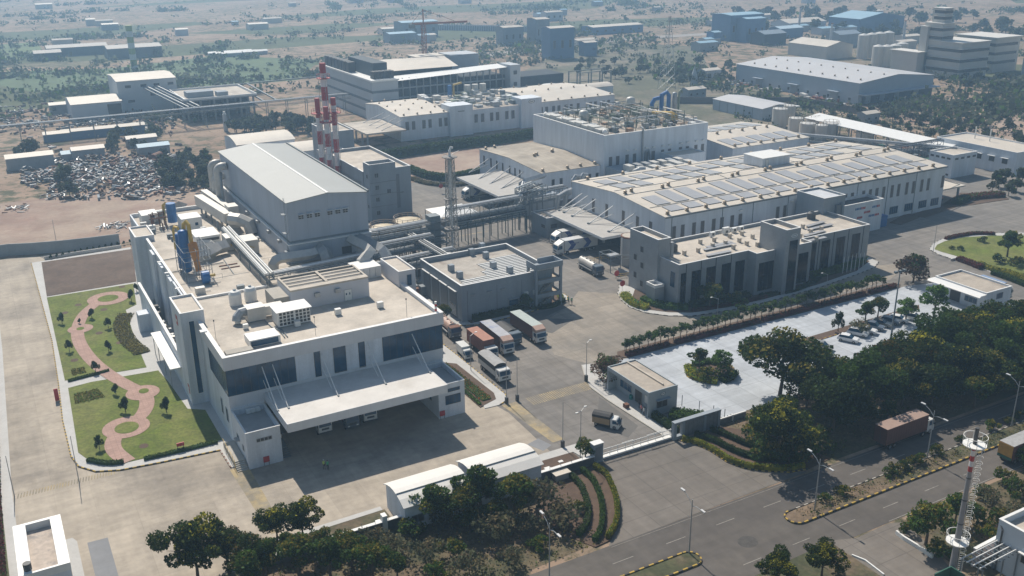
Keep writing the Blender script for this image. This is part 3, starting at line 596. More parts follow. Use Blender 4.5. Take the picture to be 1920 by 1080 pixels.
for (y, z, r) in ((246, 24.5, .9), (239, 25, 1.0), (243.5, 21.5, .9)):
    MB(duct).tube([(49.7, y, 12)]+[(49.7, y, z)]+[tuple(p) for p in curved((50.9, y, z), 1.2, 180, 90, 'x', 6)]+[(52, y, z+1.2)], r, n=12).build('duct', d3, smooth=True)
d4 = thing('long_duct', 'long raised cream duct box running beside the rear of the tall hall to an elbow', 'duct', (46, 230, 15))
MB(duct).bar((44.6, 240, 18.4), (46.9, 219, 18.4), 2.0, 2.4).build('duct', d4); MB(duct).tube([(47.2, 218.5, 18.4), (48.8, 216.5, 18.4), (50.4, 215.4, 17.6), (50.9, 214.8, 15.2)], 1.5, n=8).build('elbow', d4)
for y in (222, 228, 234, 239): MB(steel).box(44.6, 45.0, y, y+.4, 15.1, 17.3).box(46.8, 47.2, y, y+.4, 15.1, 17.3).build('support', d4)
MB(duct).bar((47.4, 247, 18), (49, 225, 18), 1.6, 2.).build('duct', d4); MB(duct).box(47.4, 49.8, 221, 224.5, 15.2, 20.5).build('plenum', d4)
# ---- roof items, near building
rm = thing('roof_plant_room', 'pale flat room on the near roof whose open top shows dark slots between beams', 'plant room', (51.5, 166, 15.3))
RM = M('room_wall', (.52, .53, .57), .7, .05, .4)
w = MB(RM); w.box(44.0, 59.1, 162, 170.3, 15.33, 19.0); w.build('wall', rm)
t = MB(dark); t.box(44.3, 58.8, 163.4, 170.0, 19.0, 19.03); t.build('louvre_opening', rm)
t = MB(roofc); t.box(44.0, 59.1, 162, 163.5, 19.003, 19.35); t.box(44, 44.35, 163.5, 170.3, 19.003, 19.35); t.box(58.75, 59.1, 163.5, 170.3, 19.003, 19.35); t.box(44.35, 58.75, 169.9, 170.3, 19.003, 19.35)
for y in (165.1, 166.9, 168.6): t.box(44.35, 58.75, y, y+.65, 19.04, 19.12)
t.box(51.2, 51.7, 163.5, 169.9, 19.303, 19.42); t.build('roof_beams', rm)
for px, py in ((594, 552), (632, 544)):
    p = gy(px, py, 162); MB(metal).box(p.x-.5, p.x+.5, 161.45, 162, p.z-.4, p.z+.4).build('vent_hood', rm)
winy(rm, 54.2, 55.6, 15.4, 17.5, 161.98, name='door', mat=whitep); t = MB(glass); t.box(54.45, 54.65, 161.9, 161.95, 16.5, 16.9); t.box(55.1, 55.3, 161.9, 161.95, 16.5, 16.9); t.build('door_glass', rm)
hv = MB(conc); hv.box(41.2, 44.0, 163, 169, 15.33, 18); solo(hv, 'concrete_cabin', 'low grey block against the left side of the roof plant room', 'plant room')
sr = thing('roof_stair_room', 'small grey room with dark door at the right edge of the near roof', 'plant room', (67.5, 168, 0))
flat_roof(sr, 65.9, 69.4, 163.6, 173.0, 18.5, wall=RM, roof=roofc, pz=.3, t=.2); winy(sr, 67.6, 68.5, 15.4, 17.6, 163.6, name='door')
eq = thing('roof_machine', 'white box machine with doors under the silver elbow beside the plant room', 'machine', (62.5, 173, 15.3))
w = MB(whitep); w.box(60.2, 65.4, 171.5, 176.5, 15.35, 17.6); w.build('casing', eq)
for i in range(4): MB(metal).box(60.5+i*1.2, 60.54+i*1.2, 171.4, 171.5, 15.6, 17.4).build('door_seam', eq)
# chiller with fan grid
ch = thing('chiller_bank', 'white roofed chiller bank with a grid of dark fan squares on the near roof', 'machine', (42, 157, 15.3))
cx0, cx1, cy0, cy1 = 39.6, 45.4, 155.3, 159.2
w = MB(whitep); w.box(cx0, cx1, cy0, cy1, 15.5, 18.2); w.build('casing', ch); MB(whitep).box(cx0-.3, cx1+.3, cy0-.3, cy1+.3, 18.2, 18.32).build('cover', ch)
for r in range(4):
    for k in range(8):
        x = cx0+.25+k*.68+(.2 if k > 3 else 0); MB(dark).box(x, x+.48, cy0-.03, cy0, 15.75+r*.62, 16.2+r*.62).build('fan_opening', ch)
for y in (cy0+.2, cy1-.5): MB(steel).box(cx0, cx1, y, y+.2, 15.33, 15.5).build('skid', ch)
ah = thing('air_handler', 'grey air handling unit with round hood feeding a duct on the near roof', 'machine', (36.5, 160, 15.3))
MB(duct).box(35.6, 38.8, 160.2, 162.9, 15.6, 18.0).build('casing', ah); MB(duct).box(38.8, 42.2, 160.9, 162.6, 15.9, 17.6).build('duct', ah)
MB(metal).tube([(35.6, 161.6, 17.2), (34.6, 161.4, 17.2), (33.9, 161.1, 16.6), (33.7, 160.9, 15.9)], .85, n=10).build('hood', ah)
MB(steel).box(35.8, 38.6, 160.4, 162.7, 15.33, 15.6).build('skid', ah)
for (x, y, s, lab) in ((36.0, 170.8, 1.15, 'left of two white water tanks with domed tops on the near roof'), (39.0, 171.4, 1.15, 'right of two white water tanks with domed tops on the near roof')):
    t = thing('water_tank', lab, 'tank', (x, y, 15.33)); MB(whitep).tube([(x, y, 15.35), (x, y, 17.5), (x, y, 18.0), (x, y, 18.25)], s, n=20, rs=[s, s, s*.75, s*.25]).build('shell', t); MB(steel).cyl(x, y, 18.2, 18.4, .3, n=10).build('lid', t)
sk = thing('roof_skylight_box', 'long low white flat box near the front left corner of the near roof', 'roof box', (34, 151, 15.3))
MB(whitep).box(33.0, 38.2, 149.4, 153.0, 15.35, 16.6).build('casing', sk); MB(glass).box(33.2, 37.8, 149.3, 149.4, 15.5, 16.4).build('glazing', sk)
solo(MB(conc).box(28.6, 33, 147.2, 149.0, 15.35, 16.0), 'cable_tray_cover', 'grey flat cover along the front left parapet of the near roof', 'roof box')
random.seed(5)
for (px, py, s, lab) in ((634, 590, 1.0, 'left of two small white boxes on the right half of the near roof'), (713, 577, 1.0, 'right of two small white boxes on the right half of the near roof'), (446, 607, .8, 'tiny pale unit on legs in front of the round hooded air handler'), (461, 617, .8, 'tiny pale unit next to the long low white box'), (558, 612, .9, 'pale cube at the right foot of the chiller bank'), (456, 595, .9, 'grey cube touching the front of the hooded air handler')):
    p = g(px, py, 15.33); t = thing('roof_box', lab, 'roof box', p); MB(whitep).box(p.x-s*.55, p.x+s*.55, p.y-s*.4, p.y+s*.4, 15.45, 15.4+s*1.1).build('casing', t); MB(steel).box(p.x-s*.5, p.x+s*.5, p.y-.3, p.y+.3, 15.33, 15.45).build('feet', t)
for (px, py, lab) in ((592, 629, 'thin roof rod with dark tip behind the middle of the front parapet'), (763, 594, 'thin roof rod with dark tip near the right end of the front parapet'), (405, 636, 'thin dark rod standing by the left parapet stub of the near roof')):
    p = g(px, py, 15.33); t = thing('lightning_rod', lab, 'rod', p); MB(steel).tube([p, p+Vector((0, 0, 3.4))], .035, n=6).build('pole', t); MB(dsteel).cyl(p.x, p.y, 18.6, 18.9, .12, n=8).build('tip', t)
p = gy(814, 588, 147); t = thing('marker_light', 'short red and white banded marker post at the front right roof corner', 'marker', (66.0, 147, 15.4))
for k in range(4): MB(red if k % 2 == 0 else whitep).cyl(66.0, 147, 16.1+k*.45, 16.55+k*.45, .22, n=10).build('band', t)
pu = MB(steel); pu.tube([(39.2, 150.5, 15.5), (39.4, 154, 15.5), (38.6, 156, 15.5), (38.4, 160, 15.5)], .1, n=6); pu.tube([(39.7, 150.5, 15.5), (39.8, 154, 15.5), (39.1, 156, 15.5)], .1, n=6)
solo(pu, 'roof_pipes', 'two thin curved grey pipes running past the chiller bank', 'pipes')
# ---- pipe rack on the rear block, blue and yellow filters
def truss_rack(name, lab, pts, w, zb, zt, step=4., pipes=5, legs=True, zg=15.1, levels=(0,), mat=steel, cat='pipe rack', pmats=None):
    t = thing(name, lab, cat, (pts[0][0], pts[0][1], zg))
    fr = MB(mat); pmats = pmats or ((metal, whitep, steel, duct, metal) if zg > 0 else (steel, metal, dsteel, steel, metal, whitep))
    for a, b in zip(pts, pts[1:]):
        a = Vector(a); b = Vector(b); L = (b-a).length; d = (b-a)/L; n_ = Vector((-d.y, d.x)); n = max(1, int(L/step))
        for lv in (zb, zt):
            for s in (-1, 1): q = n_*w/2*s; fr.bar((*(a+q), lv), (*(b+q), lv), .16)
        for i in range(n+1):
            c = a+d*L*i/n
            for lv in (zb, zt): fr.bar((*(c+n_*w/2), lv), (*(c-n_*w/2), lv), .12)
            for s in (-1, 1):
                q = c+n_*w/2*s; fr.bar((*q, zb), (*q, zt), .12)
                if i < n: q2 = a+d*L*(i+1)/n+n_*w/2*s; fr.bar((*q, zb if i % 2 else zt), (*q2, zt if i % 2 else zb), .08)
                if legs and i % 2 == 0: fr.bar((*q, zg), (*q, zb), .2)
        for i in range(int(L/1.1)):
            c = a+d*1.1*i
            for lv in (zb, zt): fr.bar((*(c+n_*w/2), lv-.1), (*(c-n_*w/2), lv-.1), .07)
        for k in range(pipes):
            q = n_*(w*(-.4+.8*k/max(1, pipes-1))); r = (.13, .2, .1, .16, .24)[k % 5]
            for li, lv in enumerate((zb, zt) if zt-zb > 1 else (zt,)):
                MB(pmats[(k+li) % len(pmats)]).tube([(*(a+q), lv+.12+r), (*(b+q), lv+.12+r)], r, n=7).build('pipe', t)
    fr.build('frame', t); return t
truss_rack('pipe_rack', 'long roof pipe rack leading from the cream duct elbow down to the near roof corner', [(44.6, 213), (44.2, 176.5)], 1.8, 17.0, 17.9, pipes=5)
truss_rack('pipe_rack', 'roof pipe rack crossing in front of the tall hall from corner to right edge', [(44.3, 178.5), (66.5, 180.5)], 1.6, 16.4, 17.3, pipes=4)
def vessel(par, x, y, z0, z1, r, mat, name='vessel'):
    MB(mat).tube([(x, y, z0), (x, y, z0+r*.3), (x, y, z1-r*.5), (x, y, z1-r*.15), (x, y, z1)], r, n=14, rs=[r*.5, r, r, r*.8, r*.35]).build(name, par, smooth=True)
bf = thing('dust_filter', 'blue filter columns with fat yellow pipes on the left part of the rear roof', 'machine', (32.5, 194, 15.1))
vessel(bf, 31.6, 196.4, 15.6, 23.2, .75, blue); vessel(bf, 32.0, 193.6, 15.6, 24.6, 1.0, blue)
MB(yellow).tube([(31.2, 199.4, 19), (31.2, 199.4, 23.2), (31.4, 198.8, 24), (31.8, 197.6, 24), (31.9, 196.9, 23.2)], .26, n=8).build('pipe', bf)
MB(yellow).tube([(32.4, 194.6, 24), (32.6, 194.6, 25.4), (33.0, 194, 26), (33.3, 193.4, 25.4), (33.3, 192.6, 22)], .42, n=10).build('pipe', bf)
MB(orange).tube([(33.3, 191.8, 22), (33.3, 190.8, 20.6), (33.3, 190, 19), (33.4, 189, 17)], .75, n=10, rs=[.9, .95, .6, .6]).build('hopper', bf)
MB(blue).tube([(33.2, 185.6, 16.6), (34.6, 185.6, 16.6)], 1.25, n=16).build('fan_casing', bf); MB(yellow).tube([(34.6, 185.6, 16.8), (35.8, 185.5, 16.8)], .3, n=8).build('fan_motor', bf)
f_ = MB(steel)
for x in (30.7, 33.2, 35.8):
    for y in (188, 191, 194, 197.5): f_.bar((x, y, 15.1), (x, y, 21.5 if x > 33 else 19.5), .1)
for z in (17.2, 19.4, 21.4):
    for x in (30.7, 33.2, 35.8): f_.bar((x, 188, z), (x, 197.5, z), .08)
    for y in (188, 191, 194, 197.5): f_.bar((30.7, y, z), (35.8, y, z), .08)
f_.build('frame', bf)
bf2 = thing('dust_filter', 'single blue drum with yellow pipes at the far left corner of the rear roof', 'machine', (35.5, 234, 15.1))
MB(blue).cyl(36.4, 231.5, 16, 20.6, 1.1, n=14).build('vessel', bf2); MB(yellow).tube([(35, 233.5, 16), (35, 233.5, 19.8), (35.6, 233, 20.4)], .35, n=8).build('pipe', bf2); MB(yellow).tube([(37.6, 229, 15.5), (37.8, 229, 17.5), (38.6, 229, 17.9)], .25, n=8).build('pipe', bf2)
f_ = MB(rust)
for i in range(10): x = random.uniform(31.5, 35); y = random.uniform(228, 235); f_.tube([(x, y, 15.1), (x, y, random.uniform(16.5, 18.8))], .16, n=6)
for i in range(6): y = random.uniform(228, 235); z = random.uniform(16, 18); f_.tube([(31.5, y, z), (35, y, z)], .1, n=6)
f_.build('pipework', bf2)
for (x0, x1, y0, y1, h, nm, lab) in ((37.2, 41.8, 224.5, 229.5, 3.1, 'equipment_cabin', 'white cabin with small square window near the back parapet of the rear roof'), (37.3, 42.6, 209.8, 216.5, 2.6, 'cooling_unit', 'white long cooling unit with dark louvre strip on the rear roof'), (30.2, 34, 236, 241, 2.2, 'equipment_cabin', 'pinkish white cabin at the far left back edge of the rear roof'), (44.6, 48.4, 199.6, 204.5, 3.2, 'duct_plenum', 'beige duct plenum box beside the pipe rack bend near the hall wall'), (42.6, 44.4, 204.5, 208.5, 3.0, 'duct_plenum', 'smaller grey duct box just left of the beige plenum')):
    t = thing(nm, lab, 'machine', ((x0+x1)/2, (y0+y1)/2, 15.1)); MB(duct if 'duct' in nm else whitep).box(x0, x1, y0, y1, 15.25, 15.1+h).build('casing', t); MB(steel).box(x0+.1, x1-.1, y0+.1, y1-.1, 15.12, 15.25).build('base', t)
    if 'cool' in nm: MB(dark).box(x0+.3, x1-.3, y0-.03, y0, 15.1+h-1.1, 15.1+h-.5).build('louvre', t)
    elif 'cabin' in nm: MB(glass).box(x1-1.6, x1-.9, y0-.03, y0, 16.3, 17).build('window', t)
    else: MB(yellow).tube([(x0+1, y0-.1, 16.2), (x0+1.2, y0-.1, 16.9), (x0+1.8, y0-.1, 17.1), (x1-1, y0-.1, 16.6)], .08, n=6).build('handle', t)
cd2 = thing('curved_duct', 'broad cream duct snaking in an S across the rear roof behind the yellow pipes', 'duct', (40, 204, 15.1))
ductline(cd2, [Vector((35.4, 200.5, 16.6)), Vector((37.2, 200.3, 16.6)), Vector((38.6, 201.2, 16.7)), Vector((40.4, 202.8, 16.8)), Vector((42.4, 203.4, 16.8))], 2.0)
ductline(cd2, [Vector((36.0, 204.5, 16.6)), Vector((38.2, 204.6, 16.6)), Vector((39.8, 205.6, 16.6)), Vector((39.9, 206.8, 16.6)), Vector((37.5, 208.2, 16.6))], 1.5)
# small gear scattered over the rear roof
random.seed(11)
for i in range(26):
    x = random.uniform(29.4, 51); y = random.uniform(178, 242)
    if abs(x-44.4) < 1.6: continue
    if y < 189 and x > 43: continue
    if 34 < x < 43 and 188 < y < 200: continue
    s = random.uniform(.4, .9); mb = MB(random.choice((whitep, duct, steel, metal))); mb.box(x-s, x+s, y-s*.7, y+s*.7, 15.34 if y < 188 else 15.13, 15.3+random.uniform(.5, 1.5))
    mb.tube([(x+s, y, 15.5), (x+s+random.uniform(.5, 2), y, 15.5)], .07, n=6); solo(mb, 'roof_fitting', 'small pump box with a stub pipe on the rear roof', 'roof fitting', group='small pump boxes on the rear roof')
cr = MB(steel)
for a, b in (((28.9, 196), (40, 197)), ((28.9, 187.2), (43, 187.8)), ((40, 188), (40.5, 199)), ((28.9, 205), (33, 205.4))):
    cr.tube([(*a, 15.3), (*b, 15.3)], .09, n=6)
for (x0, y) in ((31, 186.9), (45, 192)):
    for k in range(5): cr.bar((x0+k*1.6, y, 15.2), (x0+k*1.6, y, 16.3), .04)
    cr.bar((x0, y, 16.3), (x0+6.4, y, 16.3), .04)
solo(cr, 'floor_pipes', 'thin pipes and low rails laid across the rear roof', 'pipes')
kb2 = MB(coping); kb2.box(29, 43.6, 176.9, 177.3, 15.34, 15.75); solo(kb2, 'roof_kerb', 'low white kerb crossing the roof between the two round tanks and the blue fan', 'kerb wall')
rb = MB(rust); rb.box(38.6, 42.4, 194.9, 195.2, 15.13, 15.3); rb.box(38.6, 42.4, 192.9, 193.2, 15.13, 15.3); solo(rb, 'timber_sleepers', 'two brown sleepers lying parallel on the bare rear roof', 'timber')
# ================================================================== utility building
ub = thing('utility_building', 'grey utility building whose roof carries rows of dark parallel beams', 'building', (96, 185, 0))
flat_roof(ub, 84.6, 107.6, 174.7, 196.2, 8.5, wall=greyw, roof=M('roof_patchy', (.40, .365, .32), .9, .2, .4, col2=(.24, .2, .17), thr=(.52, .66), fine=.06), pz=1.1, t=.35)
bm_ = MB(whitep); dkb = MB(dsteel)
for k in range(15):
    y = 175.8+k*1.0; x0 = 87 if k < 5 else (94 if k < 8 else 95.5); 
    if k < 3: x0 = 85.6
    if k > 12: x0 = 99
    dkb.box(x0, 106.9, y+.4, y+1.0, 7.43, 7.46); bm_.box(x0, 106.9, y, y+.4, 7.43, 7.6)
bm_.build('roof_beams', ub); dkb.build('beam_gaps', ub)
for px, py in ((925, 503), (862, 521), (956, 512), (884, 478), (846, 508), (911, 484), (904, 467)):
    p = g(px, py, 7.45); MB(greyw).box(p.x-.6, p.x+.6, p.y-.6, p.y+.6, 7.43, 9.0).build('roof_block', ub)
for k in range(4):
    y0 = 177+k*4.6; z = dark if k > 1 else greyw
    MB(M('grey_shutter', (.14, .155, .17), .6, .08, .8)).box(84.5, 84.6, y0, y0+3.6, .2, 6.4).build('shutter', ub); MB(whitep).box(84.1, 84.59, y0-.2, y0+3.8, 6.5, 6.65).build('ledge', ub)
winx(ub, 177.4, 180.2, .8, 3.2, 84.47)
for px in (886, 917, 943): p = gy(px, 545, 174.7); MB(metal).box(p.x-.5, p.x+.5, 174.2, 174.7, 6.0, 6.15).build('light_hood', ub)
for x in (86, 93.3, 99.6, 104): MB(dgrey).box(x, x+.08, 174.64, 174.7, 0, 7.2).build('downpipe', ub)
winy(ub, 96.4, 98.6, 1.6, 2.9, 174.7); MB(greyw).box(96.2, 98.8, 174.1, 174.69, 3.2, 3.35).build('sunshade', ub)
for x in (100.2, 102.4): MB(whitep).box(x, x+.9, 174.2, 174.69, 3.2, 4.2).build('condenser', ub)
us = thing('open_stair_tower', 'open concrete stair tower with three landings at the corner of the utility building', 'stair tower', (106, 175.5, 0))
X0, X1, YA, YB = 102.2, 109.2, 172.9, 176.9
for x in (X0, X1-.55):
    for y in (YA, YB-.55): MB(greyw).box(x, x+.55, y, y+.55, 0, 9.4).build('column', us)
sl_ = MB(M('stair_conc', (.44, .36, .27), .85, .12, .5))
for z in (3.0, 6.3): sl_.box(X0+.55, X1-.55, YA+.03, YB-.03, z, z+.2)
sl_.build('landing', us)
s_ = MB(greyw)
for z in (2.6, 5.9): s_.box(X0+.55, X1-.55, YA-.02, YA+.25, z, z+.9); s_.box(X1-.25, X1+.02, YA+.55, YB-.55, z, z+.9)
for a in ((X0-.1, X1+.1, YA-.1, YA+.2), (X0-.1, X0+.2, YA+.2, YB), (X1-.2, X1+.1, YA+.2, YB)): s_.box(*a, 9.4, 10.7)
s_.box(X0+2.8, X1-.2, YB-.2, YB+.1, 9.4, 10.7); s_.box(X0+.2, X1-.2, YA+.2, YB-.2, 9.4, 9.6); s_.build('parapet', us)
for z in (0, 3.2): 
    f = MB(conc); 
    for k in range(9): f.box(X0+1.2+k*.5, X0+1.7+k*.5, YA+.6, YA+2.0, z+.3*k+.2, z+.3*k+.4)
    f.build('stair_flight', us)
# ================================================================== office block
ob = thing('office_building', 'dark grey office building with tall narrow dark windows and an entrance tower', 'building', (160, 165, 0))
zo = 10.3; FY = 157.4
fp_ = [(130, 173.3), (130, FY), (150.2, FY), (150.2, 154.6), (167.6, 154.6), (167.6, FY+.2), (190.6, FY+.2), (190.6, 173.3)]
OW = M('office_stone', (.31, .325, .34), .75, .12, .3, grid=(2.4, 1e6, .03), gcol=.8, gvar=.08, fine=.05)
w = MB(OW); w.prism(fp_, 0, zo-.7)
def par_ring(mb, p, t, z0, z1, mat=None):
    n = len(p); a = sum(p[i-1][0]*p[i][1]-p[i][0]*p[i-1][1] for i in range(n)); 
    if a < 0: p = p[::-1]
    P = [Vector(q) for q in p]; I = []
    for i in range(n):
        d0 = (P[i]-P[i-1]).normalized(); d1 = (P[(i+1) % n]-P[i]).normalized(); n0 = Vector((-d0.y, d0.x)); n1 = Vector((-d1.y, d1.x)); I.append(P[i]+(n0+n1)*t/(1+n0.dot(n1)))
    for i in range(n):
        j = (i+1) % n; mb.poly([(*P[i], z0), (*P[j], z0), (*P[j], z1), (*P[i], z1)], mat); mb.poly([(*I[j], z0), (*I[i], z0), (*I[i], z1), (*I[j], z1)], mat); mb.poly([(*P[i], z1), (*P[j], z1), (*I[j], z1), (*I[i], z1)], mat)
par_ring(w, fp_, .3, zo-.7, zo); w.build('wall', ob)
c = MB(coping); par_ring(c, fp_, .32, zo+.004, zo+.1); c.build('coping', ob)
r = MB(roofc); r.sheet(fp_, zo-.68); r.build('roof', ob)
for px in (1285.5, 1313, 1340, 1368): x = gy(px, 530, FY).x; MB(dsteel).box(x-.12, x+.12, FY-.03, FY+.05, 0, zo).build('facade_slot', ob)
for a, b, t in ((1276, 1284.5, 513), (1296, 1312, 508), (1323, 1339, 501), (1351, 1367, 495), (1376, 1392, 490)):
    x0, x1 = gy(a, 540, FY).x, gy(b, 540, FY).x; zt = gy((a+b)/2, t, FY).z; winy(ob, x0, x1, .8, zt, FY, mull=2, fr=dsteel, mat=dglass)
winy(ob, 151.2, 155.6, 1.0, 7.8, 154.6, mull=3, fr=dsteel, name='glazing', mat=dglass); winy(ob, 160.4, 166.6, .6, 8.0, 154.6, mull=4, fr=dsteel, name='glazing', mat=dglass)
for x in (169.6, 174.2, 179.3, 184.6): winy(ob, x, x+2.7, .8, 8.6, FY+.2, mull=2, fr=dsteel, mat=dglass)
for x in (173.2, 178.1, 183.2, 188.4): MB(dsteel).box(x-.12, x+.12, FY+.16, FY+.25, 0, zo).build('facade_slot', ob)
winx(ob, 158.6, 160.2, 4.6, 8.2, 130.0); 
# stair tower of the office (left) and lift core
ot = thing('office_stair_tower', 'tall grey tower with five small square windows at the left end of the office', 'tower', (131.5, 168, 0))
flat_roof(ot, 129.3, 132.9, 164.3, 175.0, 14.4, wall=OW, roof=roofc, pz=.9, t=.25)
for (px, py) in ((1204, 467), (1191.5, 481), (1204, 497), (1191, 514), (1203, 531)):
    p = gx(px, py, 129.3); winx(ot, p.y-.55, p.y+.55, p.z-.75, p.z+.6, 129.28, mat=dark)
MB(OW).box(126.6, 129.25, 161.3, 164.6, 0, 4.2).build('porch', ot); c = MB(coping); par_ring(c, [(126.6, 161.3), (129.2, 161.3), (129.2, 164.6), (126.6, 164.6)], .3, 4.2, 4.9); c.build('porch_parapet', ot)
MB(OW).box(133.0, 133.8, 164.2, 165.0, 9.6, 13.2).build('pillar', ot)
oe = thing('entrance_tower', 'tall grey entrance tower with dark glass slot and oval white emblem on the office', 'tower', (157.5, 155, 0))
flat_roof(oe, 155.9, 160.3, 151.6, 160.0, 15.8, wall=OW, roof=roofc, pz=.9, t=.3); winy(oe, 157.2, 159.6, .5, 13.0, 151.6, fr=dsteel, name='glazing', mat=dglass)
def oval(par, c, rx, rz, mats, axis='y'):
    mb = MB()
    for (k, s, m_) in ((0, 1, mats[0]), (1, .8, mats[1])):
        pts = []
        for i in range(20): t = 2*pi*i/20; pts.append((c[0]+rx*s*cos(t), c[1]-.03-.012*k, c[2]+rz*s*sin(t)))
        mb.poly(pts, m_)
    mb.box(c[0]-rx*.5, c[0]+rx*.5, c[1]-.07, c[1]-.05, c[2]-rz*.16, c[2]+rz*.16, mats[2]); return mb.build('emblem', par)
oval(oe, (158.4, 151.58, 14.2), 1.0, .45, (whitep, greyw, whitep))
ol = thing('office_lift_core', 'grey lift tower with overhanging white roof frame at the right rear of the office', 'tower', (197, 175, 0))
flat_roof(ol, 188.8, 196.6, 171.6, 181.2, 14.0, wall=greyw, roof=M('roof_sheet_pale', (.5, .52, .55)), pz=.5, t=.25)
MB(dgrey).box(193.0, 194.8, 170.9, 171.6, 0, 11.8).build('door_recess', ol); MB(greyw).box(194.8, 195.3, 170.6, 171.6, 0, 12.2).build('fin', ol)
# roof gear of the office
random.seed(21)
for i, (px, py) in enumerate(((1313, 457), (1339, 453), (1283, 478), (1262, 468), (1309, 473), (1336, 464), (1360, 459), (1386, 454), (1400, 460), (1391, 441), (1411, 447), (1368, 446), (1375, 467), (1420, 462), (1500, 446), (1520, 437), (1540, 432), (1505, 428), (1530, 452), (1490, 452))):
    p = g(px, py, zo-.66); q = MB(roofc); q.box(p.x-.35, p.x+.35, p.y-.35, p.y+.35, p.z, p.z+1.0); q.box(p.x-.42, p.x+.42, p.y-.42, p.y+.42, p.z+1.0, p.z+1.08); solo(q, 'roof_vent', 'short pale square vent stub standing on the office roof', 'vent', group='vent stubs on the office roof')
for i, (px, py, qx, qy) in enumerate(((1325, 463, 1372, 453), (1320, 468, 1378, 456), (1325, 479, 1370, 470), (1513, 424, 1545, 415), (1515, 430, 1560, 420), (1508, 442, 1545, 432), (1512, 452, 1548, 444))):
    a = g(px, py, zo-.3); b = g(qx, qy, zo-.3); q = MB(panel); q.bar(a, b, 1.1, .08); q.bar(a-Vector((0, 0, .2)), b-Vector((0, 0, .2)), .2, .3, metal); solo(q, 'solar_heater', 'long dark panel lying on the office roof', 'solar panel', group='dark panels on the office roof')
for (x, y, lab) in ((136.2, 167.5, 'black round water tank at the left end of the office roof'), (183.5, 170.5, 'black round water tank near the lift tower of the office roof')):
    t = thing('water_tank', lab, 'tank', (x, y, zo-.66)); MB(dsteel).tube([(x, y, zo-.6), (x, y, zo+.9), (x, y, zo+1.3)], 1.1, n=16, rs=[1.1, 1.1, .6]).build('shell', t); MB(dsteel).cyl(x, y, zo+1.3, zo+1.5, .3, n=10).build('lid', t)
for i, (x, lab) in enumerate(((151.5, 'single white condenser left of the pale double unit on the office rear parapet'), (155.8, 'tall pale condenser pair on the office rear parapet'), (158.4, 'white condenser just right of the tall pale pair on the office rear parapet'), (160.6, 'white condenser nearest the entrance tower on the office rear parapet'))):
    s = 1.6 if i == 1 else 1.1; t = thing('condenser_unit', lab, 'air conditioner', (x, 171.6, zo-.6)); MB(whitep).box(x-s*.6, x+s*.6, 171.2, 172.0, zo-.5, zo-.5+s).build('casing', t); MB(dark).box(x-.3, x+.3, 171.16, 171.2, zo-.2, zo+.4).build('fan_grille', t)
# sign wall
sgw = thing('sign_wall', 'pale wall with rows of small red and blue lettering marks beside the lift tower', 'wall', (206, 177, 0))
flat_roof(sgw, 197, 217.5, 176.4, 182.4, 8.9, wall=white, roof=M('roof_dark', (.1, .1, .1)), pz=.7)
for (px, py, qx, m1, m2) in ((1604, 393, 1623, blue, red), (1636, 388, 1650, blue, red), (1620, 398.5, 1632, red, red), (1629, 405, 1648, blue, red), (1607, 409, 1617, red, red)):
    a, b = gy(px, py, 176.35), gy(qx, py, 176.35); mb = MB(); n = max(5, int((b.x-a.x)/.55)); cc = (.25, .3, .42)
    for k in range(n):
        x = a.x+(b.x-a.x)*k/n; mb.box(x, x+(b.x-a.x)/n*.62, 176.3, 176.38, a.z-.3, a.z+.3, m1 if k < n*.55 else m2)
    mb.build('lettering', sgw)
MB(blue).box(217.6, 221.5, 177.5, 182.3, 0, 3.2).build('blue_cabin', sgw)
# ================================================================== long solar hall W
wh = thing('warehouse', 'long white warehouse with rows of solar panels on its low gabled roof', 'building', (198, 204, 0))
gable_x(wh, 145.5, 251.0, 182.5, 225.5, 12.8, 14.3, cladding, roofw, yr=204.2)
PXW = [1264.2, 1280.3, 1301.3, 1317.2, 1338, 1353, 1372, 1387, 1455.8, 1469, 1496, 1515, 1584.7, 1597, 1617.5, 1630, 1642, 1654.5, 1670, 1682, 1697, 1709, 1724, 1736, 1762]
for px in PXW: x = gy(px, 420, 182.5).x if px < 1480 else gy(px, 375, 182.5).x; winy(wh, x-.55, x+.55, 6.4, 10.0, 182.5, mat=M('louvre_window', (.13, .12, .115), .6, .2, 4)); 
for px, py in ((1675, 395), (1703, 388), (1729, 384), (1752, 377)): x = gy(px, py, 182.5).x; winy(wh, x-1.7, x+1.7, 1.2, 3.4, 182.5, mull=4)
for px, py in ((1113, 377), (1138, 387), (1169, 401), (1195.5, 412), (1220, 422)): p = gx(px, py, 145.5); winx(wh, p.y-.6, p.y+.6, 6.5, 10.2, 145.5, mat=M('louvre_window', (.13, .12, .115)))
for x in (147.5, 164, 174.5, 187, 200, 213.5, 226, 238): MB(steel).box(x, x+.16, 182.38, 182.48, 0, 12.7).build('downpipe', wh)
for px in (1484, 1495, 1507, 1517, 1390): x = gy(px, 375, 182.5).x; MB(whitep).box(x-.5, x+.5, 182.0, 182.48, 10.8, 11.2).build('vent_hood', wh)
gt = MB(steel); gt.box(145.3, 251.2, 182.1, 182.24, 12.5, 12.75); gt.build('gutter', wh)
def on_roof(y, yr=204.2, y0=182.5, y1=225.5, ze=12.8, zr=14.3):
    return ze+.15+(zr-ze)*((y-y0)/(yr-y0) if y < yr else (y1-y)/(y1-yr))
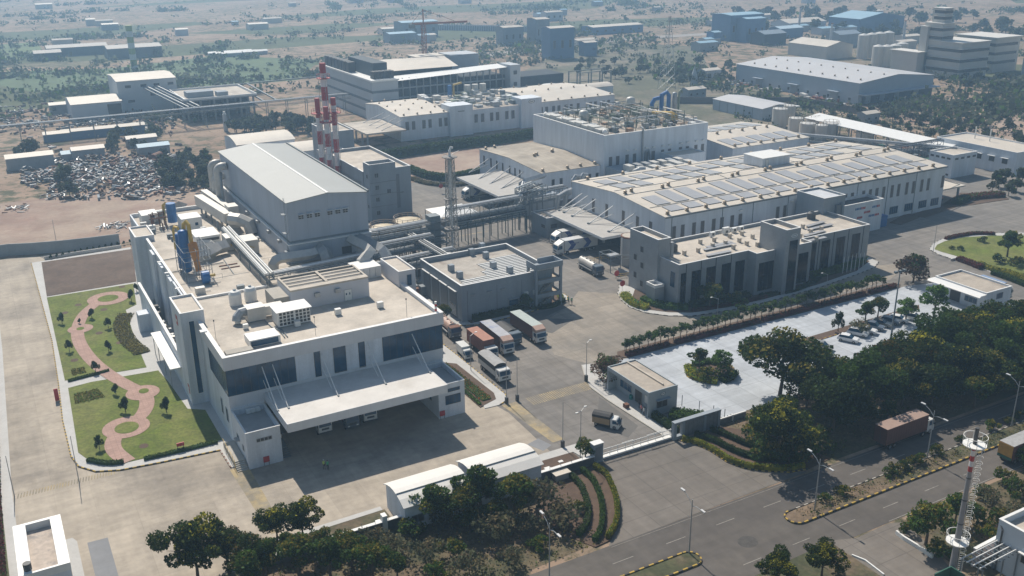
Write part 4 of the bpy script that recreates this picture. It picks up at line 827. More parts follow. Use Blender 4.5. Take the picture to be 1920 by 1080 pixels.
def panel_sheet(par, x0, x1, y0, y1, fz, nm='solar_panel'):
    mb = MB(panel); h = .18; mb.poly([(x0, y0, fz(y0)+h), (x1, y0, fz(y0)+h), (x1, y1, fz(y1)+h), (x0, y1, fz(y1)+h)])
    for (a, b) in (((x0, y0), (x1, y0)), ((x1, y0), (x1, y1)), ((x1, y1), (x0, y1)), ((x0, y1), (x0, y0))): mb.poly([(a[0], a[1], fz(a[1])+.02), (b[0], b[1], fz(b[1])+.02), (b[0], b[1], fz(b[1])+h), (a[0], a[1], fz(a[1])+h)], steel)
    mb.build(nm, par)
for k in range(16):
    x = 149.2+k*6.15
    if 3 < k < 16 or k < 4:
        panel_sheet(wh, x, x+4.4, 185.0, 188.8, on_roof); panel_sheet(wh, x-.3, x+4.1, 190.4, 199.6 if k % 3 else 197.2, on_roof)
        if k % 4 != 2: panel_sheet(wh, x+.2, x+4.6, 206.5, 212.6, on_roof)
        panel_sheet(wh, x, x+4.4, 214.4, 222.0 if k % 2 else 220.4, on_roof)
def tvent(par, x, y, z, s=1.):
    mb = MB(M('vent_metal', (.33, .27, .2), .5, .2, 2, metal=.3)); mb.box(x-.4*s, x+.4*s, y-.4*s, y+.4*s, z, z+.3*s); mb.tube([(x, y, z+.3*s), (x, y, z+.55*s), (x, y, z+.9*s), (x, y, z+1.05*s)], .4, n=10, rs=[.3*s, .5*s, .5*s, .15*s]); mb.build('roof_vent', par)
for k in range(17):
    x = 147+k*6.2; tvent(wh, x, 183.6, on_roof(183.6))
    if k % 2 == 0: tvent(wh, x, 201.8, on_roof(201.8)); tvent(wh, x+2.6, 202.6, on_roof(202.6)); tvent(wh, x+3, 224.3, on_roof(224.3))
ln = MB(steel)
for y in (189.6, 200.8, 205.4, 213.5, 223.2): ln.bar((146, y, on_roof(y)+.06), (250.6, y, on_roof(y)+.06), .12, .1)
for x in (181.5, 212): ln.bar((x, 183, on_roof(183)+.07), (x, 204, on_roof(204)+.07), .1); ln.bar((x, 204.5, on_roof(204.5)+.07), (x, 225, on_roof(225)+.07), .1)
ln.build('cable_tray', wh)
sc = MB(M('side_canopy', (.3, .3, .29))); sc.box(168.5, 177.5, 178.3, 182.4, 6.8, 7.0); sc.build('door_canopy', wh)
rbx = thing('roof_cabin', 'white cabin with a door sitting on the ridge of the solar warehouse', 'plant room', (204, 209, 14))
MB(cladding).box(198.6, 209.4, 205.2, 213.2, 13.6, 16.9).build('wall', rbx); MB(whitep).box(198.4, 209.6, 205.0, 213.4, 16.9, 17.05).build('roof', rbx); winy(rbx, 199.8, 200.9, 14.4, 16.5, 205.2, mat=whitep, name='door')
mc = thing('loading_canopy', 'flat grey loading canopy with inclined struts at the left end of the solar warehouse', 'canopy', (139, 208, 0))
MB(M('canopy_grey', (.40, .385, .36), .8, .1, .3, fine=.03)).box(134.6, 145.3, 194.0, 222.5, 5.6, 6.1).build('canopy_slab', mc); MB(whitep).box(134.5, 134.59, 193.9, 222.6, 5.5, 6.2).box(134.6, 145.3, 193.9, 193.98, 5.5, 6.2).build('fascia', mc)
for (px, py, qx, qy) in ((1048, 395, 1092, 362), (1057, 399, 1103, 366), (1072.5, 406, 1119, 372), (1103, 420, 1151, 385), (1141, 435, 1190, 400)):
    b = g(px, py, 6.1); e = gx(qx, qy, 145.4); s = MB(whitep); s.tube([b, e], .14, n=7); s.build('strut', mc); s = MB(whitep); s.tube([b, (e.x, e.y, e.z-2.4)], .1, n=6); s.box(b.x-.25, b.x+.25, b.y-.25, b.y+.25, 6.1, 6.5, steel); s.build('strut', mc)
for y in (196, 206, 214): MB(whitep).box(143.2, 143.8, y, y+.6, 0, 5.6).build('column', mc)
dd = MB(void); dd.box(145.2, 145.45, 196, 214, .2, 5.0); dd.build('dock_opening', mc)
sb = thing('flat_block', 'low plain grey block with small dark window left of the warehouse canopy', 'building', (136, 221, 0)); flat_roof(sb, 132.3, 142.5, 217.8, 226, 5.7, wall=greyw, roof=roofb, pz=.3); winx(sb, 218.6, 220.6, 2.6, 3.6, 132.3, mat=dark); winy(sb, 133.6, 135.6, 2.6, 3.8, 217.8, mat=dark)
rc = thing('side_canopy', 'flat cream canopy at the right end of the solar warehouse', 'canopy', (258, 188, 0)); MB(roofw).box(251.1, 264.2, 184.5, 203, 4.4, 4.8).build('canopy_slab', rc)
for y in (186, 194): MB(steel).bar((263.4, y, 4.8), (251.2, y, 8.5), .2).build('strut', rc); MB(greyw).box(263.2, 263.7, y, y+.5, 0, 4.4).build('column', rc)
# small tank near the office
tk = thing('storage_tank', 'tall grey ribbed tank with rusty rim beside the warehouse canopy', 'tank', (139, 188, 0)); MB(M('tank_grey', (.36, .36, .36), .6, .1, .5, streak=True)).cyl(139, 188, 0, 7.4, 2.4, n=24).build('shell', tk); MB(rust).cyl(139, 188, 7.4, 7.7, 2.5, n=24).build('rim', tk); MB(roofc).cyl(139, 188, 7.7, 7.75, 2.1, n=24).build('top', tk)
for k in range(6): t = 2*pi*k/6; MB(whitep).bar((139+2.5*cos(t), 188+2.5*sin(t), 0), (139+2.5*cos(t), 188+2.5*sin(t), 7.5), .15).build('stiffener', tk)
# ================================================================== production hall P and Q
ph = thing('production_building', 'tall white production building crowded with pipes and ducts on its open roof', 'building', (192, 270, 0))
flat_roof(ph, 171.7, 213.6, 247.6, 292, 19.4, wall=cladding, roof=roofb, pz=1.1, t=.5, cop=whitep)
for px in (1145, 1158.5, 1176, 1190, 1212, 1225, 1242.5, 1255.5, 1276, 1289, 1305, 1317.5):
    x = gy(px, 285-.1*(px-1145), 247.6).x; zz = 12.3; winy(ph, x-.6, x+.6, zz-3.4, zz, 247.6, mat=M('louvre_window', (.13, .12, .115)))
    if px > 1170: MB(whitep).box(x-.5, x+.5, 247.1, 247.58, zz+1.2, zz+1.7).build('vent_hood', ph)
MB(metal).tube([(186.5, 247.3, 0), (186.5, 247.3, 20.2), (186.5, 248.4, 20.6)], .35, n=8).build('downpipe', ph); MB(metal).tube([(187.8, 247.2, 4), (187.8, 247.2, 12.5), (189, 247.2, 13), (189.6, 247.2, 10)], .3, n=8).build('downpipe', ph)
pb = thing('side_plant_room', 'low pale plant room against the front of the piped production building', 'plant room', (200, 243, 0)); flat_roof(pb, 194, 207, 240.5, 247.5, 11.5, wall=cladding, roof=roofw, pz=.3)
# roof pipework of P
random.seed(31)
Z = 18.35
pk = thing('pipe_forest', 'dense green and grey pipe forest filling the centre of the production roof', 'pipework', (195, 268, Z))
gpipe = M('pipe_green', (.19, .23, .17), .6, .2, 1.); rpipe = M('pipe_rusty', (.33, .2, .12), .8, .3, 1.)
for i in range(64):
    x = random.uniform(180, 212); y = random.uniform(252, 288); L = random.uniform(4, 16); z = Z+random.choice((.6, 1.2, 2., 2.8, 3.4)); m_ = random.choice((metal, gpipe, gpipe, whitep, steel, duct, rpipe, metal)); r_ = random.choice((.1, .14, .2, .3))
    q = (x, min(290, y+L), z) if random.random() < .55 else (min(212.5, x+L), y, z)
    MB(m_).tube([(x, y, z), q, (q[0], q[1], Z+.1)], r_, n=6).build('pipe', pk)
fr = MB(M('frame_green', (.14, .17, .14), .7, .2, 1.))
for x in range(179, 213, 4):
    for y in range(252, 290, 5):
        h = random.choice((2.6, 3.4, 4)); fr.bar((x, y, Z), (x, y, Z+h), .16)
        if x < 209: fr.bar((x, y, Z+2.6), (x+4, y, Z+2.6), .12)
        if y < 284: fr.bar((x, y, Z+2.6), (x, y+5, Z+2.6), .12)
fr.build('frame', pk)
bl = thing('pump_bed', 'rows of small valves and motors under the production roof pipes', 'machine', (195, 268, Z))
for i in range(96):
    x = random.uniform(178, 212); y = random.uniform(249.5, 289); s = random.uniform(.4, 1.1); h = random.uniform(.3, 1.8); MB(random.choice((metal, duct, steel, whitep, rpipe, gpipe, dark))).box(x-s, x+s, y-s, y+s, Z+.03, Z+h).build('machine', bl)
dx = thing('roof_duct_row', 'ribbed grey duct boxes with white ends along the production roof left edge', 'duct', (174.5, 268, Z))
for k in range(9):
    y = 252+k*3.9; MB(duct).box(173, 176.4, y, y+3.5, Z+.2, Z+2.0+(k % 2)*.3).build('duct_section', dx)
for y in (251.2, 264, 277, 287.6): MB(whitep).tube([(174.2, y, Z+.2), (174.2, y, Z+1.4), (174.6, y-.3, Z+1.9)], .9, n=12).build('duct_end', dx, smooth=True)
for (x, y, r, h, m_, lab) in ((180.5, 273, 1.6, 4.6, duct, 'pale upright vessel near the left rear of the production roof pipes'), (208, 284, 1.6, 5.2, duct, 'grey upright vessel at the rear right of the production roof'), (203.5, 286, 1.0, 3.6, duct, 'slim pale vessel behind the production roof pipes')):
    t = thing('process_vessel', lab, 'vessel', (x, y, Z)); vessel(t, x, y, Z+.4, Z+h, r, m_, 'shell')
    for s in (-.6, .6): MB(steel).box(x+s*r-.1, x+s*r+.1, y-.1, y+.1, Z, Z+.6).build('leg', t)
bt = thing('scrubber', 'blue scrubber columns with bent blue ducts at the right end of the production roof', 'machine', (212, 280, Z))
Zb = 17.2; fx = 214.5; fy = 277
bp_ = thing('scrubber_platform', 'steel platform carrying the blue scrubber at the right rear of the production building', 'platform', (219, 278, 0)); MB(cladding).box(213.8, 226, 268, 288, 0, 16.8).build('wall', bp_); MB(roofb).box(213.7, 226.1, 267.9, 288.1, 16.8, 17.0).build('roof', bp_)
MB(blue).tube([(215.4, 281, Zb), (215.4, 281, Zb+3.6), (216.2, 280.6, Zb+5.2), (218, 280, Zb+5.6)], .8, n=10).build('duct', bt); MB(blue).tube([(219.0, 280, Zb), (219.0, 280, Zb+7)], .8, n=12).build('column', bt)
MB(blue).tube([(219.0, 280, Zb+6.5), (220.6, 279.4, Zb+7.6), (221.4, 279, Zb+6.4), (221.4, 279, Zb+.4)], .8, n=10).build('duct', bt); vessel(bt, 223.8, 278.6, Zb, Zb+7.4, .9, metal, 'vessel')
MB(M('pipe_green', (.19, .23, .17))).tube([(225.2, 278, Zb), (225.4, 278, Zb+7.4), (226, 277.8, Zb+8.2), (226.4, 277.6, Zb+7)], .45, n=8).build('pipe', bt)
yp = thing('yellow_pipes', 'fat yellow pipes bending down at the right front of the production roof', 'pipework', (210, 260, Z))
for k in range(3): MB(yellow).tube([(204+k*1.1, 266, Z+2.6), (207.5+k*1.1, 262, Z+2.6), (208.4+k*1.1, 260.6, Z+1.8), (208.6+k*1.1, 260.3, Z+.3)], .4, n=8).build('pipe', yp)
# plant between W and P
pm = thing('duct_gallery', 'line of grey duct boxes and machines between the solar warehouse and the piped building', 'machine', (180, 234, 0)); random.seed(8)
MB(greyw).box(172, 196, 226.5, 247, 0, 9.6).build('deck', pm)
for k in range(8):
    x = 172.4+k*3.0; MB(duct).box(x, x+2.4, 228.5+(k % 3)*.8, 233.5+(k % 2)*2, 9.65, 11.0+(k % 3)*.5).build('duct_box', pm)
for k in range(7): x = 174+k*3.2; MB(random.choice((duct, metal, greyw))).box(x, x+2, 237, 240.5, 9.65, 11.4).build('machine_box', pm)
MB(metal).tube([(172.5, 232, 9.7), (172.5, 232, 11.2), (173.4, 231, 11.8), (175, 230.4, 11.8)], .8, n=10).build('duct', pm)
qb = thing('low_hall', 'low white hall with weathered brownish striped roof and inclined canopy struts', 'building', (160, 270, 0))
gable_x(qb, 149.8, 171.6, 249.6, 291.5, 9.6, 10.6, cladding, M('roof_striped', (.43, .38, .31), .9, .12, .2, col2=(.30, .26, .21), thr=(.42, .62), grid=(1.5, 1e6, .1), gcol=.8, gvar=.12), yr=270.5)
for px in (1037, 1052, 1074.5, 1086, 1105, 1119): x = gy(px, 345, 249.6).x; winy(qb, x-.5, x+.5, 4.2, 7.2, 249.6, mat=dark)
for px, py in ((908, 307), (921, 313), (932, 318), (943, 322), (956, 327), (966, 331), (975, 338)): p = gx(px, py, 149.8); winx(qb, p.y-.45, p.y+.45, 5, 8, 149.8, mat=dark)
for (x, y) in ((151, 251), (151, 289), (158, 268), (159.4, 268.8), (160, 250.8), (165, 251), (166, 270), (166.8, 271), (170.5, 251), (155, 290)): tvent(qb, x, y, 9.7+(1 if 262 < y < 278 else .1))
qc = thing('loading_canopy', 'flat grey loading canopy hung beside the low brown roofed hall', 'canopy', (139, 262, 0)); MB(M('canopy_grey', (.4, .385, .36))).box(132.6, 149.6, 246, 274.5, 5.0, 5.5).build('canopy_slab', qc); MB(whitep).box(132.5, 132.59, 245.9, 274.6, 4.9, 5.6).box(132.6, 149.6, 245.9, 245.98, 4.9, 5.6).build('fascia', qc)
for (px, py, qx, qy) in ((879, 324, 917, 297), (897, 336, 936, 305), (918, 345, 958, 313), (939, 354, 981, 322)):
    b = g(px, py, 5.5); e = gx(qx, qy, 149.8); MB(metal).tube([b, (e.x, e.y, min(e.z, 9.3))], .13, n=6).build('strut', qc); MB(metal).tube([b, (e.x, e.y, min(e.z, 9.3)-2)], .1, n=6).build('strut', qc)
for y in (247, 260, 273): MB(greyw).box(148.4, 149, y, y+.6, 0, 5.0).build('column', qc)
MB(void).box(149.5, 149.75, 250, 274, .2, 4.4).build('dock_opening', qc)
# duct machine on the right of that canopy
dm = thing('duct_machine', 'grey duct and fan boxes at the canopy corner of the brown roofed hall', 'machine', (143, 244, 0)); MB(greyw).box(138, 149.5, 240, 245.6, 0, 5.6).build('deck', dm); MB(duct).box(140, 143, 241, 244, 5.65, 8).build('fan_box', dm); MB(duct).box(137.6, 140, 242, 245, 5.65, 7.2).build('fan_box', dm); MB(metal).tube([(138.6, 243.2, 7.2), (138.6, 243.2, 9.2), (140, 243.2, 9.8), (149, 246.5, 9.8)], .8, n=4).build('duct', dm)
dw = thing('wall_duct', 'twin silver hooked ducts at the rear left corner of the solar warehouse', 'duct', (145, 226, 0))
for (x, y) in ((147, 227.2), (150, 227.8)): MB(metal).tube([(x-7, y-2, 5), (x-6, y-1.6, 9), (x-2.5, y-.4, 9.6), (x, y, 10), (x, y, 12.6), (x+.8, y, 13.6), (x+1.8, y, 13.4), (x+2, y, 10)], .75, n=10).build('duct', dw)
# ================================================================== rear long building R
rb_ = thing('rear_factory', 'long white factory in the middle distance with pale roof and narrow windows', 'building', (200, 380, 0))
gable_x(rb_, 149.9, 171.5, 361.2, 400, 10.0, 11.6, cladding, roofw, yr=385)
w = MB(cladding); w.box(171.6, 215.5, 361.4, 402, 0, 9.8); w.build('wall', rb_); MB(roofb).sheet([(171.6, 361.4), (215.5, 361.4), (215.5, 402), (171.6, 402)], 9.83).build('roof', rb_)
gable_x(rb_, 215.6, 255.5, 361.2, 404, 10.0, 11.2, cladding, roofw, yr=384)
for (a, b) in ((171.4, 182), (205.4, 215.6)): MB(cladding).box(a, b, 359.3, 368, 0, 12.6).build('stair_block', rb_)
oval(rb_, (210.5, 359.28, 11.2), 1.6, .8, (dgrey, whitep, dgrey)); MB(dgrey).box(175, 178, 359.2, 359.28, 10.0, 10.4).build('lettering', rb_)
for px in (763, 775, 794.5, 806, 825.5, 836, 893, 905, 922, 933, 950.5, 962): x = gy(px, 225, 361.2).x; winy(rb_, x-.7, x+.7, 4.4, 7.8, 361.2, mat=M('louvre_window', (.13, .12, .115)))
for px in (1015, 1025, 1038, 1048, 1061, 1071, 1084, 1107, 1116, 1131, 1141): x = gy(px, 200, 361.2).x; winy(rb_, x-.7, x+.7, 4.4, 7.8, 361.2, mat=M('louvre_window', (.13, .12, .115)))
for i in range(18): tvent(rb_, 152+(i % 4)*6, 362.5+(i//4)*8.8, 10.2+1.2*(1-abs((362.5+(i//4)*8.8)-385)/24), .8)
for i in range(18): tvent(rb_, 219+(i % 6)*7, 362.5+(i//6)*20, 10.2+(1.1 if i//6 == 1 else 0), .8)
cn = thing('loading_canopy', 'flat pale loading canopy at the left end of the rear factory', 'canopy', (140, 368, 0)); MB(roofc).box(132.6, 149.7, 355, 382, 5.4, 6.0).build('canopy_slab', cn)
for y in (358, 364, 371, 378): MB(metal).tube([(140, y, 6), (149.8, y, 9.4)], .14, n=6).build('strut', cn); MB(greyw).box(134, 134.6, y, y+.6, 0, 5.4).build('column', cn)
ac = thing('roof_shelter', 'thin white arched roof at the far right end of the rear factory', 'shelter', (268, 408, 0)); arch_x(ac, 254.5, 284, 403, 413, 6.5, 1.2, white, roofw)
random.seed(12); er = thing('roof_machinery', 'jumble of white machines and blue and yellow pipes on the rear factory roof', 'machine', (193, 380, 9.8))
for i in range(70): x = random.uniform(173, 214); y = random.uniform(364, 400); s = random.uniform(.4, 1.6); MB(random.choice((whitep, duct, metal, steel, gpipe, whitep))).box(x-s, x+s, y-s, y+s, 9.85, 10.2+random.uniform(.4, 2)).build('machine_box', er)
for i in range(26): x = random.uniform(173, 205); y = random.uniform(364, 398); z = 10.4+random.random()*2; MB(random.choice((metal, gpipe, whitep))).tube([(x, y, z), (x+random.uniform(3, 9), y, z)], .16, n=5).build('pipe', er)
MB(blue).tube([(190, 398, 10), (190, 398, 15)], 1.0, n=10).build('vessel', er); MB(yellow).tube([(192, 398, 10), (192, 398, 15), (196, 398, 15.6)], .5, n=8).build('pipe', er)
for x in (199, 203, 207): MB(duct).cyl(x, 398, 9.9, 14.4, 1.5, n=12).build('vessel', er)
# ================================================================== far framed factory behind R
ff = thing('framed_factory', 'tall grey factory with open steel floors and black cooling units on its roof', 'building', (190, 420, 0))
MB(M('far_wall', (.42, .45, .48), .7, .06, .2)).box(157, 169.5, 409, 480, 0, 17.6).build('wall', ff)
for z in (3.5, 8, 12.5): MB(M('far_band', (.12, .14, .16))).box(156.9, 169.6, 408.9, 480.1, z, z+1.1).build('window_band', ff)
MB(whitep).box(156.5, 170, 408.5, 480.5, 17.6, 18.3).build('parapet', ff)
for k in range(7): MB(dark).box(157.5, 161, 440+k*5, 443.6+k*5, 18.4, 23).build('cooling_unit', ff)
for k in range(6): MB(dark).box(159+k*1.7, 160.4+k*1.7, 412, 416, 18.4, 21.6).build('cooling_unit', ff)
MB(M('far_dark', (.06, .075, .085), .8, .1, .5)).box(162, 169, 420, 452, 18.4, 24.4).build('plant_room', ff)
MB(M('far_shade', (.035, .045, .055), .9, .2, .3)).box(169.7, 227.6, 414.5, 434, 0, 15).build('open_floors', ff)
fl = MB(M('far_band2', (.30, .33, .36)))
for z in (4, 8.5, 12.8): fl.box(169.7, 227.6, 413.4, 414.4, z, z+.6)
for k in range(17): fl.box(170+k*3.5, 170.4+k*3.5, 413.5, 414.3, 0, 17.6)
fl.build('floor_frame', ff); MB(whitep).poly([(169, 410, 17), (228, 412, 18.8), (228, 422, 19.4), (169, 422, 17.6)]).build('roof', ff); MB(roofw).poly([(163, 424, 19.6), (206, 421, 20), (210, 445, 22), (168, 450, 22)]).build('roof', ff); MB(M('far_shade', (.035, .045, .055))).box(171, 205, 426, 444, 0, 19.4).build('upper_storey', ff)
MB(M('far_wall', (.42, .45, .48))).box(227.8, 233.4, 409, 420, 0, 20).build('stair_tower', ff)
for z in (5, 10, 15.5): MB(dark).box(229.6, 231.4, 408.8, 409, z, z+1.8).build('window', ff)
MB(M('far_wall', (.42, .45, .48))).box(212, 228, 442, 456, 0, 22.5).build('upper_block', ff); MB(roofw).box(196, 214, 448, 460, 21.4, 22).build('roof_sheet', ff)
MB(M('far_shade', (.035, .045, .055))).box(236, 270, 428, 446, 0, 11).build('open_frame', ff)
for (x, y, lab) in ((254, 414, 'white round tank with pale lid beside the dark open frame'), (236, 401, 'smaller white tank in front of the stair tower of the framed factory')): 
    t = thing('storage_tank', lab, 'tank', (x, y, 0)); MB(tank_m).cyl(x, y, 0, 8, 5 if x > 250 else 3, n=20).build('shell', t); MB(whitep).cyl(x, y, 8, 8.6, 4.6 if x > 250 else 2.7, n=20, r2=1).build('top', t)
stf = thing('steel_frame', 'bare dark steel frame standing right of the white round tank', 'frame', (302, 440, 0)); q = MB(steel)
for x in (272, 279, 286, 293):
    for y in (418, 426): q.bar((x, y, 0), (x, y, 12), .5)
for z in (6, 11.8):
    for y in (418, 426): q.bar((272, y, z), (293, y, z), .4)
q.build('members', stf)
crn = thing('tower_crane', 'red lattice tower crane rising behind the framed factory roof', 'crane', (222, 476, 0)); q = MB(M('crane_red', (.28, .13, .10), .6, .1, 1.))
cx, cy = 206.5, 461
for sx in (-.9, .9):
    for sy in (-.9, .9): q.bar((cx+sx, cy+sy, 0), (cx+sx, cy+sy, 37), .3)
for k in range(18): z = 2*k+1; q.bar((cx-.9, cy-.9, z), (cx+.9, cy-.9, z+2), .2); q.bar((cx-.9, cy-.9, z), (cx-.9, cy+.9, z+2), .2)
q.build('mast', crn); q = MB(M('crane_red', (.42, .09, .05))); q.bar((cx-5, cy+3, 36.5), (cx+20, cy-10, 37.5), .8, 1.0); q.bar((cx, cy, 37), (cx, cy, 44), .5); q.bar((cx, cy, 43.5), (cx+14, cy-7, 38), .2); q.bar((cx, cy, 43.5), (cx-5, cy+3, 37), .2); q.build('jib', crn); MB(steel).box(cx-6.2, cx-3.6, cy+2, cy+4.4, 34.4, 36.6).build('counterweight', crn)
# ================================================================== mid building (grey, by the stacks)
mb_ = thing('boiler_building', 'grey building with projecting stair tower right of the striped chimneys', 'building', (104, 278, 0))
flat_roof(mb_, 96, 111.2, 262, 295.5, 14.4, wall=greyw, roof=roofc, pz=.9, t=.35); MB(dgrey).box(105.2, 107.4, 261.9, 262, 2, 12.4).build('recess', mb_); MB(dgrey).box(105.2, 108.6, 261.7, 261.89, 6.6, 6.8).build('ledge', mb_); MB(steel).box(95.9, 96, 264, 290, 6, 11).build('louvre_bay', mb_)
msx = thing('stair_tower', 'grey stair tower with rows of small twin windows in front of the boiler building', 'tower', (100, 263, 0)); flat_roof(msx, 96.2, 104.4, 257.2, 262-.02, 17.3, wall=greyw, roof=roofc, pz=1.6, t=.3)
for z in (2.2, 6.2, 9.8, 13.4):
    winy(msx, 97.8, 98.9, z, z+1.2, 257.2, mull=2, mat=dark); MB(dgrey).box(96.15, 104.45, 257.12, 257.19, z-1.6, z-1.45).build('band', msx)
winy(msx, 101.4, 102.6, 8.2, 9.5, 257.2, mull=2, mat=dark)
for z in (4, 9, 13): winx(msx, 258.6, 259.6, z, z+1.1, 96.2, mat=dark)
md = thing('transformer_house', 'grey twin box building partly hidden behind the striped chimneys', 'building', (101, 305, 0)); flat_roof(md, 98, 106, 301, 310, 12, wall=greyw, roof=roofc, pz=.5); flat_roof(md, 103, 112, 312, 330, 17, wall=greyw, roof=roofc, pz=.5)
# chimneys
cred = M('chimney_red', (.34, .035, .04), .55, .1, 1.); cwh = M('chimney_white', (.66, .66, .67), .55, .06, 1.)
def stack(lab, pxt, pyt, Y, h, r, band, first_red=True, plat=True):
    # foot found on the plane Y, top at the photographed height
    best = None
    for i in range(600):
        x = 70+i*.1; v = Vector((x, Y, h))-Vector((0, 0, CAM_H)); xx = 960+FOC*v.dot(_r)/v.dot(_fw)
        if best is None or abs(xx-pxt) < best[0]: best = (abs(xx-pxt), x)
    x = best[1]; top = gx(pxt, pyt, x).z if False else h; t = thing('chimney', lab, 'chimney', (x, Y, 0)); z = top; k = 0
    while z > 0:
        z0 = max(0, z-band[min(k, len(band)-1)]); MB(cred if (k % 2 == 0) == first_red else cwh).tube([(x, Y, z0), (x, Y, z)], r, n=14).build('band', t); z = z0; k += 1
    q = MB(metal)
    for s in range(3):
        a = 2*pi*s/3+.5; px_, py_ = x+1.5*cos(a), Y+1.5*sin(a); q.bar((px_, py_, 0), (px_, py_, top-5), .09)
        b = 2*pi*(s+1)/3+.5; qx_, qy_ = x+1.5*cos(b), Y+1.5*sin(b)
        for m in range(int((top-6)/3)): q.bar((px_, py_, m*3), (qx_, qy_, m*3+3), .05); q.bar((px_, py_, m*3+3), (qx_, qy_, m*3+3), .05)
    q.build('lattice', t)
    if plat:
        q = MB(cred if first_red else cwh); q.cyl(x, Y, top-4.6, top-4.4, 2.1, n=16)
        for m in range(10): a = 2*pi*m/10; q.bar((x+2*cos(a), Y+2*sin(a), top-4.4), (x+2*cos(a), Y+2*sin(a), top-3.3), .08)
        for m in range(10): a = 2*pi*m/10; b = 2*pi*(m+1)/10; q.bar((x+2*cos(a), Y+2*sin(a), top-3.3), (x+2*cos(b), Y+2*sin(b), top-3.3), .08)
        q.build('platform', t)
    return t
def hfor(px, py, Y):  # height on the sight line at depth Y
    return gy(px, py, Y).z
stack('tallest red and white banded chimney with top platform', 604, 118, 283, hfor(604, 118, 283), .95, (3, 4, 4.1))
stack('slim red and white chimney left of the tallest one', 594, 184, 279, hfor(594, 184, 279), .75, (5.8, 4, 4))
stack('slim red and white chimney right of the tallest one', 624, 183, 281, hfor(624, 183, 281), .8, (2.3, 1.9, 4.1, 4.2))
stack('short red and white chimney standing in front of the tallest one', 610, 200, 275, hfor(610, 200, 275), .75, (3.8, 4.1, 4))
# ================================================================== tanks, pipe racks, mast
for (x, y, r, h, lab) in ((90.6, 234, 3.6, 5.6, 'left cream topped storage tank with rusty railing by the pipe racks'), (98.6, 236, 3.9, 5.8, 'right cream topped storage tank with rusty railing by the pipe racks')):
    t = thing('storage_tank', lab, 'tank', (x, y, 0)); MB(M('tank_brown', (.25, .2, .15), .7, .2, .5, streak=True)).cyl(x, y, 0, h, r, n=28).build('shell', t); MB(M('tank_cream', (.52, .44, .30), .6, .1, .8)).cyl(x, y, h, h+.5, r*.92, n=28, r2=r*.2).build('top', t)
    q = MB(M('rail_rusty', (.33, .26, .2)))
    for m in range(16): a = 2*pi*m/16; b = 2*pi*(m+1)/16; q.bar((x+r*cos(a), y+r*sin(a), h), (x+r*cos(a), y+r*sin(a), h+1.1), .1); q.bar((x+r*cos(a), y+r*sin(a), h+1.1), (x+r*cos(b), y+r*sin(b), h+1.1), .1); q.bar((x+r*cos(a), y+r*sin(a), h+.6), (x+r*cos(b), y+r*sin(b), h+.6), .07)
    q.build('railing', t)
for (x, y, r) in ((86, 239, 1.6), (88.5, 242.5, 1.4), (83.4, 236, 1.3)): q = MB(tank_m); q.cyl(x, y, 0, 4.4, r, n=16); q.cyl(x, y, 4.4, 4.8, r, n=16, r2=.2); solo(q, 'small_tank', 'small pale drum tank squeezed between the tall hall and the cream tanks', 'tank', group='small drum tanks beside the tall hall')
truss_rack('pipe_rack', 'wide dark pipe bridge running from the cream tanks to the lattice mast', [(72, 224.5), (84, 221.5), (103, 222.6)], 4, 6.4, 8.6, step=3.2, pipes=7, zg=0)
truss_rack('pipe_rack', 'long two level pipe bridge spanning the rear yard to the low grey block', [(106, 225.5), (130, 227)], 3.2, 7.4, 10.2, step=3, pipes=8, zg=0)
truss_rack('pipe_rack', 'pipe rack tower stub joining the bridge to the low brown roofed hall', [(131, 228), (139, 240)], 3.2, 7.4, 10.2, step=3, pipes=5, zg=0)
truss_rack('pipe_rack', 'short pipe bridge running from the rack corner behind the flat block toward the warehouse', [(131, 229), (146, 230)], 2.6, 7.4, 10.2, step=3, pipes=5, zg=0)
truss_rack('pipe_rack', 'low pipe rack in shade behind the roof stair room', [(72, 204), (98, 206)], 2.4, 4, 6, step=3.4, pipes=6, zg=0)
truss_rack('pipe_rack', 'narrow cross rack reaching toward the utility building', [(92, 220), (92.5, 198)], 1.8, 5.6, 7.2, step=3.4, pipes=4, zg=0)
truss_rack('pipe_rack', 'low pipe rack beside the right wall of the tall hall', [(73, 190), (73, 221)], 2.2, 4, 6, step=3.4, pipes=6, zg=0)
truss_rack('pipe_rack', 'lower pipe tier under the wide dark pipe bridge by the lattice mast', [(72, 223.9), (84, 220.9), (103, 222)], 5, 2.8, 4.6, step=3.2, pipes=8, zg=0)
truss_rack('pipe_rack', 'lower shaded pipe tier under the long rear yard bridge', [(106, 225.2), (130, 226.8)], 3.6, 4.8, 6.4, step=2.4, pipes=6, zg=0, mat=M('rack_green', (.08, .12, .11)))
truss_rack('pipe_rack', 'square steel rack tower carrying pipes where the rear yard bridge turns', [(130, 226.4), (137, 230)], 6, 10.4, 12.2, step=2.2, pipes=5, zg=0)
truss_rack('pipe_rack', 'steel platform frame standing between the utility building and the pipe bridge', [(76, 213), (96, 214.5)], 3, 5.2, 7.6, step=2.6, pipes=6, zg=0)
sg = thing('pump_station', 'dark cluster of pumps and machines on the ground under the pipe racks', 'machine', (86, 210, 0)); random.seed(19)
for i in range(60): x = random.uniform(72, 100); y = random.uniform(192, 228); s = random.uniform(.3, 1.2); MB(random.choice((steel, metal, dark, rust, greyw))).box(x-s, x+s, y-s, y+s, .03, random.uniform(.8, 3.2)).build('pump', sg)
cabm = thing('control_cabinet', 'dark steel clad box tower beside the lattice mast', 'cabin', (101, 222, 0)); MB(steel).box(98.6, 101.6, 221, 224, 0, 10.4).build('casing', cabm)
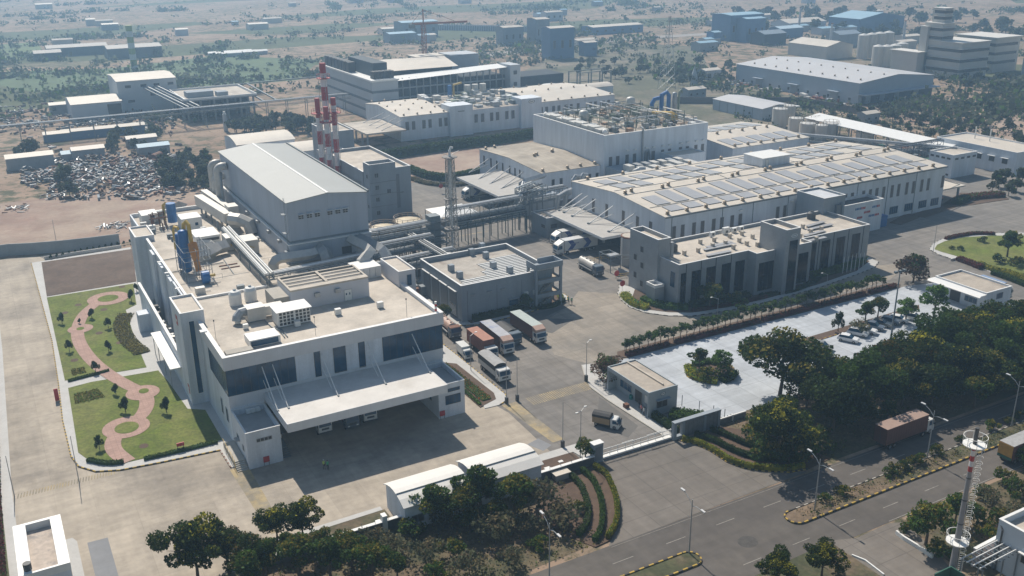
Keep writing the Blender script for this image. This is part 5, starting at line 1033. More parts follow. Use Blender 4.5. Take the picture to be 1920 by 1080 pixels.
lm = thing('lattice_mast', 'tall grey lattice mast with two round platforms and lamp head', 'mast', (103.2, 217.5, 0)); q = MB(M('mast_grey', (.34, .33, .31), .6, .15, 1.)); mx_, my_ = 103.2, 217.5
for a in range(4):
    sx, sy = ((-1, -1), (1, -1), (1, 1), (-1, 1))[a]; tx, ty = ((-1, -1), (1, -1), (1, 1), (-1, 1))[(a+1) % 4]
    def w_(z): return 1.3-.5*z/27
    q.bar((mx_+sx*w_(0), my_+sy*w_(0), 0), (mx_+sx*w_(26.5), my_+sy*w_(26.5), 26.5), .16)
    for k in range(18):
        z0, z1 = k*1.47, (k+1)*1.47; q.bar((mx_+sx*w_(z0), my_+sy*w_(z0), z0), (mx_+tx*w_(z1), my_+ty*w_(z1), z1), .1); q.bar((mx_+tx*w_(z0), my_+ty*w_(z0), z0), (mx_+sx*w_(z1), my_+sy*w_(z1), z1), .1); q.bar((mx_+sx*w_(z1), my_+sy*w_(z1), z1), (mx_+tx*w_(z1), my_+ty*w_(z1), z1), .08)
q.build('lattice', lm)
for z in (7.5, 15.5, 26.4): MB(M('mast_plat', (.2, .19, .18))).cyl(mx_, my_, z, z+.15, 2.0, n=16).build('platform', lm)
MB(whitep).tube([(mx_, my_, 0), (mx_, my_, 28), (mx_+.4, my_, 28.9), (mx_+.9, my_, 28.7)], .33, n=10).build('flue', lm)
for s in (-1, 1): MB(metal).bar((mx_, my_, 26.8), (mx_+s*2.6, my_, 27.8), .1).build('lamp_arm', lm)
tent = thing('canopy_tent', 'white pyramid roofed shelter beside the lattice mast', 'shelter', (115, 247, 0)); q = MB(whitep); A_ = [(110.6, 240.5), (122.6, 240.5), (122.6, 251), (110.6, 251)]
for i in range(4): a, b = A_[i], A_[(i+1) % 4]; q.poly([(*a, 3.6), (*b, 3.6), (116.6, 245.7, 5.2)])
q.build('roof', tent)
for a in A_: MB(steel).bar((*a, 0), (*a, 3.6), .16).build('post', tent)
# ================================================================== guard house, gate, sheds, front wall
gh = thing('guard_house', 'small grey flat roofed guard house with oval emblem beside the gate', 'building', (96, 125, 0))
BG = M('guard_wall', (.33, .37, .39), .75, .08, .4, fine=.03)
w = MB(BG); w.box(94.9, 99.4, 119, 131.6, 0, 4.1); w.box(93.1, 94.9, 131.2, 131.6, 0, 4.1); w.box(93.1, 94.9, 119, 119.3, 0, 4.1); w.box(93.1, 99.4, 119, 131.6, 4.1, 4.6)
for a in ((93.1, 99.4, 119, 119.2), (93.1, 99.4, 131.4, 131.6), (93.1, 93.3, 119.2, 131.4), (99.2, 99.4, 119.2, 131.4)): w.box(*a, 4.6, 4.85)
w.build('wall', gh); MB(roofb).sheet([(93.3, 119.2), (99.2, 119.2), (99.2, 131.4), (93.3, 131.4)], 4.64).build('roof', gh); MB(roofc).box(97.2, 97.5, 120.5, 131.4, 4.65, 4.95).build('roof_curb', gh)
winx(gh, 126.4, 129.8, 1.2, 2.6, 94.88, mull=3); winx(gh, 123.2, 125.2, .2, 2.6, 94.88, name='door', mat=dark); winx(gh, 120.2, 122.4, 1.1, 2.6, 94.88, mat=whitep); winy(gh, 94.9, 97.2, 1.4, 2.7, 119, mat=dark, mull=2); MB(greyw).box(94.7, 97.6, 118.4, 118.98, 2.95, 3.05).build('sunshade', gh)
oval(gh, (96.2, 118.98, 3.95), .55, .33, (dsteel, whitep, dsteel))
gs = thing('sliding_gate', 'long low white steel sliding gate across the site entrance', 'gate', (85, 111, 0)); q = MB(whitep)
for z in (.35, 1.0, 1.75): q.bar((78.2, 111.4, z), (92.0, 111.2, z), .08 if z > .5 else .7, .12 if z > .5 else .3)
for k in range(10): x = 78.2+k*1.53; q.bar((x, 111.4, .2), (x, 111.4, 1.8), .08)
q.bar((82, 111.3, 1.95), (84.2, 111.3, 1.95), .08); q.bar((87, 111.3, 1.95), (90, 111.3, 1.95), .08); q.build('gate_frame', gs); MB(steel).box(77.5, 92, 110.7, 110.9, .03, .1).build('rail', gs)
gp1 = thing('gate_pillar', 'grey square gate pillar with dark panel at the left end of the sliding gate', 'pillar', (77.2, 111, 0)); MB(greyw).box(76.2, 78.0, 110.8, 111.9, 0, 3.4).build('shaft', gp1); MB(dgrey).box(76.5, 77.7, 110.74, 110.79, .5, 2.9).build('panel', gp1); MB(coping).box(76.1, 78.1, 110.7, 112, 3.4, 3.5).build('cap', gp1)
gw = thing('gate_wall', 'stone clad gate wall with open square slot right of the sliding gate', 'wall', (96, 110.5, 0)); q = MB(M('stone_clad', (.20, .20, .20), .9, .2, 1.2, grid=(.9, .45, .03), gcol=.7)); q.box(94.2, 101.8, 110.4, 110.9, 0, 2.9); q.build('wall', gw); q = MB(greyw); q.box(91.9, 92.5, 110.3, 111.0, 0, 3.1); q.box(93.7, 94.2, 110.3, 111, 0, 3.1); q.box(92.5, 93.7, 110.3, 111, 0, .6); q.box(91.9, 101.9, 110.2, 111.1, 3.1, 3.3); q.box(92.5, 93.7, 110.3, 111, 2.9, 3.1); q.box(98.3, 98.8, 110.3, 110.39, 0, 2.9); q.box(101.4, 101.9, 110.3, 111, 0, 3.1); q.build('frame', gw)
q = MB(whitep); q.box(102, 108, 110.6, 110.85, 1.0, 1.2); q.box(102, 108, 110.6, 110.85, 0, .99, dgrey); q.box(104.8, 105.1, 110.5, 110.95, 0, 1.3, whitep); solo(q, 'roadside_wall', 'low dark wall with white cap disappearing under the trees right of the gate wall', 'wall')
fw = thing('front_wall', 'low dark rubble wall with white cap and thin rail along the front boundary', 'wall', (50, 110.7, 0)); MB(M('rubble', (.10, .10, .10), .9, .25, 1.5)).box(20, 54.4, 110.6, 111.0, 0, 1.5).box(65.6, 76.2, 110.6, 111.0, 0, 1.5).build('wall', fw); MB(coping).box(20, 54.4, 110.5, 111.1, 1.5, 1.62).box(65.6, 76.2, 110.5, 111.1, 1.5, 1.62).build('coping', fw)
q = MB(steel)
for x in list(range(21, 55, 2))+[66, 68, 70, 72, 74, 76]: q.bar((x, 110.8, 1.6), (x, 110.8, 2.3), .05)
q.build('rail_posts', fw); MB(whitep).box(40.0, 40.7, 110.3, 111.3, 0, 2.6).build('pillar', fw)
for (x0, x1, y0, y1, lab) in ((42.9, 53.3, 109.0, 116.0, 'left white shed with two slope curved roof by the front wall'), (54.9, 65.6, 109.4, 116.4, 'right white shed with two slope curved roof by the front wall')):
    t = thing('shed', lab, 'shed', ((x0+x1)/2, (y0+y1)/2, 0)); arch_x(t, x0, x1, y0, y1, 4.0, .9, white, M('shed_roof', (.66, .645, .61), .6, .05, .3, fine=.02), n=6)
    winy(t, x0+1.0, x0+2.8, 1.0, 2.2, y0, mat=dark, mull=2); MB(steel).bar((x0-.3, (y0+y1)/2-1.2, 5.0), (x1+.3, (y0+y1)/2-1.2, 5.0), .08, .12).build('roof_seam', t)
llb = thing('gate_cabin', 'small flat roofed cabin with broad white parapet in the bottom left corner', 'building', (-2.8, 125, 0))
q = MB(white); q.box(-5.7, .25, 119.2, 131.8, 0, 2.9); q.build('wall', llb); q = MB(whitep); q.box(-5.75, -4.2, 119.15, 131.85, 2.9, 4.0); q.box(-1.1, .3, 119.15, 131.85, 2.9, 4.0); q.box(-4.2, -1.1, 131.3, 131.85, 2.9, 4.0); q.box(-4.2, -1.1, 119.15, 119.5, 2.9, 4.0); q.build('parapet', llb); MB(M('roof_cracked', (.47, .40, .34), .9, .2, 1.0, col2=(.3, .27, .25), thr=(.52, .64))).sheet([(-4.2, 119.5), (-1.1, 119.5), (-1.1, 131.3), (-4.2, 131.3)], 2.93).build('roof', llb)
tkk = MB(dsteel); tkk.cyl(-4.6, 120.2, 4.02, 5.0, .5, n=12); solo(tkk, 'water_tank', 'small dark tank on the front corner of the bottom left cabin', 'tank')
# right guard house
g2 = thing('gate_house', 'white gatehouse with a curved white awning near the right edge', 'building', (190, 127, 0)); GB = 121.1
flat_roof(g2, 186.8, 195.6, 121.2, 134.4, 4.4, wall=white, roof=roofb, pz=.35, t=.25)
q = MB(M('awning', (.74, .74, .73), .5, .03, 1.)); q.box(184.7, 186.75, 121.0, 134.6, 4.0, 4.15); q.poly([(184.3, 121, 3.8), (184.7, 121, 4.15), (184.7, 134.6, 4.15), (184.3, 134.6, 3.8)]); q.build('awning', g2)
winx(g2, 127.4, 130, .2, 2.6, 186.8, name='door', mat=dark); winx(g2, 123.2, 126.2, 1.2, 2.4, 186.8, mull=3); winx(g2, 131, 132.6, 1.2, 2.4, 186.8); winy(g2, 190.5, 192.6, 2.3, 3.6, 121.2); winy(g2, 190, 192.8, .1, 1.3, 121.2, mat=dark)
# boundary wall at rear left
bw = thing('boundary_wall', 'long plain grey boundary wall bending along the rear left of the yard', 'wall', (5, 276, 0)); q = MB(M('bound_wall', (.30, .32, .33), .9, .1, .3, fine=.04)); pts = [(-40, 266), (-12, 276.5), (-3, 279.3), (1, 279.3), (7, 277.0), (14, 275.2), (22, 274), (28.4, 273.6)]
for a, b in zip(pts, pts[1:]): q.bar((*a, 1.6), (*b, 1.6), .3, 3.2)
q.build('wall', bw)
q = MB(M('low_kerbwall', (.5, .48, .45))); q.box(9, 28.3, 270.2, 270.5, .1, .9); solo(q, 'garden_wall', 'thin pale low wall behind the row of tiny shrubs', 'wall')
# ================================================================== vegetation
L_dark = leafmat('leaf_dark', (.040, .066, .015)); L_mid = leafmat('leaf_mid', (.055, .10, .02)); L_olive = leafmat('leaf_olive', (.18, .155, .03)); L_bright = leafmat('leaf_bright', (.11, .20, .035)); L_yel = leafmat('leaf_yellow', (.30, .28, .03))
L_red = leafmat('leaf_red', (.13, .035, .03)); L_grey = leafmat('leaf_grey', (.10, .11, .065)); L_far = leafmat('leaf_far', (.07, .083, .055), var=.3); L_pink = leafmat('leaf_bronze', (.13, .085, .06)); L_dry = leafmat('leaf_dry', (.17, .14, .08))
L_brn = leafmat('leaf_brown', (.16, .11, .03))
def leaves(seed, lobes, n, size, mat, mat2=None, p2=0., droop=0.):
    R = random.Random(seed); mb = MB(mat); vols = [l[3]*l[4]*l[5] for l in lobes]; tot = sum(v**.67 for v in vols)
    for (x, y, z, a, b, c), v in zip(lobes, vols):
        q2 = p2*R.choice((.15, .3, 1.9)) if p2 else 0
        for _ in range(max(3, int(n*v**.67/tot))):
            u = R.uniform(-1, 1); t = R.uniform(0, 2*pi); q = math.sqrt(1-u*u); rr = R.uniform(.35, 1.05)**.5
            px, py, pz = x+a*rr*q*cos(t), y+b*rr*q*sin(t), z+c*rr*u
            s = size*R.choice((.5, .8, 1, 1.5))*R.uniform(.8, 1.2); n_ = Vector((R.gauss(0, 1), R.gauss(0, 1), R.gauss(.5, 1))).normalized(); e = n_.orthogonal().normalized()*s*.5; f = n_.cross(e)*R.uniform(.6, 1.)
            P = Vector((px, py, pz)); mb.poly([P+e, P+f, P-e, P-f], mat2 if (mat2 and R.random() < q2*(.25+.9*max(0, u))) else mat)  # second leaf tone gathers on upper sides, with lit tops put into colour
    return mb
def limbs(seed, h, r, tr=.22, nl=6, z0=.3):
    R = random.Random(seed); mb = MB(trunkm); mb.tube([(0, 0, -.1), (.08*h*.2, 0, h*.25), (-.05, .06, h*.5), (0, 0, h*.72)], tr, n=7, rs=[tr*1.25, tr*.9, tr*.65, tr*.3])
    for i in range(nl):
        t = 2*pi*i/nl+R.random(); zz = h*R.uniform(z0, .55); q = Vector((cos(t), sin(t), 0)); mb.tube([(0, 0, zz), tuple(q*r*.35+Vector((0, 0, zz+h*.13))), tuple(q*r*.72+Vector((0, 0, zz+h*.24)))], tr*.4, n=5, rs=[tr*.45, tr*.28, tr*.1])
    return mb
def make_tree(name, seed, h, r, n, size, mat, mat2=None, p2=.3, nlobes=12, zc=.62, flat=.55, tr=.22, label='', cat='tree'):
    R = random.Random(seed); lobes = []
    for i in range(nlobes):
        t = 2*pi*i/nlobes+R.uniform(-.5, .5); d = r*R.uniform(.1, .85); lr = r*R.uniform(.18, .42)*(1.1 if nlobes < 16 else .86); lobes.append((d*cos(t), d*sin(t), h*(zc+R.uniform(-.2, .2)+.12*(1-d/r)), lr, lr, lr*flat*1.35))
    lobes.append((0, 0, h*(zc+.2), r*.42, r*.42, r*.34))
    t = thing(name, label or name, cat); limbs(seed, h, r, tr).build('trunk', t); leaves(seed, lobes, n, size, mat, mat2, p2).build('crown', t); return t
protos = {}
def P(key, *a, **k):
    if key not in protos: protos[key] = make_tree(*a, **k)
    return protos[key]
T = {
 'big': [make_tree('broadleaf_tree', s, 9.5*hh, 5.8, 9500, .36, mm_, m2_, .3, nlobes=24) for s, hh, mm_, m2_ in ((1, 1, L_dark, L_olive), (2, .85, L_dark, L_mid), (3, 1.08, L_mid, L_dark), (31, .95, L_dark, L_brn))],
 'olive': [make_tree('yellow_topped_tree', s, 8.5, 5.2, 9000, .34, L_dark, L_yel, .35, nlobes=22) for s in (4, 5)],
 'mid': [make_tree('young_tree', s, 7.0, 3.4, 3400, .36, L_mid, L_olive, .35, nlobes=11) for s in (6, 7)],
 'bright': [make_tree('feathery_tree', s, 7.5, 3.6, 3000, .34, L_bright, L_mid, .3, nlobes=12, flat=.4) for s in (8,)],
 'bronze': [make_tree('bougainvillea_tree', s, 5.2, 4.3, 4200, .32, L_pink, L_mid, .4, nlobes=14, zc=.55, tr=.16) for s in (9,)],
 'cone': [make_tree('clipped_tree', s, 4.6, 1.5, 1500, .3, L_dark, L_mid, .3, nlobes=8, zc=.6, flat=1.3, tr=.1) for s in (10,)],
 'shrub': [make_tree('shrub', s, 2.4, 1.7, 900, .26, L_mid, L_olive, .4, nlobes=8, zc=.5, flat=.7, tr=.06, cat='shrub') for s in (11, 12)],
 'dryshrub': [make_tree('dry_shrub', s, 2.6, 2.1, 800, .25, L_grey, L_dry, .6, nlobes=9, zc=.5, flat=.6, tr=.05, cat='shrub') for s in (13, 14)],
 'far': [make_tree('distant_tree', s, 6.5, 3.7, 520, .95, L_far, L_mid, .2, nlobes=9, zc=.55, flat=.75, tr=.2) for s in (15, 16, 17)],
 'frang': [make_tree('hedge_tree', s, 2.7, 1.15, 300, .30, L_mid, L_grey, .3, nlobes=7, zc=.68, flat=.6, tr=.07) for s in (18, 19)],
}
_rc = random.Random(77); _cnt = {}
def tree(kind, x, y, label, group=None, s=1.0, used=set(), z=0):
    k = _cnt[kind] = _cnt.get(kind, -1)+1; v = T[kind]; src = v[k % len(v)]
    sc = (s*_rc.uniform(.92, 1.08), s*_rc.uniform(.92, 1.08), s*_rc.uniform(.93, 1.1))
    o = place(src, (x, y, z), _rc.uniform(0, 6.28), label, group, sc); return o
def treep(kind, px, py, label, group=None, s=1.0, z=0): p = g(px, py); return tree(kind, p.x, p.y, label, group, s, z=z)
# roadside tree belt on the right
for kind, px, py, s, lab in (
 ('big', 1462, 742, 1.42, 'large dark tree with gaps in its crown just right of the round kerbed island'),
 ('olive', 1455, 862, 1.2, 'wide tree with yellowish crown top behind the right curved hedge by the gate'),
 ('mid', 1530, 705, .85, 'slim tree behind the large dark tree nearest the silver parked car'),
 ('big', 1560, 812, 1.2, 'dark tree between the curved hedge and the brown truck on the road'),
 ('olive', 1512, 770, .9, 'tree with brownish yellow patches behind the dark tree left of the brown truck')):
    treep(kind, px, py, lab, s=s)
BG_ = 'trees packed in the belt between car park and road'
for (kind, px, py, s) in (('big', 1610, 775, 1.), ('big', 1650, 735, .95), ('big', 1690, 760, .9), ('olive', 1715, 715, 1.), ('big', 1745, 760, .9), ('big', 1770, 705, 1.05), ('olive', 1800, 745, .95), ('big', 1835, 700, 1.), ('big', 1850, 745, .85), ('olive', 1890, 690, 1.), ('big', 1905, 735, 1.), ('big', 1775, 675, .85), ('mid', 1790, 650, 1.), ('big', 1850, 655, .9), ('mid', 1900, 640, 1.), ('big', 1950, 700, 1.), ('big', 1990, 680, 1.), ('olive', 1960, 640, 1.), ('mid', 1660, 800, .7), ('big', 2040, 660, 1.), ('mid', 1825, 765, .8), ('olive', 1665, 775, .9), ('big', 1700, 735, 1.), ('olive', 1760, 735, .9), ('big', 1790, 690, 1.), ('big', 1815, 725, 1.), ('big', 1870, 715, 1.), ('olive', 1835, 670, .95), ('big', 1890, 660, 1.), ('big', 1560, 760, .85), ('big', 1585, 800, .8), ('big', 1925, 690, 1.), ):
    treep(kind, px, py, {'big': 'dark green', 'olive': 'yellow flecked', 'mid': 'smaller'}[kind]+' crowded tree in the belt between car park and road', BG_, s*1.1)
treep('bright', 1750, 598, 'bright green feathery tree in front of the white gatehouse awning', s=1.0)
treep('bright', 1697, 605, 'smaller bright green tree left of the feathery one by the gatehouse', s=.8)
treep('bronze', 1712, 530, 'dark bronze spreading bougainvillea at the end of the hedge row', s=1.25)
treep('bronze', 1138, 716, 'olive pink bougainvillea behind the small guard house', s=.95)
treep('cone', 1571, 622, 'dark pointed tree at the left tip of the car park island', s=.95)
treep('mid', 1622, 604, 'first round tree right of the pointed one on the car park island', s=.7); treep('mid', 1645, 598, 'second round tree right of the pointed one on the car park island', s=.75); treep('dryshrub', 1608, 625, 'pale leafy bush right beside the pointed tree on the car park island', s=1.2)
treep('bright', 1350, 700, 'spreading pale green palm leaved tree on the round kerbed island', s=.62); treep('mid', 1311, 690, 'small airy layered tree behind the round kerbed island', s=.62)
treep('shrub', 1320, 712, 'low yellow green planting on the front of the round island', s=1.3); treep('shrub', 1358, 708, 'low dark green planting on the right of the round island', s=1.3)
treep('mid', 1330, 577, 'bushy green tree against the office windows', s=.85); treep('shrub', 1380, 572, 'low spreading shrub right of the bushy tree by the office', s=1.5)
treep('mid', 1888, 483, 'round dark tree on the lawn of the right roundabout', s=1.0)
for (px, py, s, lab) in ((1801, 470, .6, 'second small round bush on the right lawn'), (1784, 468, .5, 'smallest round bush near the tip of the right lawn'), (1870, 493, 1.1, 'spreading bush below the round tree on the right lawn'), (1905, 500, 1.2, 'wide bush at the right edge of the right lawn'), (1842, 455, .8, 'bush on the far edge of the right lawn'), (1900, 452, 1.2, 'bush behind the round tree on the right lawn')):
    treep('shrub', px, py, lab, s=s)
treep('mid', 832, 604, 'young tree at the left corner of the utility building', s=.65)
treep('mid', 985, 583, 'climbing bush against the right end of the utility building', s=.6); treep('shrub', 935, 580, 'shrub under the window of the utility building', s=1.1)
treep('mid', 1098, 862, 'small feathery tree beside the left gate pillar', s=.55)
for (px, py, s) in ((1418, 838, 1.6), (1440, 862, 1.9), (1478, 868, 2.0), (1505, 850, 1.9), (1425, 815, 1.6), (1535, 838, 1.8)): treep('shrub', px, py, 'dark bush in the shade under the wide tree right of the gate wall', 'bushes under the wide tree by the gate wall', s)
# left garden shrubs
for (px, py, s, lab) in ((117, 608, .55, 'dark clipped shrub near the left edge of the upper lawn'), (173, 598, .55, 'dark clipped shrub just right of the pink path bend on the upper lawn'), (204, 617, .55, 'dark clipped shrub in the middle of the upper lawn'), (131, 661, .55, 'dark clipped shrub at the lower left of the upper lawn'), (204, 661, .55, 'dark clipped shrub below the middle one on the upper lawn'), (180, 700, .55, 'dark clipped shrub where the pink path leaves the upper lawn'), (247, 566, .6, 'dark clipped shrub right of the top path circle'), (256, 548, .5, 'dark clipped shrub by the screen wall above the path circle'), (218, 741, .5, 'dark clipped shrub at the top of the lower lawn'), (236, 774, .65, 'dark clipped shrub left of the pink path on the lower lawn'), (313, 775, .65, 'dark clipped shrub right of the pink path on the lower lawn'), (187, 844, .55, 'dark clipped shrub at the bottom left of the lower lawn'), (150, 608, .3, 'tiny palm in the small path circle')):
    p = g(px, py); tree('cone', p.x, p.y, lab, s=s, z=.15)
for i in range(14): p = g(96+i*11.4, 486-i*2.2); tree('cone', p.x, p.y, str(i+1)+' from the left in the row of tiny conical shrubs behind the soil plot', 'row of tiny shrubs behind the soil plot', .3)
# front trees
for (kind, px, py, s, lab) in (('olive', 372, 1092, .95, 'spreading tree with yellow tips at the bottom left of the front belt'), ('big', 430, 1075, .75, 'dark tree between the spreading tree and the pale walkway'), ('olive', 520, 1018, .62, 'left of two round trees standing on the front kerb'), ('olive', 568, 1012, .62, 'right of two round trees standing on the front kerb'),
 ('mid', 815, 985, .95, 'dark tree hiding the right end of the left white shed'), ('mid', 868, 985, .9, 'dark tree between the two white sheds'), ('mid', 900, 965, 1.15, 'dark tallest tree in front of the right white shed'), ('mid', 965, 965, .95, 'dark leafy tree at the right front of the right white shed'), ('dryshrub', 1020, 960, 2.1, 'large grey green feathery bush left of the curved hedges'), ('dryshrub', 1050, 985, 1.6, 'yellowish dry bush touching the inner curved hedge')):
    treep(kind, px, py, lab, s=s)
FG = 'dark bushes of the front belt'
for (kind, px, py, s) in (('mid', 500, 1085, .8), ('mid', 560, 1075, .85), ('mid', 620, 1080, .9), ('mid', 660, 1062, .7), ('mid', 470, 1110, .9), ('mid', 700, 1080, .7), ('dryshrub', 745, 1040, 1.2), ('dryshrub', 800, 1060, 1.4), ('shrub', 850, 1040, 1.2), ('dryshrub', 880, 1075, 1.3), ('dryshrub', 930, 1020, 1.6), ('mid', 880, 1000, .6), ('shrub', 770, 1005, 1.3), ('dryshrub', 960, 1060, 1.1), ('dryshrub', 700, 1030, 1.2), ('mid', 600, 1045, .55), ('mid', 540, 1045, .55), ('shrub', 640, 1035, 1.3), ('dryshrub', 990, 1000, 1.4), ('shrub', 1010, 1030, 1.), ('shrub', 1085, 960, .9), ('dryshrub', 840, 985, 1.3), ('mid', 930, 985, .6), ('mid', 745, 1090, .6), ('shrub', 820, 1085, 1.1), ('shrub', 690, 1050, 1.3)):
    treep(kind, px, py, 'wild bush of the scrubby belt in front of the low wall', FG, s)
for (kind, px, py, s, lab) in (('olive', 1540, 1082, .6, 'tree with yellow tips beside the side driveway'), ('olive', 1452, 1100, .62, 'tree with yellow tips nearest the bottom road kerb'), ('mid', 1735, 1022, .95, 'dense green tree right of the side driveway'), ('mid', 1790, 985, .7, 'green tree behind the tall flue mast')):
    treep(kind, px, py, lab, s=s)
RG = 'bushes on the ground right of the side driveway'
for (kind, px, py, s) in (('shrub', 1700, 1000, .8), ('shrub', 1760, 1045, 1.1), ('shrub', 1830, 985, 1.3), ('dryshrub', 1860, 950, 1.2), ('shrub', 1880, 905, 1.), ('shrub', 1905, 930, 1.3), ('shrub', 1850, 1010, 1.), ('dryshrub', 1900, 975, 1.2), ('shrub', 1915, 870, 1.4), ('shrub', 1870, 985, 1.1), ('shrub', 1840, 930, .9), ('dryshrub', 1800, 1020, .9), ('shrub', 1570, 1075, .6)):
    treep(kind, px, py, 'wild bush on the rough ground beside the road at lower right', RG, s)
for i, (px, py, s) in enumerate(((1545, 940, .65), (1578, 928, .75), (1665, 893, .7), (1678, 887, .8), (1695, 880, .75), (1712, 872, .8), (1722, 868, .75), (1755, 853, .8), (1800, 830, .7), (1858, 806, .8), (1910, 785, .8), (1890, 794, .6), (1950, 768, .8))):
    treep('shrub', px, py, str(i+1)+' among the low dark shrubs in the striped median, counted from its rounded tip', 'shrubs in the road median', s)
# hedge row of small trees in front of the office and beds
def nth(i): return str(i+1)+('th' if 9 < i < 13 else {0: 'st', 1: 'nd', 2: 'rd'}.get(i % 10, 'th'))
for i in range(44): tree('frang', 106+i*1.72+_rc.uniform(-.2, .2), 143.3+_rc.uniform(-.2, .2), nth(i)+' small crooked tree from the guard house end of the red hedge row', 'row of small hedge trees', _rc.uniform(1.05, 1.4))
def hedge(name, label, pts, w, h, mat, mat2=None, p2=.2, dens=60, size=.2, z0=.08, cat='hedge'):
    mb = MB(mat); R = random.Random(len(pts)*7+int(abs(pts[0][0])*10)); P_ = smooth_line(pts, 4) if len(pts) > 2 else [Vector(p) for p in pts]
    for a, b in zip(P_, P_[1:]):
        mb.bar((a.x, a.y, z0+h*.42), (b.x, b.y, z0+h*.42), w*.8, h*.84, mat)
        L = (b-a).length; nn = Vector((-(b-a).y, (b-a).x))/max(L, 1e-6)
        for _ in range(int(L*dens)):
            q = a.lerp(b, R.random()); u = R.uniform(-.5, .5)*w*1.1; z = h*R.uniform(.2, 1.05) if abs(u) > .36*w else h*R.uniform(.8, 1.12)
            Pp = Vector((q.x+nn.x*u, q.y+nn.y*u, z0+z)); s = size*R.uniform(.6, 1.3); n_ = Vector((R.gauss(0, 1), R.gauss(0, 1), R.gauss(.6, 1))).normalized(); e = n_.orthogonal().normalized()*s*.5; f = n_.cross(e)
            mb.poly([Pp+e, Pp+f, Pp-e, Pp-f], mat2 if mat2 and R.random() < p2 else mat)
    return solo(mb, name, label, cat)
for (x0, x1, n) in ((104.8, 115.5, 0), (117.3, 140, 1), (141, 158, 2), (159, 172.5, 3), (174, 183, 4)):
    hedge('clipped_hedge', ('first', 'second', 'third', 'fourth', 'last')[n]+' section from the guard house of the dark red hedge beside the car park', [(x0, 141.9), ((x0+x1)/2, 141.8), (x1, 141.9)], 1.1, .9, L_red, L_dark, .35, dens=40, size=.28)
hedge('curved_hedge', 'bright yellow green outer hedge curving left of the driveway', [(75.6, 109.9), (75.9, 107.2), (75.1, 104.6), (73.7, 101.3), (71.4, 97.4), (69, 94.7), (66.6, 93.0)], .75, .9, L_yel, L_bright, .4, dens=110)
hedge('curved_hedge', 'middle green hedge curving left of the driveway', [(73.3, 109.9), (73.3, 107.2), (72.4, 104.2), (70.9, 100.8), (68.6, 97.2), (66.4, 94.6), (64.6, 93.4)], .8, .9, L_mid, L_dark, .4, dens=100)
hedge('curved_hedge', 'inner green hedge curving left of the driveway', [(70.8, 109.9), (70.8, 106.9), (69.7, 103.4), (68, 100), (65.6, 97), (63.4, 95.6)], .9, .9, L_mid, L_grey, .4, dens=100)
hedge('curved_hedge', 'bright yellow green outer hedge curving right of the driveway', [(93.2, 109.6), (94.7, 107.2), (95.3, 104.3), (95.4, 100.8), (96.4, 98.1), (98.5, 95.9), (101.3, 94), (104.4, 93.2)], .75, .85, L_yel, L_bright, .4, dens=110)
hedge('curved_hedge', 'middle dark hedge curving right of the driveway', [(96, 109.8), (97.4, 106.5), (97.9, 103), (98.9, 100), (101, 97.4), (104.2, 95.4), (106.5, 95)], .9, .9, L_mid, L_dark, .5, dens=100)
hedge('curved_hedge', 'inner dark hedge under the tree right of the driveway', [(99.4, 109.8), (100.5, 106.6), (101.2, 103.2), (102.8, 100), (105.6, 97.8)], .9, .9, L_dark, L_mid, .4, dens=80)
hedge('yellow_hedge', 'yellow green edge planting of the strip beside the loading canopy annex', [(69.9, 157), (69.9, 148), (69.9, 138)], .6, .5, L_bright, L_mid, .5, dens=60)
hedge('flower_bed', 'strip of green and orange bedding plants right of the loading canopy annex', [(71.4, 157), (71.6, 148), (71.8, 139)], 2.2, .35, L_mid, leafmat('leaf_orange', (.35, .12, .03)), .25, dens=110, size=.22, cat='flower bed')
hedge('yellow_shrubs', 'mound of yellow green shrubs at the left tip of the office plot', [(124.6, 170), (123.4, 167), (123, 163.4), (124, 160.4)], 2.4, 1.0, L_yel, L_bright, .5, dens=130, size=.26)
hedge('clipped_hedge', 'bright green rounded hedge at the front left of the office plot', [(126, 165), (126.8, 160.6), (129, 157.4), (131.6, 155.6)], 2.0, 1.3, L_bright, L_mid, .5, dens=110, size=.24)
hedge('clipped_hedge', 'low dark red hedge along the front of the office plot', [(131.6, 153.9), (137, 153), (146, 152.2), (152, 152.1)], 1.0, .8, L_red, L_dark, .4, dens=60)
hedge('shrub_bed', 'dark green shrubs filling the bed under the office windows', [(133, 156.2), (140, 155.4), (148.5, 154.4)], 2.4, 1.3, L_dark, L_mid, .4, dens=120, size=.26)
hedge('shrub_bed', 'dark shrubs along the kerb under the office entrance tower', [(151, 153.2), (160, 152.0), (168, 153.6), (172, 155.4)], 1.4, .7, L_dark, L_mid, .3, dens=80, size=.26)
hedge('clipped_hedge', 'bright green hedge at the right end of the office windows', [(170, 156), (178, 156.2), (186, 156.8), (191.2, 158.6)], 1.6, 1.7, L_mid, L_bright, .3, dens=110, size=.26)
hedge('clipped_hedge', 'dark hedge at the foot of the utility building', [(86.8, 173.8), (94, 173.8), (101, 174.1)], 1.3, 1.5, L_dark, L_mid, .4, dens=100, size=.26); hedge('clipped_hedge', 'dark hedge in front of the open stair tower', [(101.4, 172.6+.9), (106, 172.9-.6), (110.6, 174.2)], 1.0, .9, L_dark, L_mid, .4, dens=80, size=.24)
hedge('yellow_shrubs', 'bright yellow green patch behind the open stair tower', [(110.6, 175.8), (111.6, 178), (110.6, 181)], 1.4, .5, L_yel, L_bright, .4, dens=110)
hedge('clipped_hedge', 'dark green hedge beside the guard house pavement near the gate wall', [(94, 118.5), (94, 115), (93.8, 111.8)], 1.3, 1.2, L_dark, L_mid, .5, dens=110, size=.24)
hedge('shrub_bed', 'dense green shrubs between the guard house and the gate wall', [(96.5, 117), (98, 114.8), (100.4, 112.6)], 3.2, 1.6, L_mid, L_bright, .2, dens=220, size=.28)
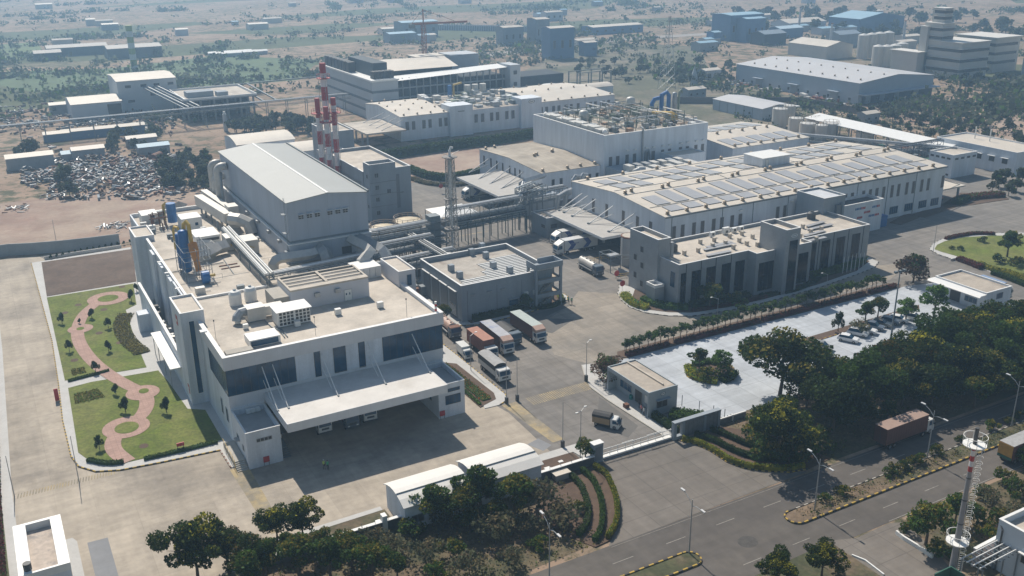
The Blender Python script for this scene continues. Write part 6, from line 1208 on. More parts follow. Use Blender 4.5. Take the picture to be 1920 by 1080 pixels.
hedge('clipped_hedge', 'narrow hedge along the pavement edge between the two lawns', gl([(128, 717), (205, 697)]), .7, .5, L_mid, L_dark, .4, dens=70); hedge('clipped_hedge', 'narrow hedge at the lower edge of the lower lawn right of the path', gl([(270, 864), (340, 848), (408, 831)]), .8, .6, L_mid, L_dark, .4, dens=70)
hedge('clipped_hedge', 'short hedge at the lower edge of the lower lawn left of the path', gl([(165, 866), (200, 872), (232, 870)]), .9, .7, L_mid, L_dark, .4, dens=80); hedge('border_planting', 'leafy planting bed curving beside the pale apron on the upper lawn', gl([(236, 590), (228, 612), (240, 640), (268, 664)]), 3.2, .35, L_olive, L_grey, .4, dens=120, size=.28)
hedge('border_planting', 'rows of yellow green bedding at the top left of the lower lawn', gl([(140, 750), (165, 745), (190, 738)]), 4.2, .25, L_olive, L_bright, .4, dens=200, size=.28); hedge('border_planting', 'leafy bedding rows at the bottom left of the upper lawn', gl([(135, 700), (160, 695)]), 3.0, .25, L_olive, L_mid, .4, dens=160, size=.26)
hedge('red_hedge', 'dark red hedge along the near edge of the right lawn', gl([(1796, 488), (1818, 496), (1840, 505)]), 2.0, 1.1, L_red, L_dark, .25, dens=90, size=.26); hedge('red_hedge', 'thin red hedge along the far edge of the right lawn', gl([(1773, 450), (1800, 444), (1830, 440), (1865, 441)]), 1.2, .8, L_red, L_mid, .35, dens=60, size=.26)
hedge('yellow_hedge', 'yellow green hedge at the lower right edge of the right lawn', gl([(1835, 497), (1858, 507), (1885, 512), (1925, 526)]), 2.0, .9, L_yel, L_mid, .5, dens=90, size=.26); hedge('clipped_hedge', 'dark hedge below the yellow one by the right road', gl([(1860, 514), (1890, 524), (1925, 538)]), 1.8, 1.0, L_dark, L_mid, .4, dens=90, size=.26)
hedge('red_hedge', 'red and green bed beyond the far right corner of the solar warehouse', gl([(1800, 378), (1830, 372), (1880, 368)]), 3.4, 1.4, L_red, L_mid, .5, dens=90, size=.35); hedge('dark_shrubs', 'dark shrubs left of the red and green bed beyond the warehouse', gl([(1790, 384), (1812, 377)]), 3., 1.8, L_dark, L_mid, .4, dens=120, size=.35)
hedge('clipped_hedge', 'red border edging of the far left boundary strip', [(-7.7, 113), (-7.7, 130), (-7.3, 150), (-5.6, 205)], .7, .8, L_red, L_mid, .3, dens=40, size=.26)
hedge('yellow_shrubs', 'yellow green low hedge on the near side of the round kerbed island', gl([(1292, 690), (1298, 704), (1318, 714), (1345, 718)]), 2.2, .8, L_yel, L_bright, .5, dens=120, size=.28)
hedge('clipped_hedge', 'dark green low hedge on the right side of the round kerbed island', gl([(1352, 716), (1368, 710), (1374, 700)]), 2.2, .8, L_dark, L_mid, .4, dens=120, size=.28)
hedge('clipped_hedge', 'green low hedge on the far side of the round kerbed island', gl([(1302, 686), (1325, 680), (1350, 684)]), 2.0, .7, L_mid, L_bright, .5, dens=120, size=.28)
# mid distance hedges and tree rows
hedge('hedge_row', 'bushy green hedge running along the foot of the rear factory', gl([(712, 300), (760, 293), (850, 280), (940, 268), (1000, 258)]), 3.6, 3.2, L_mid, L_dark, .3, dens=90, size=.6); hedge('hedge_row', 'dark curved hedge along the near edge of the brown plot', gl([(768, 322), (800, 334), (840, 338), (880, 332), (905, 326)]), 2.6, 2.2, L_dark, L_mid, .4, dens=80, size=.5)
hedge('dry_border', 'strip of dry planting below the dark curved hedge', gl([(770, 336), (805, 346), (850, 349), (880, 344)]), 2.6, .8, L_dry, L_grey, .5, dens=70, size=.4)
MG = 'trees in the overgrown patch behind the boundary wall'
_r2 = random.Random(5)
for (px, py, s) in [(330+_r2.uniform(-22, 58), 328+_r2.uniform(-34, 34), _r2.uniform(.55, .95)) for _ in range(26)]: treep('far', px, py, 'green tree of the overgrown patch left of the tall hall', MG, s)
for (px, py, s) in [(_r2.uniform(205, 300), _r2.uniform(255, 285), _r2.uniform(.6, .9)) for _ in range(12)]: treep('far', px, py, 'tree in the clump behind the scrap yard', 'clump of trees behind the scrap yard', s)
for (px, py, s) in [(_r2.uniform(415, 590), 245+_r2.uniform(-12, 8), _r2.uniform(.7, 1.0)) for _ in range(26)]: treep('far', px, py, 'tree in the row behind the arched sheds', 'row of trees behind the arched sheds', s)
for (px, py, s, lab) in ((62, 300, 1.3, 'large round tree at the far left beside the low roadside sheds'), (125, 345, 1.1, 'broad tree standing in the middle of the scrap yard'), (132, 370, .8, 'smaller tree at the near edge of the scrap yard'), (36, 300, .7, 'small tree left of the large round one at the far left')): treep('far', px, py, lab, s=s)
for (px, py, s) in [(_r2.uniform(1490, 1930), _r2.uniform(205, 282), _r2.uniform(.35, .85)) for _ in range(70)]:
    p = g(px, py)
    if p.x > 312: tree('far', p.x, p.y, 'scattered tree on the scrubland behind the tank farm', 'trees on the scrubland at right', s)
for (px, py, s) in ((1868, 350, .8), (1885, 340, .7), (1905, 360, .7), (1890, 368, .6), (1860, 358, .5), (1915, 345, .8)): treep('far', px, py, 'green tree beside the pale buildings at the right edge', 'trees by the pale buildings at the right edge', s)
for (px, py, s) in [(_r2.uniform(1740, 1900), _r2.uniform(128, 172), _r2.uniform(.5, .9)) for _ in range(16)]: treep('far', px, py, 'tree at the foot of the stepped tower building', 'trees below the stepped tower building', s)
for (px, py, s) in [(_r2.uniform(1380, 1990), _r2.uniform(28, 78), _r2.uniform(1.1, 1.7)) for _ in range(70)]: treep('far', px, py, 'tree of the dense wood behind the stepped tower building', 'wood behind the stepped tower building', s)
for (px, py, s) in [(_r2.uniform(1080, 1400), _r2.uniform(118, 160), _r2.uniform(.5, .9)) for _ in range(45)]: treep('far', px, py, 'tree on the wild ground between the rear factory and the large grey warehouse', 'trees between the rear factory and the grey warehouse', s)
# far woods and scrub: uncountable, one object
fw_ = MB(L_far); R = random.Random(99)
def clump(x, y, s, n=12):
    for _ in range(n):
        p = Vector((x+R.gauss(0, s*.5), y+R.gauss(0, s*.5), abs(R.gauss(s*.4, s*.3)))); q = s*R.uniform(.35, .7); n_ = Vector((R.gauss(0, 1), R.gauss(-.3, 1), R.gauss(.7, 1))).normalized(); e = n_.orthogonal().normalized()*q*.5; f = n_.cross(e); fw_.poly([p+e, p+f, p-e, p-f], L_far if R.random() < .8 else L_mid)
for c in range(190):
    px, py = R.uniform(-300, 2200), R.uniform(-12, 215); P0 = g(px, py); k = R.randint(10, 60); ang = R.choice((.15, .3, -.2, 1.3)); L = R.uniform(30, 220); wd_ = R.choice((2, 3, 5, 25))
    for _ in range(k):
        t = R.uniform(-.5, .5)*L; u = R.gauss(0, 1)*wd_; x, y = P0.x+t*cos(ang)-u*sin(ang), P0.y+t*sin(ang)+u*cos(ang)
        if y < 300 and x < 360: continue
        if 100 < x < 330 and y < 515: continue
        if 360 < x < 440 and 315 < y < 420: continue
        if 485 < x < 600 and 335 < y < 440: continue
        if 30 < x < 105 and 470 < y < 530: continue
        clump(x, y, R.uniform(2, 6)*R.uniform(.6, 1))
for _ in range(900):
    x, y = R.uniform(-150, 1500), R.uniform(420, 2000)
    if 100 < x < 330 and y < 520 or 360 < x < 600 and y < 440 or 25 < x < 110 and 440 < y < 530: continue
    clump(x, y, R.uniform(1.5, 4.5), 7)
for _ in range(900):
    px, py = R.uniform(1380, 1990), R.uniform(190, 300); p = g(px, py)
    if p.x > 315 or (p.x > 285 and p.y > 300): clump(p.x, p.y, R.uniform(.8, 2.6), 8)
o = fw_.build('distant_scrub'); tag(o, 'hazy dark trees and scrub scattered over the plain to the horizon', 'scrub', kind='stuff')
# undergrowth in the front belts
ug = MB(L_dry); R = random.Random(4)
def tuft(x, y, s, m_):
    for _ in range(5):
        p = Vector((x+R.gauss(0, s), y+R.gauss(0, s), abs(R.gauss(.2, .15))+.05)); q = s*R.uniform(.5, 1.1); n_ = Vector((R.gauss(0, 1), R.gauss(0, 1), R.gauss(.6, 1))).normalized(); e = n_.orthogonal().normalized()*q*.5; f = n_.cross(e); ug.poly([p+e, p+f, p-e, p-f], m_)
for _ in range(5200):
    a = R.random()
    if a < .4: x, y = R.uniform(-10, 66), R.uniform(92.5, 110)
    elif a < .75: x, y = R.uniform(104, 230), R.uniform(93.5, 112)
    elif a < .9: x, y = R.uniform(105, 200), R.uniform(61, 75.3)
    else: x, y = R.uniform(94, 200), R.uniform(82.6, 84.8)
    if 66 > x > 60 and y > 100: continue
    tuft(x, y, R.uniform(.15, .4), R.choice((L_dry, L_grey, L_olive, L_mid)))
o = ug.build('undergrowth'); tag(o, 'dry grass and weeds covering the rough ground beside the road', 'undergrowth', kind='stuff')
# ================================================================== vehicles
tyre = M('tyre', (.02, .02, .02), .8, .1, 3.); chrome = M('rim_grey', (.35, .35, .35), .4, .1, 3., metal=.6)
lampm = M('lamp_glass', (.7, .7, .65), .2, .05, 3.); tarp_b = M('tarp_black', (.03, .03, .032), .7, .3, 2.5); tarp_g = M('tarp_grey', (.33, .33, .33), .8, .15, 1.5)
mint = M('mint_roof', (.36, .41, .39), .6, .1, 1.); cont_b = M('container_brown', (.14, .06, .05), .7, .12, 1., grid=(.6, 1e6, .06), gcol=.75); cont_r = M('container_red', (.22, .075, .05), .7, .15, 1., grid=(.6, 1e6, .06), gcol=.8); cont_t = M('container_roof_red', (.34, .15, .10), .7, .15, 1.)
cab_w = M('cab_white', (.62, .62, .60), .35, .06, 2.); cab_t = M('cab_tan', (.42, .28, .22), .5, .12, 2.); cab_d = M('cab_blue_grey', (.10, .13, .16), .4, .1, 2.)
def wheels(par, xs, half, r, w=.32):
    for x in xs:
        for s in (-1, 1):
            q = MB(tyre).tube([(x, s*(half-w), r), (x, s*half, r)], r, n=14).build('wheel', par); MB(chrome).tube([(x, s*half, r), (x, s*(half+.02), r)], r*.5, n=10).build('rim', q)
def cab(par, x0, L, W, z0, z1, m_, slope=.3, hi=None, nm='cab', roofm=None):
    """cab whose nose looks along +x"""
    x1 = x0+L; w = W/2; zm = z0+(z1-z0)*.48; q = MB(m_)
    pr = [(x0, z0), (x1, z0), (x1+.03, zm), (x1-slope, z1-.08), (x1-slope-.15, z1), (x0, z1)]
    for s in (-1, 1): q.poly([(x, s*w, z) for x, z in (pr if s < 0 else pr[::-1])])
    for a, b in zip(pr, pr[1:]+pr[:1]): q.poly([(a[0], w, a[1]), (a[0], -w, a[1]), (b[0], -w, b[1]), (b[0], w, b[1])], roofm if (roofm and a[1] >= z1-.09 and b[1] >= z1-.01) else m_)
    c = q.build(nm, par); s_ = slope*1.0
    g_ = MB(glass); e = .02; za, zb = zm+.06, z1-.22; fa = lambda z: x1+.03-(z-zm)/(z1-.08-zm)*(slope+.03)+e
    g_.poly([(fa(za), w-.12, za), (fa(za), -w+.12, za), (fa(zb), -w+.12, zb), (fa(zb), w-.12, zb)]); g_.build('windshield', c)
    for s in (-1, 1):
        k = MB(glass); xa, xb = x0+L*.25, x1-.12
        p_ = [(xa, s*(w+.01), za), (xb, s*(w+.01), za), (fa(zb)-.16, s*(w+.01), zb), (xa, s*(w+.01), zb)]; k.poly(p_ if s < 0 else p_[::-1]); k.build('side_window', c)
        MB(lampm).box(x1+.02, x1+.07, s*(w-.4)-.18, s*(w-.4)+.18, z0+.22, z0+.42).build('headlight', c)
        MB(dsteel).box(x1-.15, x1-.05, s*(w+.05), s*(w+.25), zm+.1, zm+.6).build('mirror', c)
    MB(dsteel).box(x1, x1+.12, -w, w, z0-.1, z0+.12).build('bumper', c); MB(dsteel).box(x1+.02, x1+.05, -w*.55, w*.55, z0+.5, z0+.85).build('grille', c)
    return c
def truck(name, lab, px, py, dirdeg, L=9., W=2.45, H=3.7, body=cont_b, top=mint, cabm=cab_w, kind='box', cabroof=None, cabL=1.7, cabH=None, at=None, cabtop=None):
    """px,py: photo point under the middle of the vehicle; dirdeg: heading in the yard frame"""
    p = Vector(at) if at else g(px, py); t = thing(name, lab, 'tanker truck' if kind == 'tank' else 'truck', (p.x, p.y, .03)); w = W/2
    def fin(): t.rotation_euler = (0, 0, radians(dirdeg))
    t0 = t.location.copy(); t.location = (0, 0, 0); cx = L/2-cabL; r = .5 if L > 6 else .33; zc = 1.05 if L > 6 else .6
    MB(dsteel).box(-L/2+.1, L/2-.3, -w*.4, w*.4, zc-.35, zc-.02).build('chassis', t)
    wheels(t, ([-L/2+1.2, -L/2+2.35, cx-.9, L/2-.9] if L > 9 else [-L/2+1.3, -L/2+2.4, L/2-.95]) if L > 6 else [-L/2+.7, L/2-.75], w*.96, r)
    ch = cabH or (2.75 if L > 6 else 1.85); cab(t, cx, cabL, W*.96, zc-.45, ch, cabm, slope=.18 if L > 6 else .45, roofm=cabroof)
    if kind == 'box':
        b = MB(body); b.box(-L/2, cx-.12, -w, w, zc, H-.06); b.box(-L/2-.02, cx-.1, -w-.02, w+.02, H-.06, H, top); b.build('cargo_body', t)
        q = MB(dsteel); q.box(-L/2-.035, -L/2-.02, -.03, .03, zc+.1, H-.15); q.build('door_seam', t)
        if cabtop:
            q = MB(cabtop); q.poly([(cx-.1, -w, H), (L/2-.35, -w*.96, ch+.55), (L/2-.35, w*.96, ch+.55), (cx-.1, w, H)]); q.poly([(cx-.1, w, ch), (cx-.1, w, H), (L/2-.35, w*.96, ch+.55), (L/2-.35, w*.96, ch)]); q.poly([(cx-.1, -w, H), (cx-.1, -w, ch), (L/2-.35, -w*.96, ch), (L/2-.35, -w*.96, ch+.55)]); q.poly([(L/2-.35, -w*.96, ch), (L/2-.35, w*.96, ch), (L/2-.35, w*.96, ch+.55), (L/2-.35, -w*.96, ch+.55)]); q.build('cab_fairing', t)
    elif kind == 'tarp':
        zs = zc+1.15; b = MB(body); b.box(-L/2, cx-.15, -w, w, zc, zs); b.build('side_boards', t); q = MB(tarp_b); pr = [(-w-.03, zs-.05), (-w-.03, H-.35), (-w*.5, H-.05), (0, H+.05), (w*.5, H-.05), (w+.03, H-.35), (w+.03, zs-.05)]
        for a, b_ in zip(pr, pr[1:]): q.poly([(-L/2-.03, a[0], a[1]), (cx-.12, a[0], a[1]), (cx-.12, b_[0], b_[1]), (-L/2-.03, b_[0], b_[1])], top if min(a[1], b_[1]) > H-.4 else tarp_b)
        for xx in (-L/2-.03, cx-.12): q.poly([(xx, y, z) for y, z in pr])
        q.build('tarpaulin', t)
    elif kind == 'tank':
        MB(top).tube([(-L/2+.05, 0, zc+.95), (-L/2+.3, 0, zc+.95), (cx-.45, 0, zc+.95), (cx-.2, 0, zc+.95)], 1, n=20, rs=[.7, .98, .98, .7]).build('tank', t)
        for k in range(4): MB(dsteel).cyl(-L/2+1+k*(cx+L/2-2)/3, 0, zc+1.88, zc+2.05, .22, n=10).build('hatch', t)
        q = MB(metal); q.box(-L/2+.2, cx-.4, w-.15, w, zc-.02, zc+.25); q.box(-L/2+.2, cx-.4, -w, -w+.15, zc-.02, zc+.25); q.build('side_rail', t); MB(body).box(-L/2+.3, cx-.4, -.95, .95, zc-.05, zc+.3).build('saddle', t)
    elif kind == 'flat':
        q = MB(body); q.box(-L/2, cx-.1, -w, w, zc, zc+.12)
        for s in (-1, 1): q.box(-L/2, cx-.1, s*w-.03, s*w+.03, zc+.12, zc+.7)
        q.build('cargo_bed', t)
    t.location = t0; fin(); return t
A_ = -90
bluetarp = M('tarp_blue_white', (.36, .37, .40), .7, .15, 1.2, col2=(.22, .26, .38), thr=(.5, .6))
truck('container_truck', 'long brown container truck with mint green roof parked farthest right of the yard group', 0, 0, A_, L=11.2, H=3.75, at=(93.4, 161.2, 0), body=cont_b, top=mint, cabm=cab_w, cabtop=cab_t)
truck('container_truck', 'long brown truck with crumpled blue white roof beside the red container truck', 0, 0, A_-2, L=11, H=3.8, at=(85.1, 159.6, 0), body=cont_b, top=bluetarp, cabm=cab_w, cabtop=cab_t)
truck('container_truck', 'red container truck with open drum on its cab behind the black tarpaulin truck', 0, 0, A_, L=9.2, H=3.75, at=(81.2, 158.6, 0), body=cont_r, top=cont_t, cabm=cab_w, cabH=2.5)
truck('tarpaulin_truck', 'white cab truck under a black and grey tarpaulin nearest the kerbed flower strip', 0, 0, A_-1, L=9.0, H=3.5, at=(78.2, 148.0, 0), body=metal, top=tarp_g, cabm=cab_w, kind='tarp')
truck('small_van', 'small white box van parked by the kerb beside the red container truck', 0, 0, A_-3, L=4.6, W=1.7, H=2.3, at=(77.2, 158.9, 0), body=cab_w, top=cab_w, cabm=cab_w, cabL=1.4, cabH=1.9)
truck('tanker_truck', 'tanker truck with brown framed cab roof at the corner of the near building', 0, 0, A_-3, L=9.5, H=3.4, at=(79.6, 171.6, 0), body=cont_b, top=cab_t, cabm=cab_d, kind='tank', cabroof=rust)
truck('flatbed_truck', 'dark truck half hidden between the two long brown trucks', 0, 0, A_, L=7.2, H=3.0, at=(88.7, 161.2, 0), body=rust, top=tarp_b, cabm=cab_d, kind='tarp')
truck('tanker_truck', 'silver tanker truck standing alone in front of the warehouse canopy', 0, 0, A_-2, L=9.0, H=3.2, at=(127.1, 188.2, 0), body=dsteel, top=tank_m, cabm=cab_d, kind='tank')
truck('pickup_truck', 'small pickup truck with dark hood and wooden sides driving by the guard house', 0, 0, -55, L=4.8, W=1.75, H=2.5, at=(85.3, 120.3, 0), body=M('wood_side', (.35, .24, .13)), top=tarp_b, cabm=cab_w, kind='tarp', cabL=1.5, cabH=1.85)
truck('road_truck', 'brown container truck on the main road beside the dark trees', 0, 0, 1, L=12, H=4.0, at=(125.2, 91.5, 0), body=cont_b, top=M('roof_dusty', (.30, .21, .17)), cabm=cab_w)
t = truck('road_truck', 'red sided truck with ochre rear doors cut by the right edge of the photo', 0, 0, 1, L=10, H=3.6, at=(137.4, 78.3, 0), body=cont_b, top=M('roof_pale', (.33, .33, .33), .8, .2, 2.), cabm=cab_w)
q = MB(M('ochre', (.5, .27, .06), .7, .15, 2.)); q.box(-5.08, -5.03, -1.2, 1.2, 1.5, 3.5); q.box(-5.1, -5.03, -1.2, 1.2, 1.0, 1.45, green); o = q.build('rear_door', None); o.parent = t; o['label'] = 'ochre rear door with green bottom band'
truck('flatbed_truck', 'truck with white cab backed in under the left end of the loading canopy', 0, 0, A_, L=7.0, H=3.0, at=(42.2, 145.0, 0), body=metal, top=tarp_g, cabm=cab_w, kind='flat')
truck('tipper_truck', 'red and blue cab truck in the middle under the loading canopy', 0, 0, A_, L=7.0, H=3.0, at=(46.9, 144.4, 0), body=rust, top=tarp_b, cabm=cab_d, kind='tarp'); truck('lorry', 'white lorry at the right under the loading canopy', 0, 0, A_-3, L=7.6, H=3.2, at=(50.6, 145.4, 0), body=metal, top=tarp_g, cabm=cab_w, kind='tarp')
truck('container_truck', 'blue roofed brown truck half hidden behind the right gatehouse', 0, 0, A_-2, L=8, H=3.5, at=(198, 127, 0), body=rust, top=M('blue_roof', (.2, .28, .42)), cabm=cab_w)
def trailer(lab, x, y, ang):
    t = thing('trailer_truck', lab, 'truck', (0, 0, 0)); L = 12.6; w = 1.25; b = MB(cab_w); b.box(-L/2, L/2-2.3, -w, w, 1.15, 3.95); b.build('trailer_body', t)
    for s in (-1, 1):
        for (xa, w0) in ((L/2-4.6, 1), (-3.2, 1)):
            q = MB(M('chevron_blue', (.03, .06, .25), .5, .1, 2.)); y_ = s*(w+.015); q.poly([(xa, y_, 1.3), (xa+1.5, y_, 1.3), (xa+.4, y_, 2.5), (xa+1.5, y_, 3.8), (xa, y_, 3.8), (xa-1.1, y_, 2.5)][::(1 if s < 0 else -1)]); q.build('chevron', t)
        q = MB(M('letter_grey', (.2, .24, .35)))
        for k in range(6): q.box(-.3+k*.42, -.02+k*.42, s*(w+.01), s*(w+.03), 2.7, 3.05)
        q.build('lettering', t)
    MB(dsteel).box(-L/2+.2, L/2-2.4, -.5, .5, .7, 1.12).build('chassis', t); wheels(t, [-L/2+1.2, -L/2+2.5, -L/2+3.8, L/2-3.2, L/2-1.1], 1.2, .5)
    cab(t, L/2-2.0, 2.0, 2.4, .6, 3.0, cab_w, slope=.25); q = MB(whitep); q.poly([(L/2-1.95, -1.2, 3.9), (L/2-.4, -1.1, 3.1), (L/2-.4, 1.1, 3.1), (L/2-1.95, 1.2, 3.9)]); q.poly([(L/2-1.95, 1.2, 3.0), (L/2-1.95, 1.2, 3.9), (L/2-.4, 1.1, 3.1)]); q.poly([(L/2-1.95, -1.2, 3.9), (L/2-1.95, -1.2, 3.0), (L/2-.4, -1.1, 3.1)]); q.build('wind_deflector', t)
    t.location = (x, y, .03); t.rotation_euler = (0, 0, radians(ang)); return t
trailer('white trailer truck with blue chevrons backing under the warehouse canopy', 132.6, 203.6, 180); trailer('second white chevron trailer truck deeper in the shade of the warehouse canopy', 136.3, 211, 180); trailer('white chevron trailer truck under the canopy of the low brown roofed hall', 137, 266.5, 180)
# cars
def make_car(lab, paint, suv=False):
    t = thing('parked_car', lab, 'car'); W = .88; q = MB(paint); L = 4.2
    low = [(-2.1, .35), (2.1, .35), (2.12, .7), (1.9, .88), (.95, .98), (-1.9, 1.0), (-2.1, .85)]
    for s in (-1, 1): q.poly([(x, s*W, z) for x, z in (low if s < 0 else low[::-1])])
    for a, b in zip(low, low[1:]+low[:1]): q.poly([(a[0], W, a[1]), (a[0], -W, a[1]), (b[0], -W, b[1]), (b[0], W, b[1])])
    zt = 1.68 if suv else 1.48; up_ = [(.95, .98), (.25, zt-.03), (-.3, zt), (-1.5, zt-.04), (-2.0 if suv else -1.9, 1.0)]; w2 = .7
    q.poly([(up_[1][0], w2, up_[1][1]), (up_[1][0], -w2, up_[1][1]), (up_[2][0], -w2, up_[2][1]), (up_[2][0], w2, up_[2][1])][::-1]); q.poly([(up_[2][0], w2, up_[2][1]), (up_[2][0], -w2, up_[2][1]), (up_[3][0], -w2, up_[3][1]), (up_[3][0], w2, up_[3][1])][::-1]); b_ = q.build('body', t)
    q = MB(glass); q.poly([(.95, W*.95, .98), (.95, -W*.95, .98), (up_[1][0], -w2, up_[1][1]), (up_[1][0], w2, up_[1][1])][::-1]); q.build('windshield', t); q = MB(glass); q.poly([(up_[3][0], w2, up_[3][1]), (up_[3][0], -w2, up_[3][1]), (up_[4][0], -W*.95, 1.0), (up_[4][0], W*.95, 1.0)][::-1]); q.build('rear_window', t)
    for s in (-1, 1):
        q = MB(glass); p_ = [(.95, s*W*.96, .98), (up_[1][0], s*w2, up_[1][1]), (up_[2][0], s*w2, up_[2][1]), (up_[3][0], s*w2, up_[3][1]), (up_[4][0], s*W*.96, 1.0)]; q.poly(p_ if s > 0 else p_[::-1]); q.build('side_window', t); MB(lampm).box(2.05, 2.14, s*.62-.16, s*.62+.16, .6, .76).build('headlight', t); MB(red).box(-2.13, -2.07, s*.66-.12, s*.66+.12, .65, .85).build('tail_light', t)
    wheels(t, (-1.3, 1.3), .9, .31, .2); return t
cw = M('car_white', (.7, .71, .72), .25, .03, 2., spec=.6); cs = M('car_silver', (.33, .32, .30), .3, .05, 2., metal=.5); cb = M('car_blue_grey', (.16, .2, .26), .3, .05, 2., metal=.3)
for (paint, suv, px, py, ang, lab) in ((cw, False, 1590, 640, -62, 'white hatchback at the near end of the parking row beside the striped island tip'), (cw, True, 1608, 629, -62, 'white sport utility car second from the near end of the parking row'), (cs, True, 1541, 655, -62, 'grey brown car driving by the large dark tree'), (cw, False, 1624, 624, -62, 'white car third in the parking row'), (cb, True, 1638, 617, -62, 'blue grey car fourth in the parking row'), (cs, False, 1652, 611, -62, 'silver car fifth in the parking row'), (cb, False, 1668, 606, -62, 'dark car sixth in the parking row'), (cw, False, 1684, 603, -62, 'white car next to the last in the parking row'), (cw, True, 1712, 600, -62, 'white car at the far end of the parking row under the bright tree')):
    p = g(px, py); c_ = make_car(lab, paint, suv); c_.location = (p.x, p.y, .045); c_.rotation_euler = (0, 0, radians(ang))
# ================================================================== people
skin_ = M('skin', (.20, .11, .07), .6, .05, 3.); pant = M('trousers', (.03, .035, .05), .8, .1, 3.); hi_v = M('green_vest', (.06, .35, .16), .7, .1, 3.); hi_y = M('lime_vest', (.55, .65, .12), .7, .1, 3.); shirt_w = M('shirt_white', (.6, .6, .58), .8, .06, 3.); shirt_p = M('shirt_pink', (.5, .2, .2), .8, .1, 3.); shirt_d = M('shirt_dark', (.05, .05, .06), .8, .1, 3.); hairm = M('hair', (.01, .01, .01), .7, .1, 5.); helm = M('helmet', (.7, .7, .68), .4, .05, 3.)
def person(lab, x, y, ang, shirt, stride=.12, arm=.12, helmet=False, z=.03, bend=0.):
    V = []; E = []; Rr = []
    def v(p, r): V.append(p); Rr.append(r); return len(V)-1
    def e(a, b): E.append((a, b))
    pel = v((0, 0, .95), .135); ch = v((.0, 0, 1.22), .135); sh = v((.0, 0, 1.42), .12); nk = v((.01, 0, 1.52), .05); hd = v((.03, 0, 1.62), .085); tp = v((.02, 0, 1.72), .07)
    for a, b in ((pel, ch), (ch, sh), (sh, nk), (nk, hd), (hd, tp)): e(a, b)
    no = v((.115, 0, 1.62), .018); e(hd, no)
    for s in (-1, 1):
        hp = v((0, s*.09, .88), .09); kn = v((s*stride*.7+.03, s*.1, .5), .062); an = v((s*stride, s*.1, .08), .042); to = v((s*stride+.16, s*.11, .04), .035); e(pel, hp); e(hp, kn); e(kn, an); e(an, to)
        sd = v((0, s*.19, 1.40), .062); el = v((-s*arm*.4, s*.25, 1.13), .042); wr = v((-s*arm+.08, s*.26, .9), .028); pm = v((-s*arm+.1, s*.26, .83), .03); e(sh, sd); e(sd, el); e(el, wr); e(wr, pm)
        for k in range(4): f1 = v((-s*arm+.085+k*.016, s*(.262), .78-.004*abs(k-1.5)), .009); f2 = v((-s*arm+.095+k*.018, s*.25, .735+.006*abs(k-1.3)), .008); e(pm, f1); e(f1, f2)
        th = v((-s*arm+.14, s*.245, .81), .009); th2 = v((-s*arm+.15, s*.24, .775), .008); e(pm, th); e(th, th2)
    bm = bmesh.new(); lay = bm.verts.layers.skin.verify(); vs = [bm.verts.new(p) for p in V]
    for a, b in E: bm.edges.new((vs[a], vs[b]))
    for w_, r in zip(vs, Rr): w_[lay].radius = (r, r)
    vs[0][lay].use_root = True
    me = bpy.data.meshes.new('person_body'); bm.to_mesh(me); bm.free(); tmp = bpy.data.objects.new('tmp', me); COL.objects.link(tmp)
    tmp.modifiers.new('skin', 'SKIN'); sm = tmp.modifiers.new('sub', 'SUBSURF'); sm.levels = 1; sm.render_levels = 1
    dg = bpy.context.evaluated_depsgraph_get(); m2 = bpy.data.meshes.new_from_object(tmp.evaluated_get(dg)); bpy.data.objects.remove(tmp)
    m2.materials.clear()
    for mt in (skin_, shirt, pant, tyre): m2.materials.append(mt)
    for p in m2.polygons:
        c = p.center; p.use_smooth = True
        if c.z > 1.50: p.material_index = 0
        elif abs(c.y) > .17 and c.z < 1.14: p.material_index = 0
        elif c.z > .93: p.material_index = 1
        elif c.z > .11: p.material_index = 2
        else: p.material_index = 3
    o = bpy.data.objects.new('person', m2); COL.objects.link(o); o.location = (x, y, z); o.rotation_euler = (0, bend, radians(ang)); tag(o, lab, 'person')
    q = MB(helm if helmet else hairm); q.tube([(.0, 0, 1.64), (.0, 0, 1.70), (.005, 0, 1.755), (.01, 0, 1.78)], 1, n=12, rs=[.097, .102, .075, .03])
    if helmet: q.box(.07, .14, -.06, .06, 1.68, 1.70)
    h = bpy.data.objects.new('helmet' if helmet else 'hair', q.mesh('hair')); COL.objects.link(h); h.parent = o
    for s in (-1, 1):
        k = MB(hairm).box(.107, .113, s*.033-.01, s*.033+.01, 1.625, 1.637); w_ = bpy.data.objects.new('eye', k.mesh('eye')); COL.objects.link(w_); w_.parent = o
    return o
def pp_(px, py): return g(px, py)
for (px, py, ang, sh_, hl, lab) in ((608, 880, -80, hi_y, True, 'worker in lime vest and white helmet walking at the edge of the canopy shadow'), (615, 881, -100, hi_v, False, 'worker in green vest walking beside the helmeted one in front of the loading canopy'), (1066, 570, -60, hi_v, False, 'left of two people in green vests standing at the tip of the stair tower kerb'), (1072, 571, -120, hi_v, True, 'right of two people in green vests standing at the tip of the stair tower kerb'), (889, 457, 40, shirt_d, False, 'left of two dark figures walking in the rear yard behind the utility building'), (894, 456, 40, shirt_d, False, 'right of two dark figures walking in the rear yard behind the utility building'), (1202, 776, 180, shirt_p, False, 'person in pink shirt at the guard house doorway'), (1207, 781, 150, shirt_w, False, 'person in white shirt at the guard house corner'), (1198, 766, 0, shirt_d, False, 'person in dark clothes beside the guard house door'), (1190, 573, -40, hi_v, False, 'gardener in green vest at the left tip of the office hedge'), (1196, 577, 60, hi_v, False, 'second gardener in green vest just right of the first by the office hedge'), (1766, 378, 20, shirt_p, False, 'person on the road far beyond the solar warehouse corner')):
    p = pp_(px, py); person(lab, p.x, p.y, ang, sh_, helmet=hl, z=.14 if px in (1202, 1207, 1198, 1190, 1196) else .04)
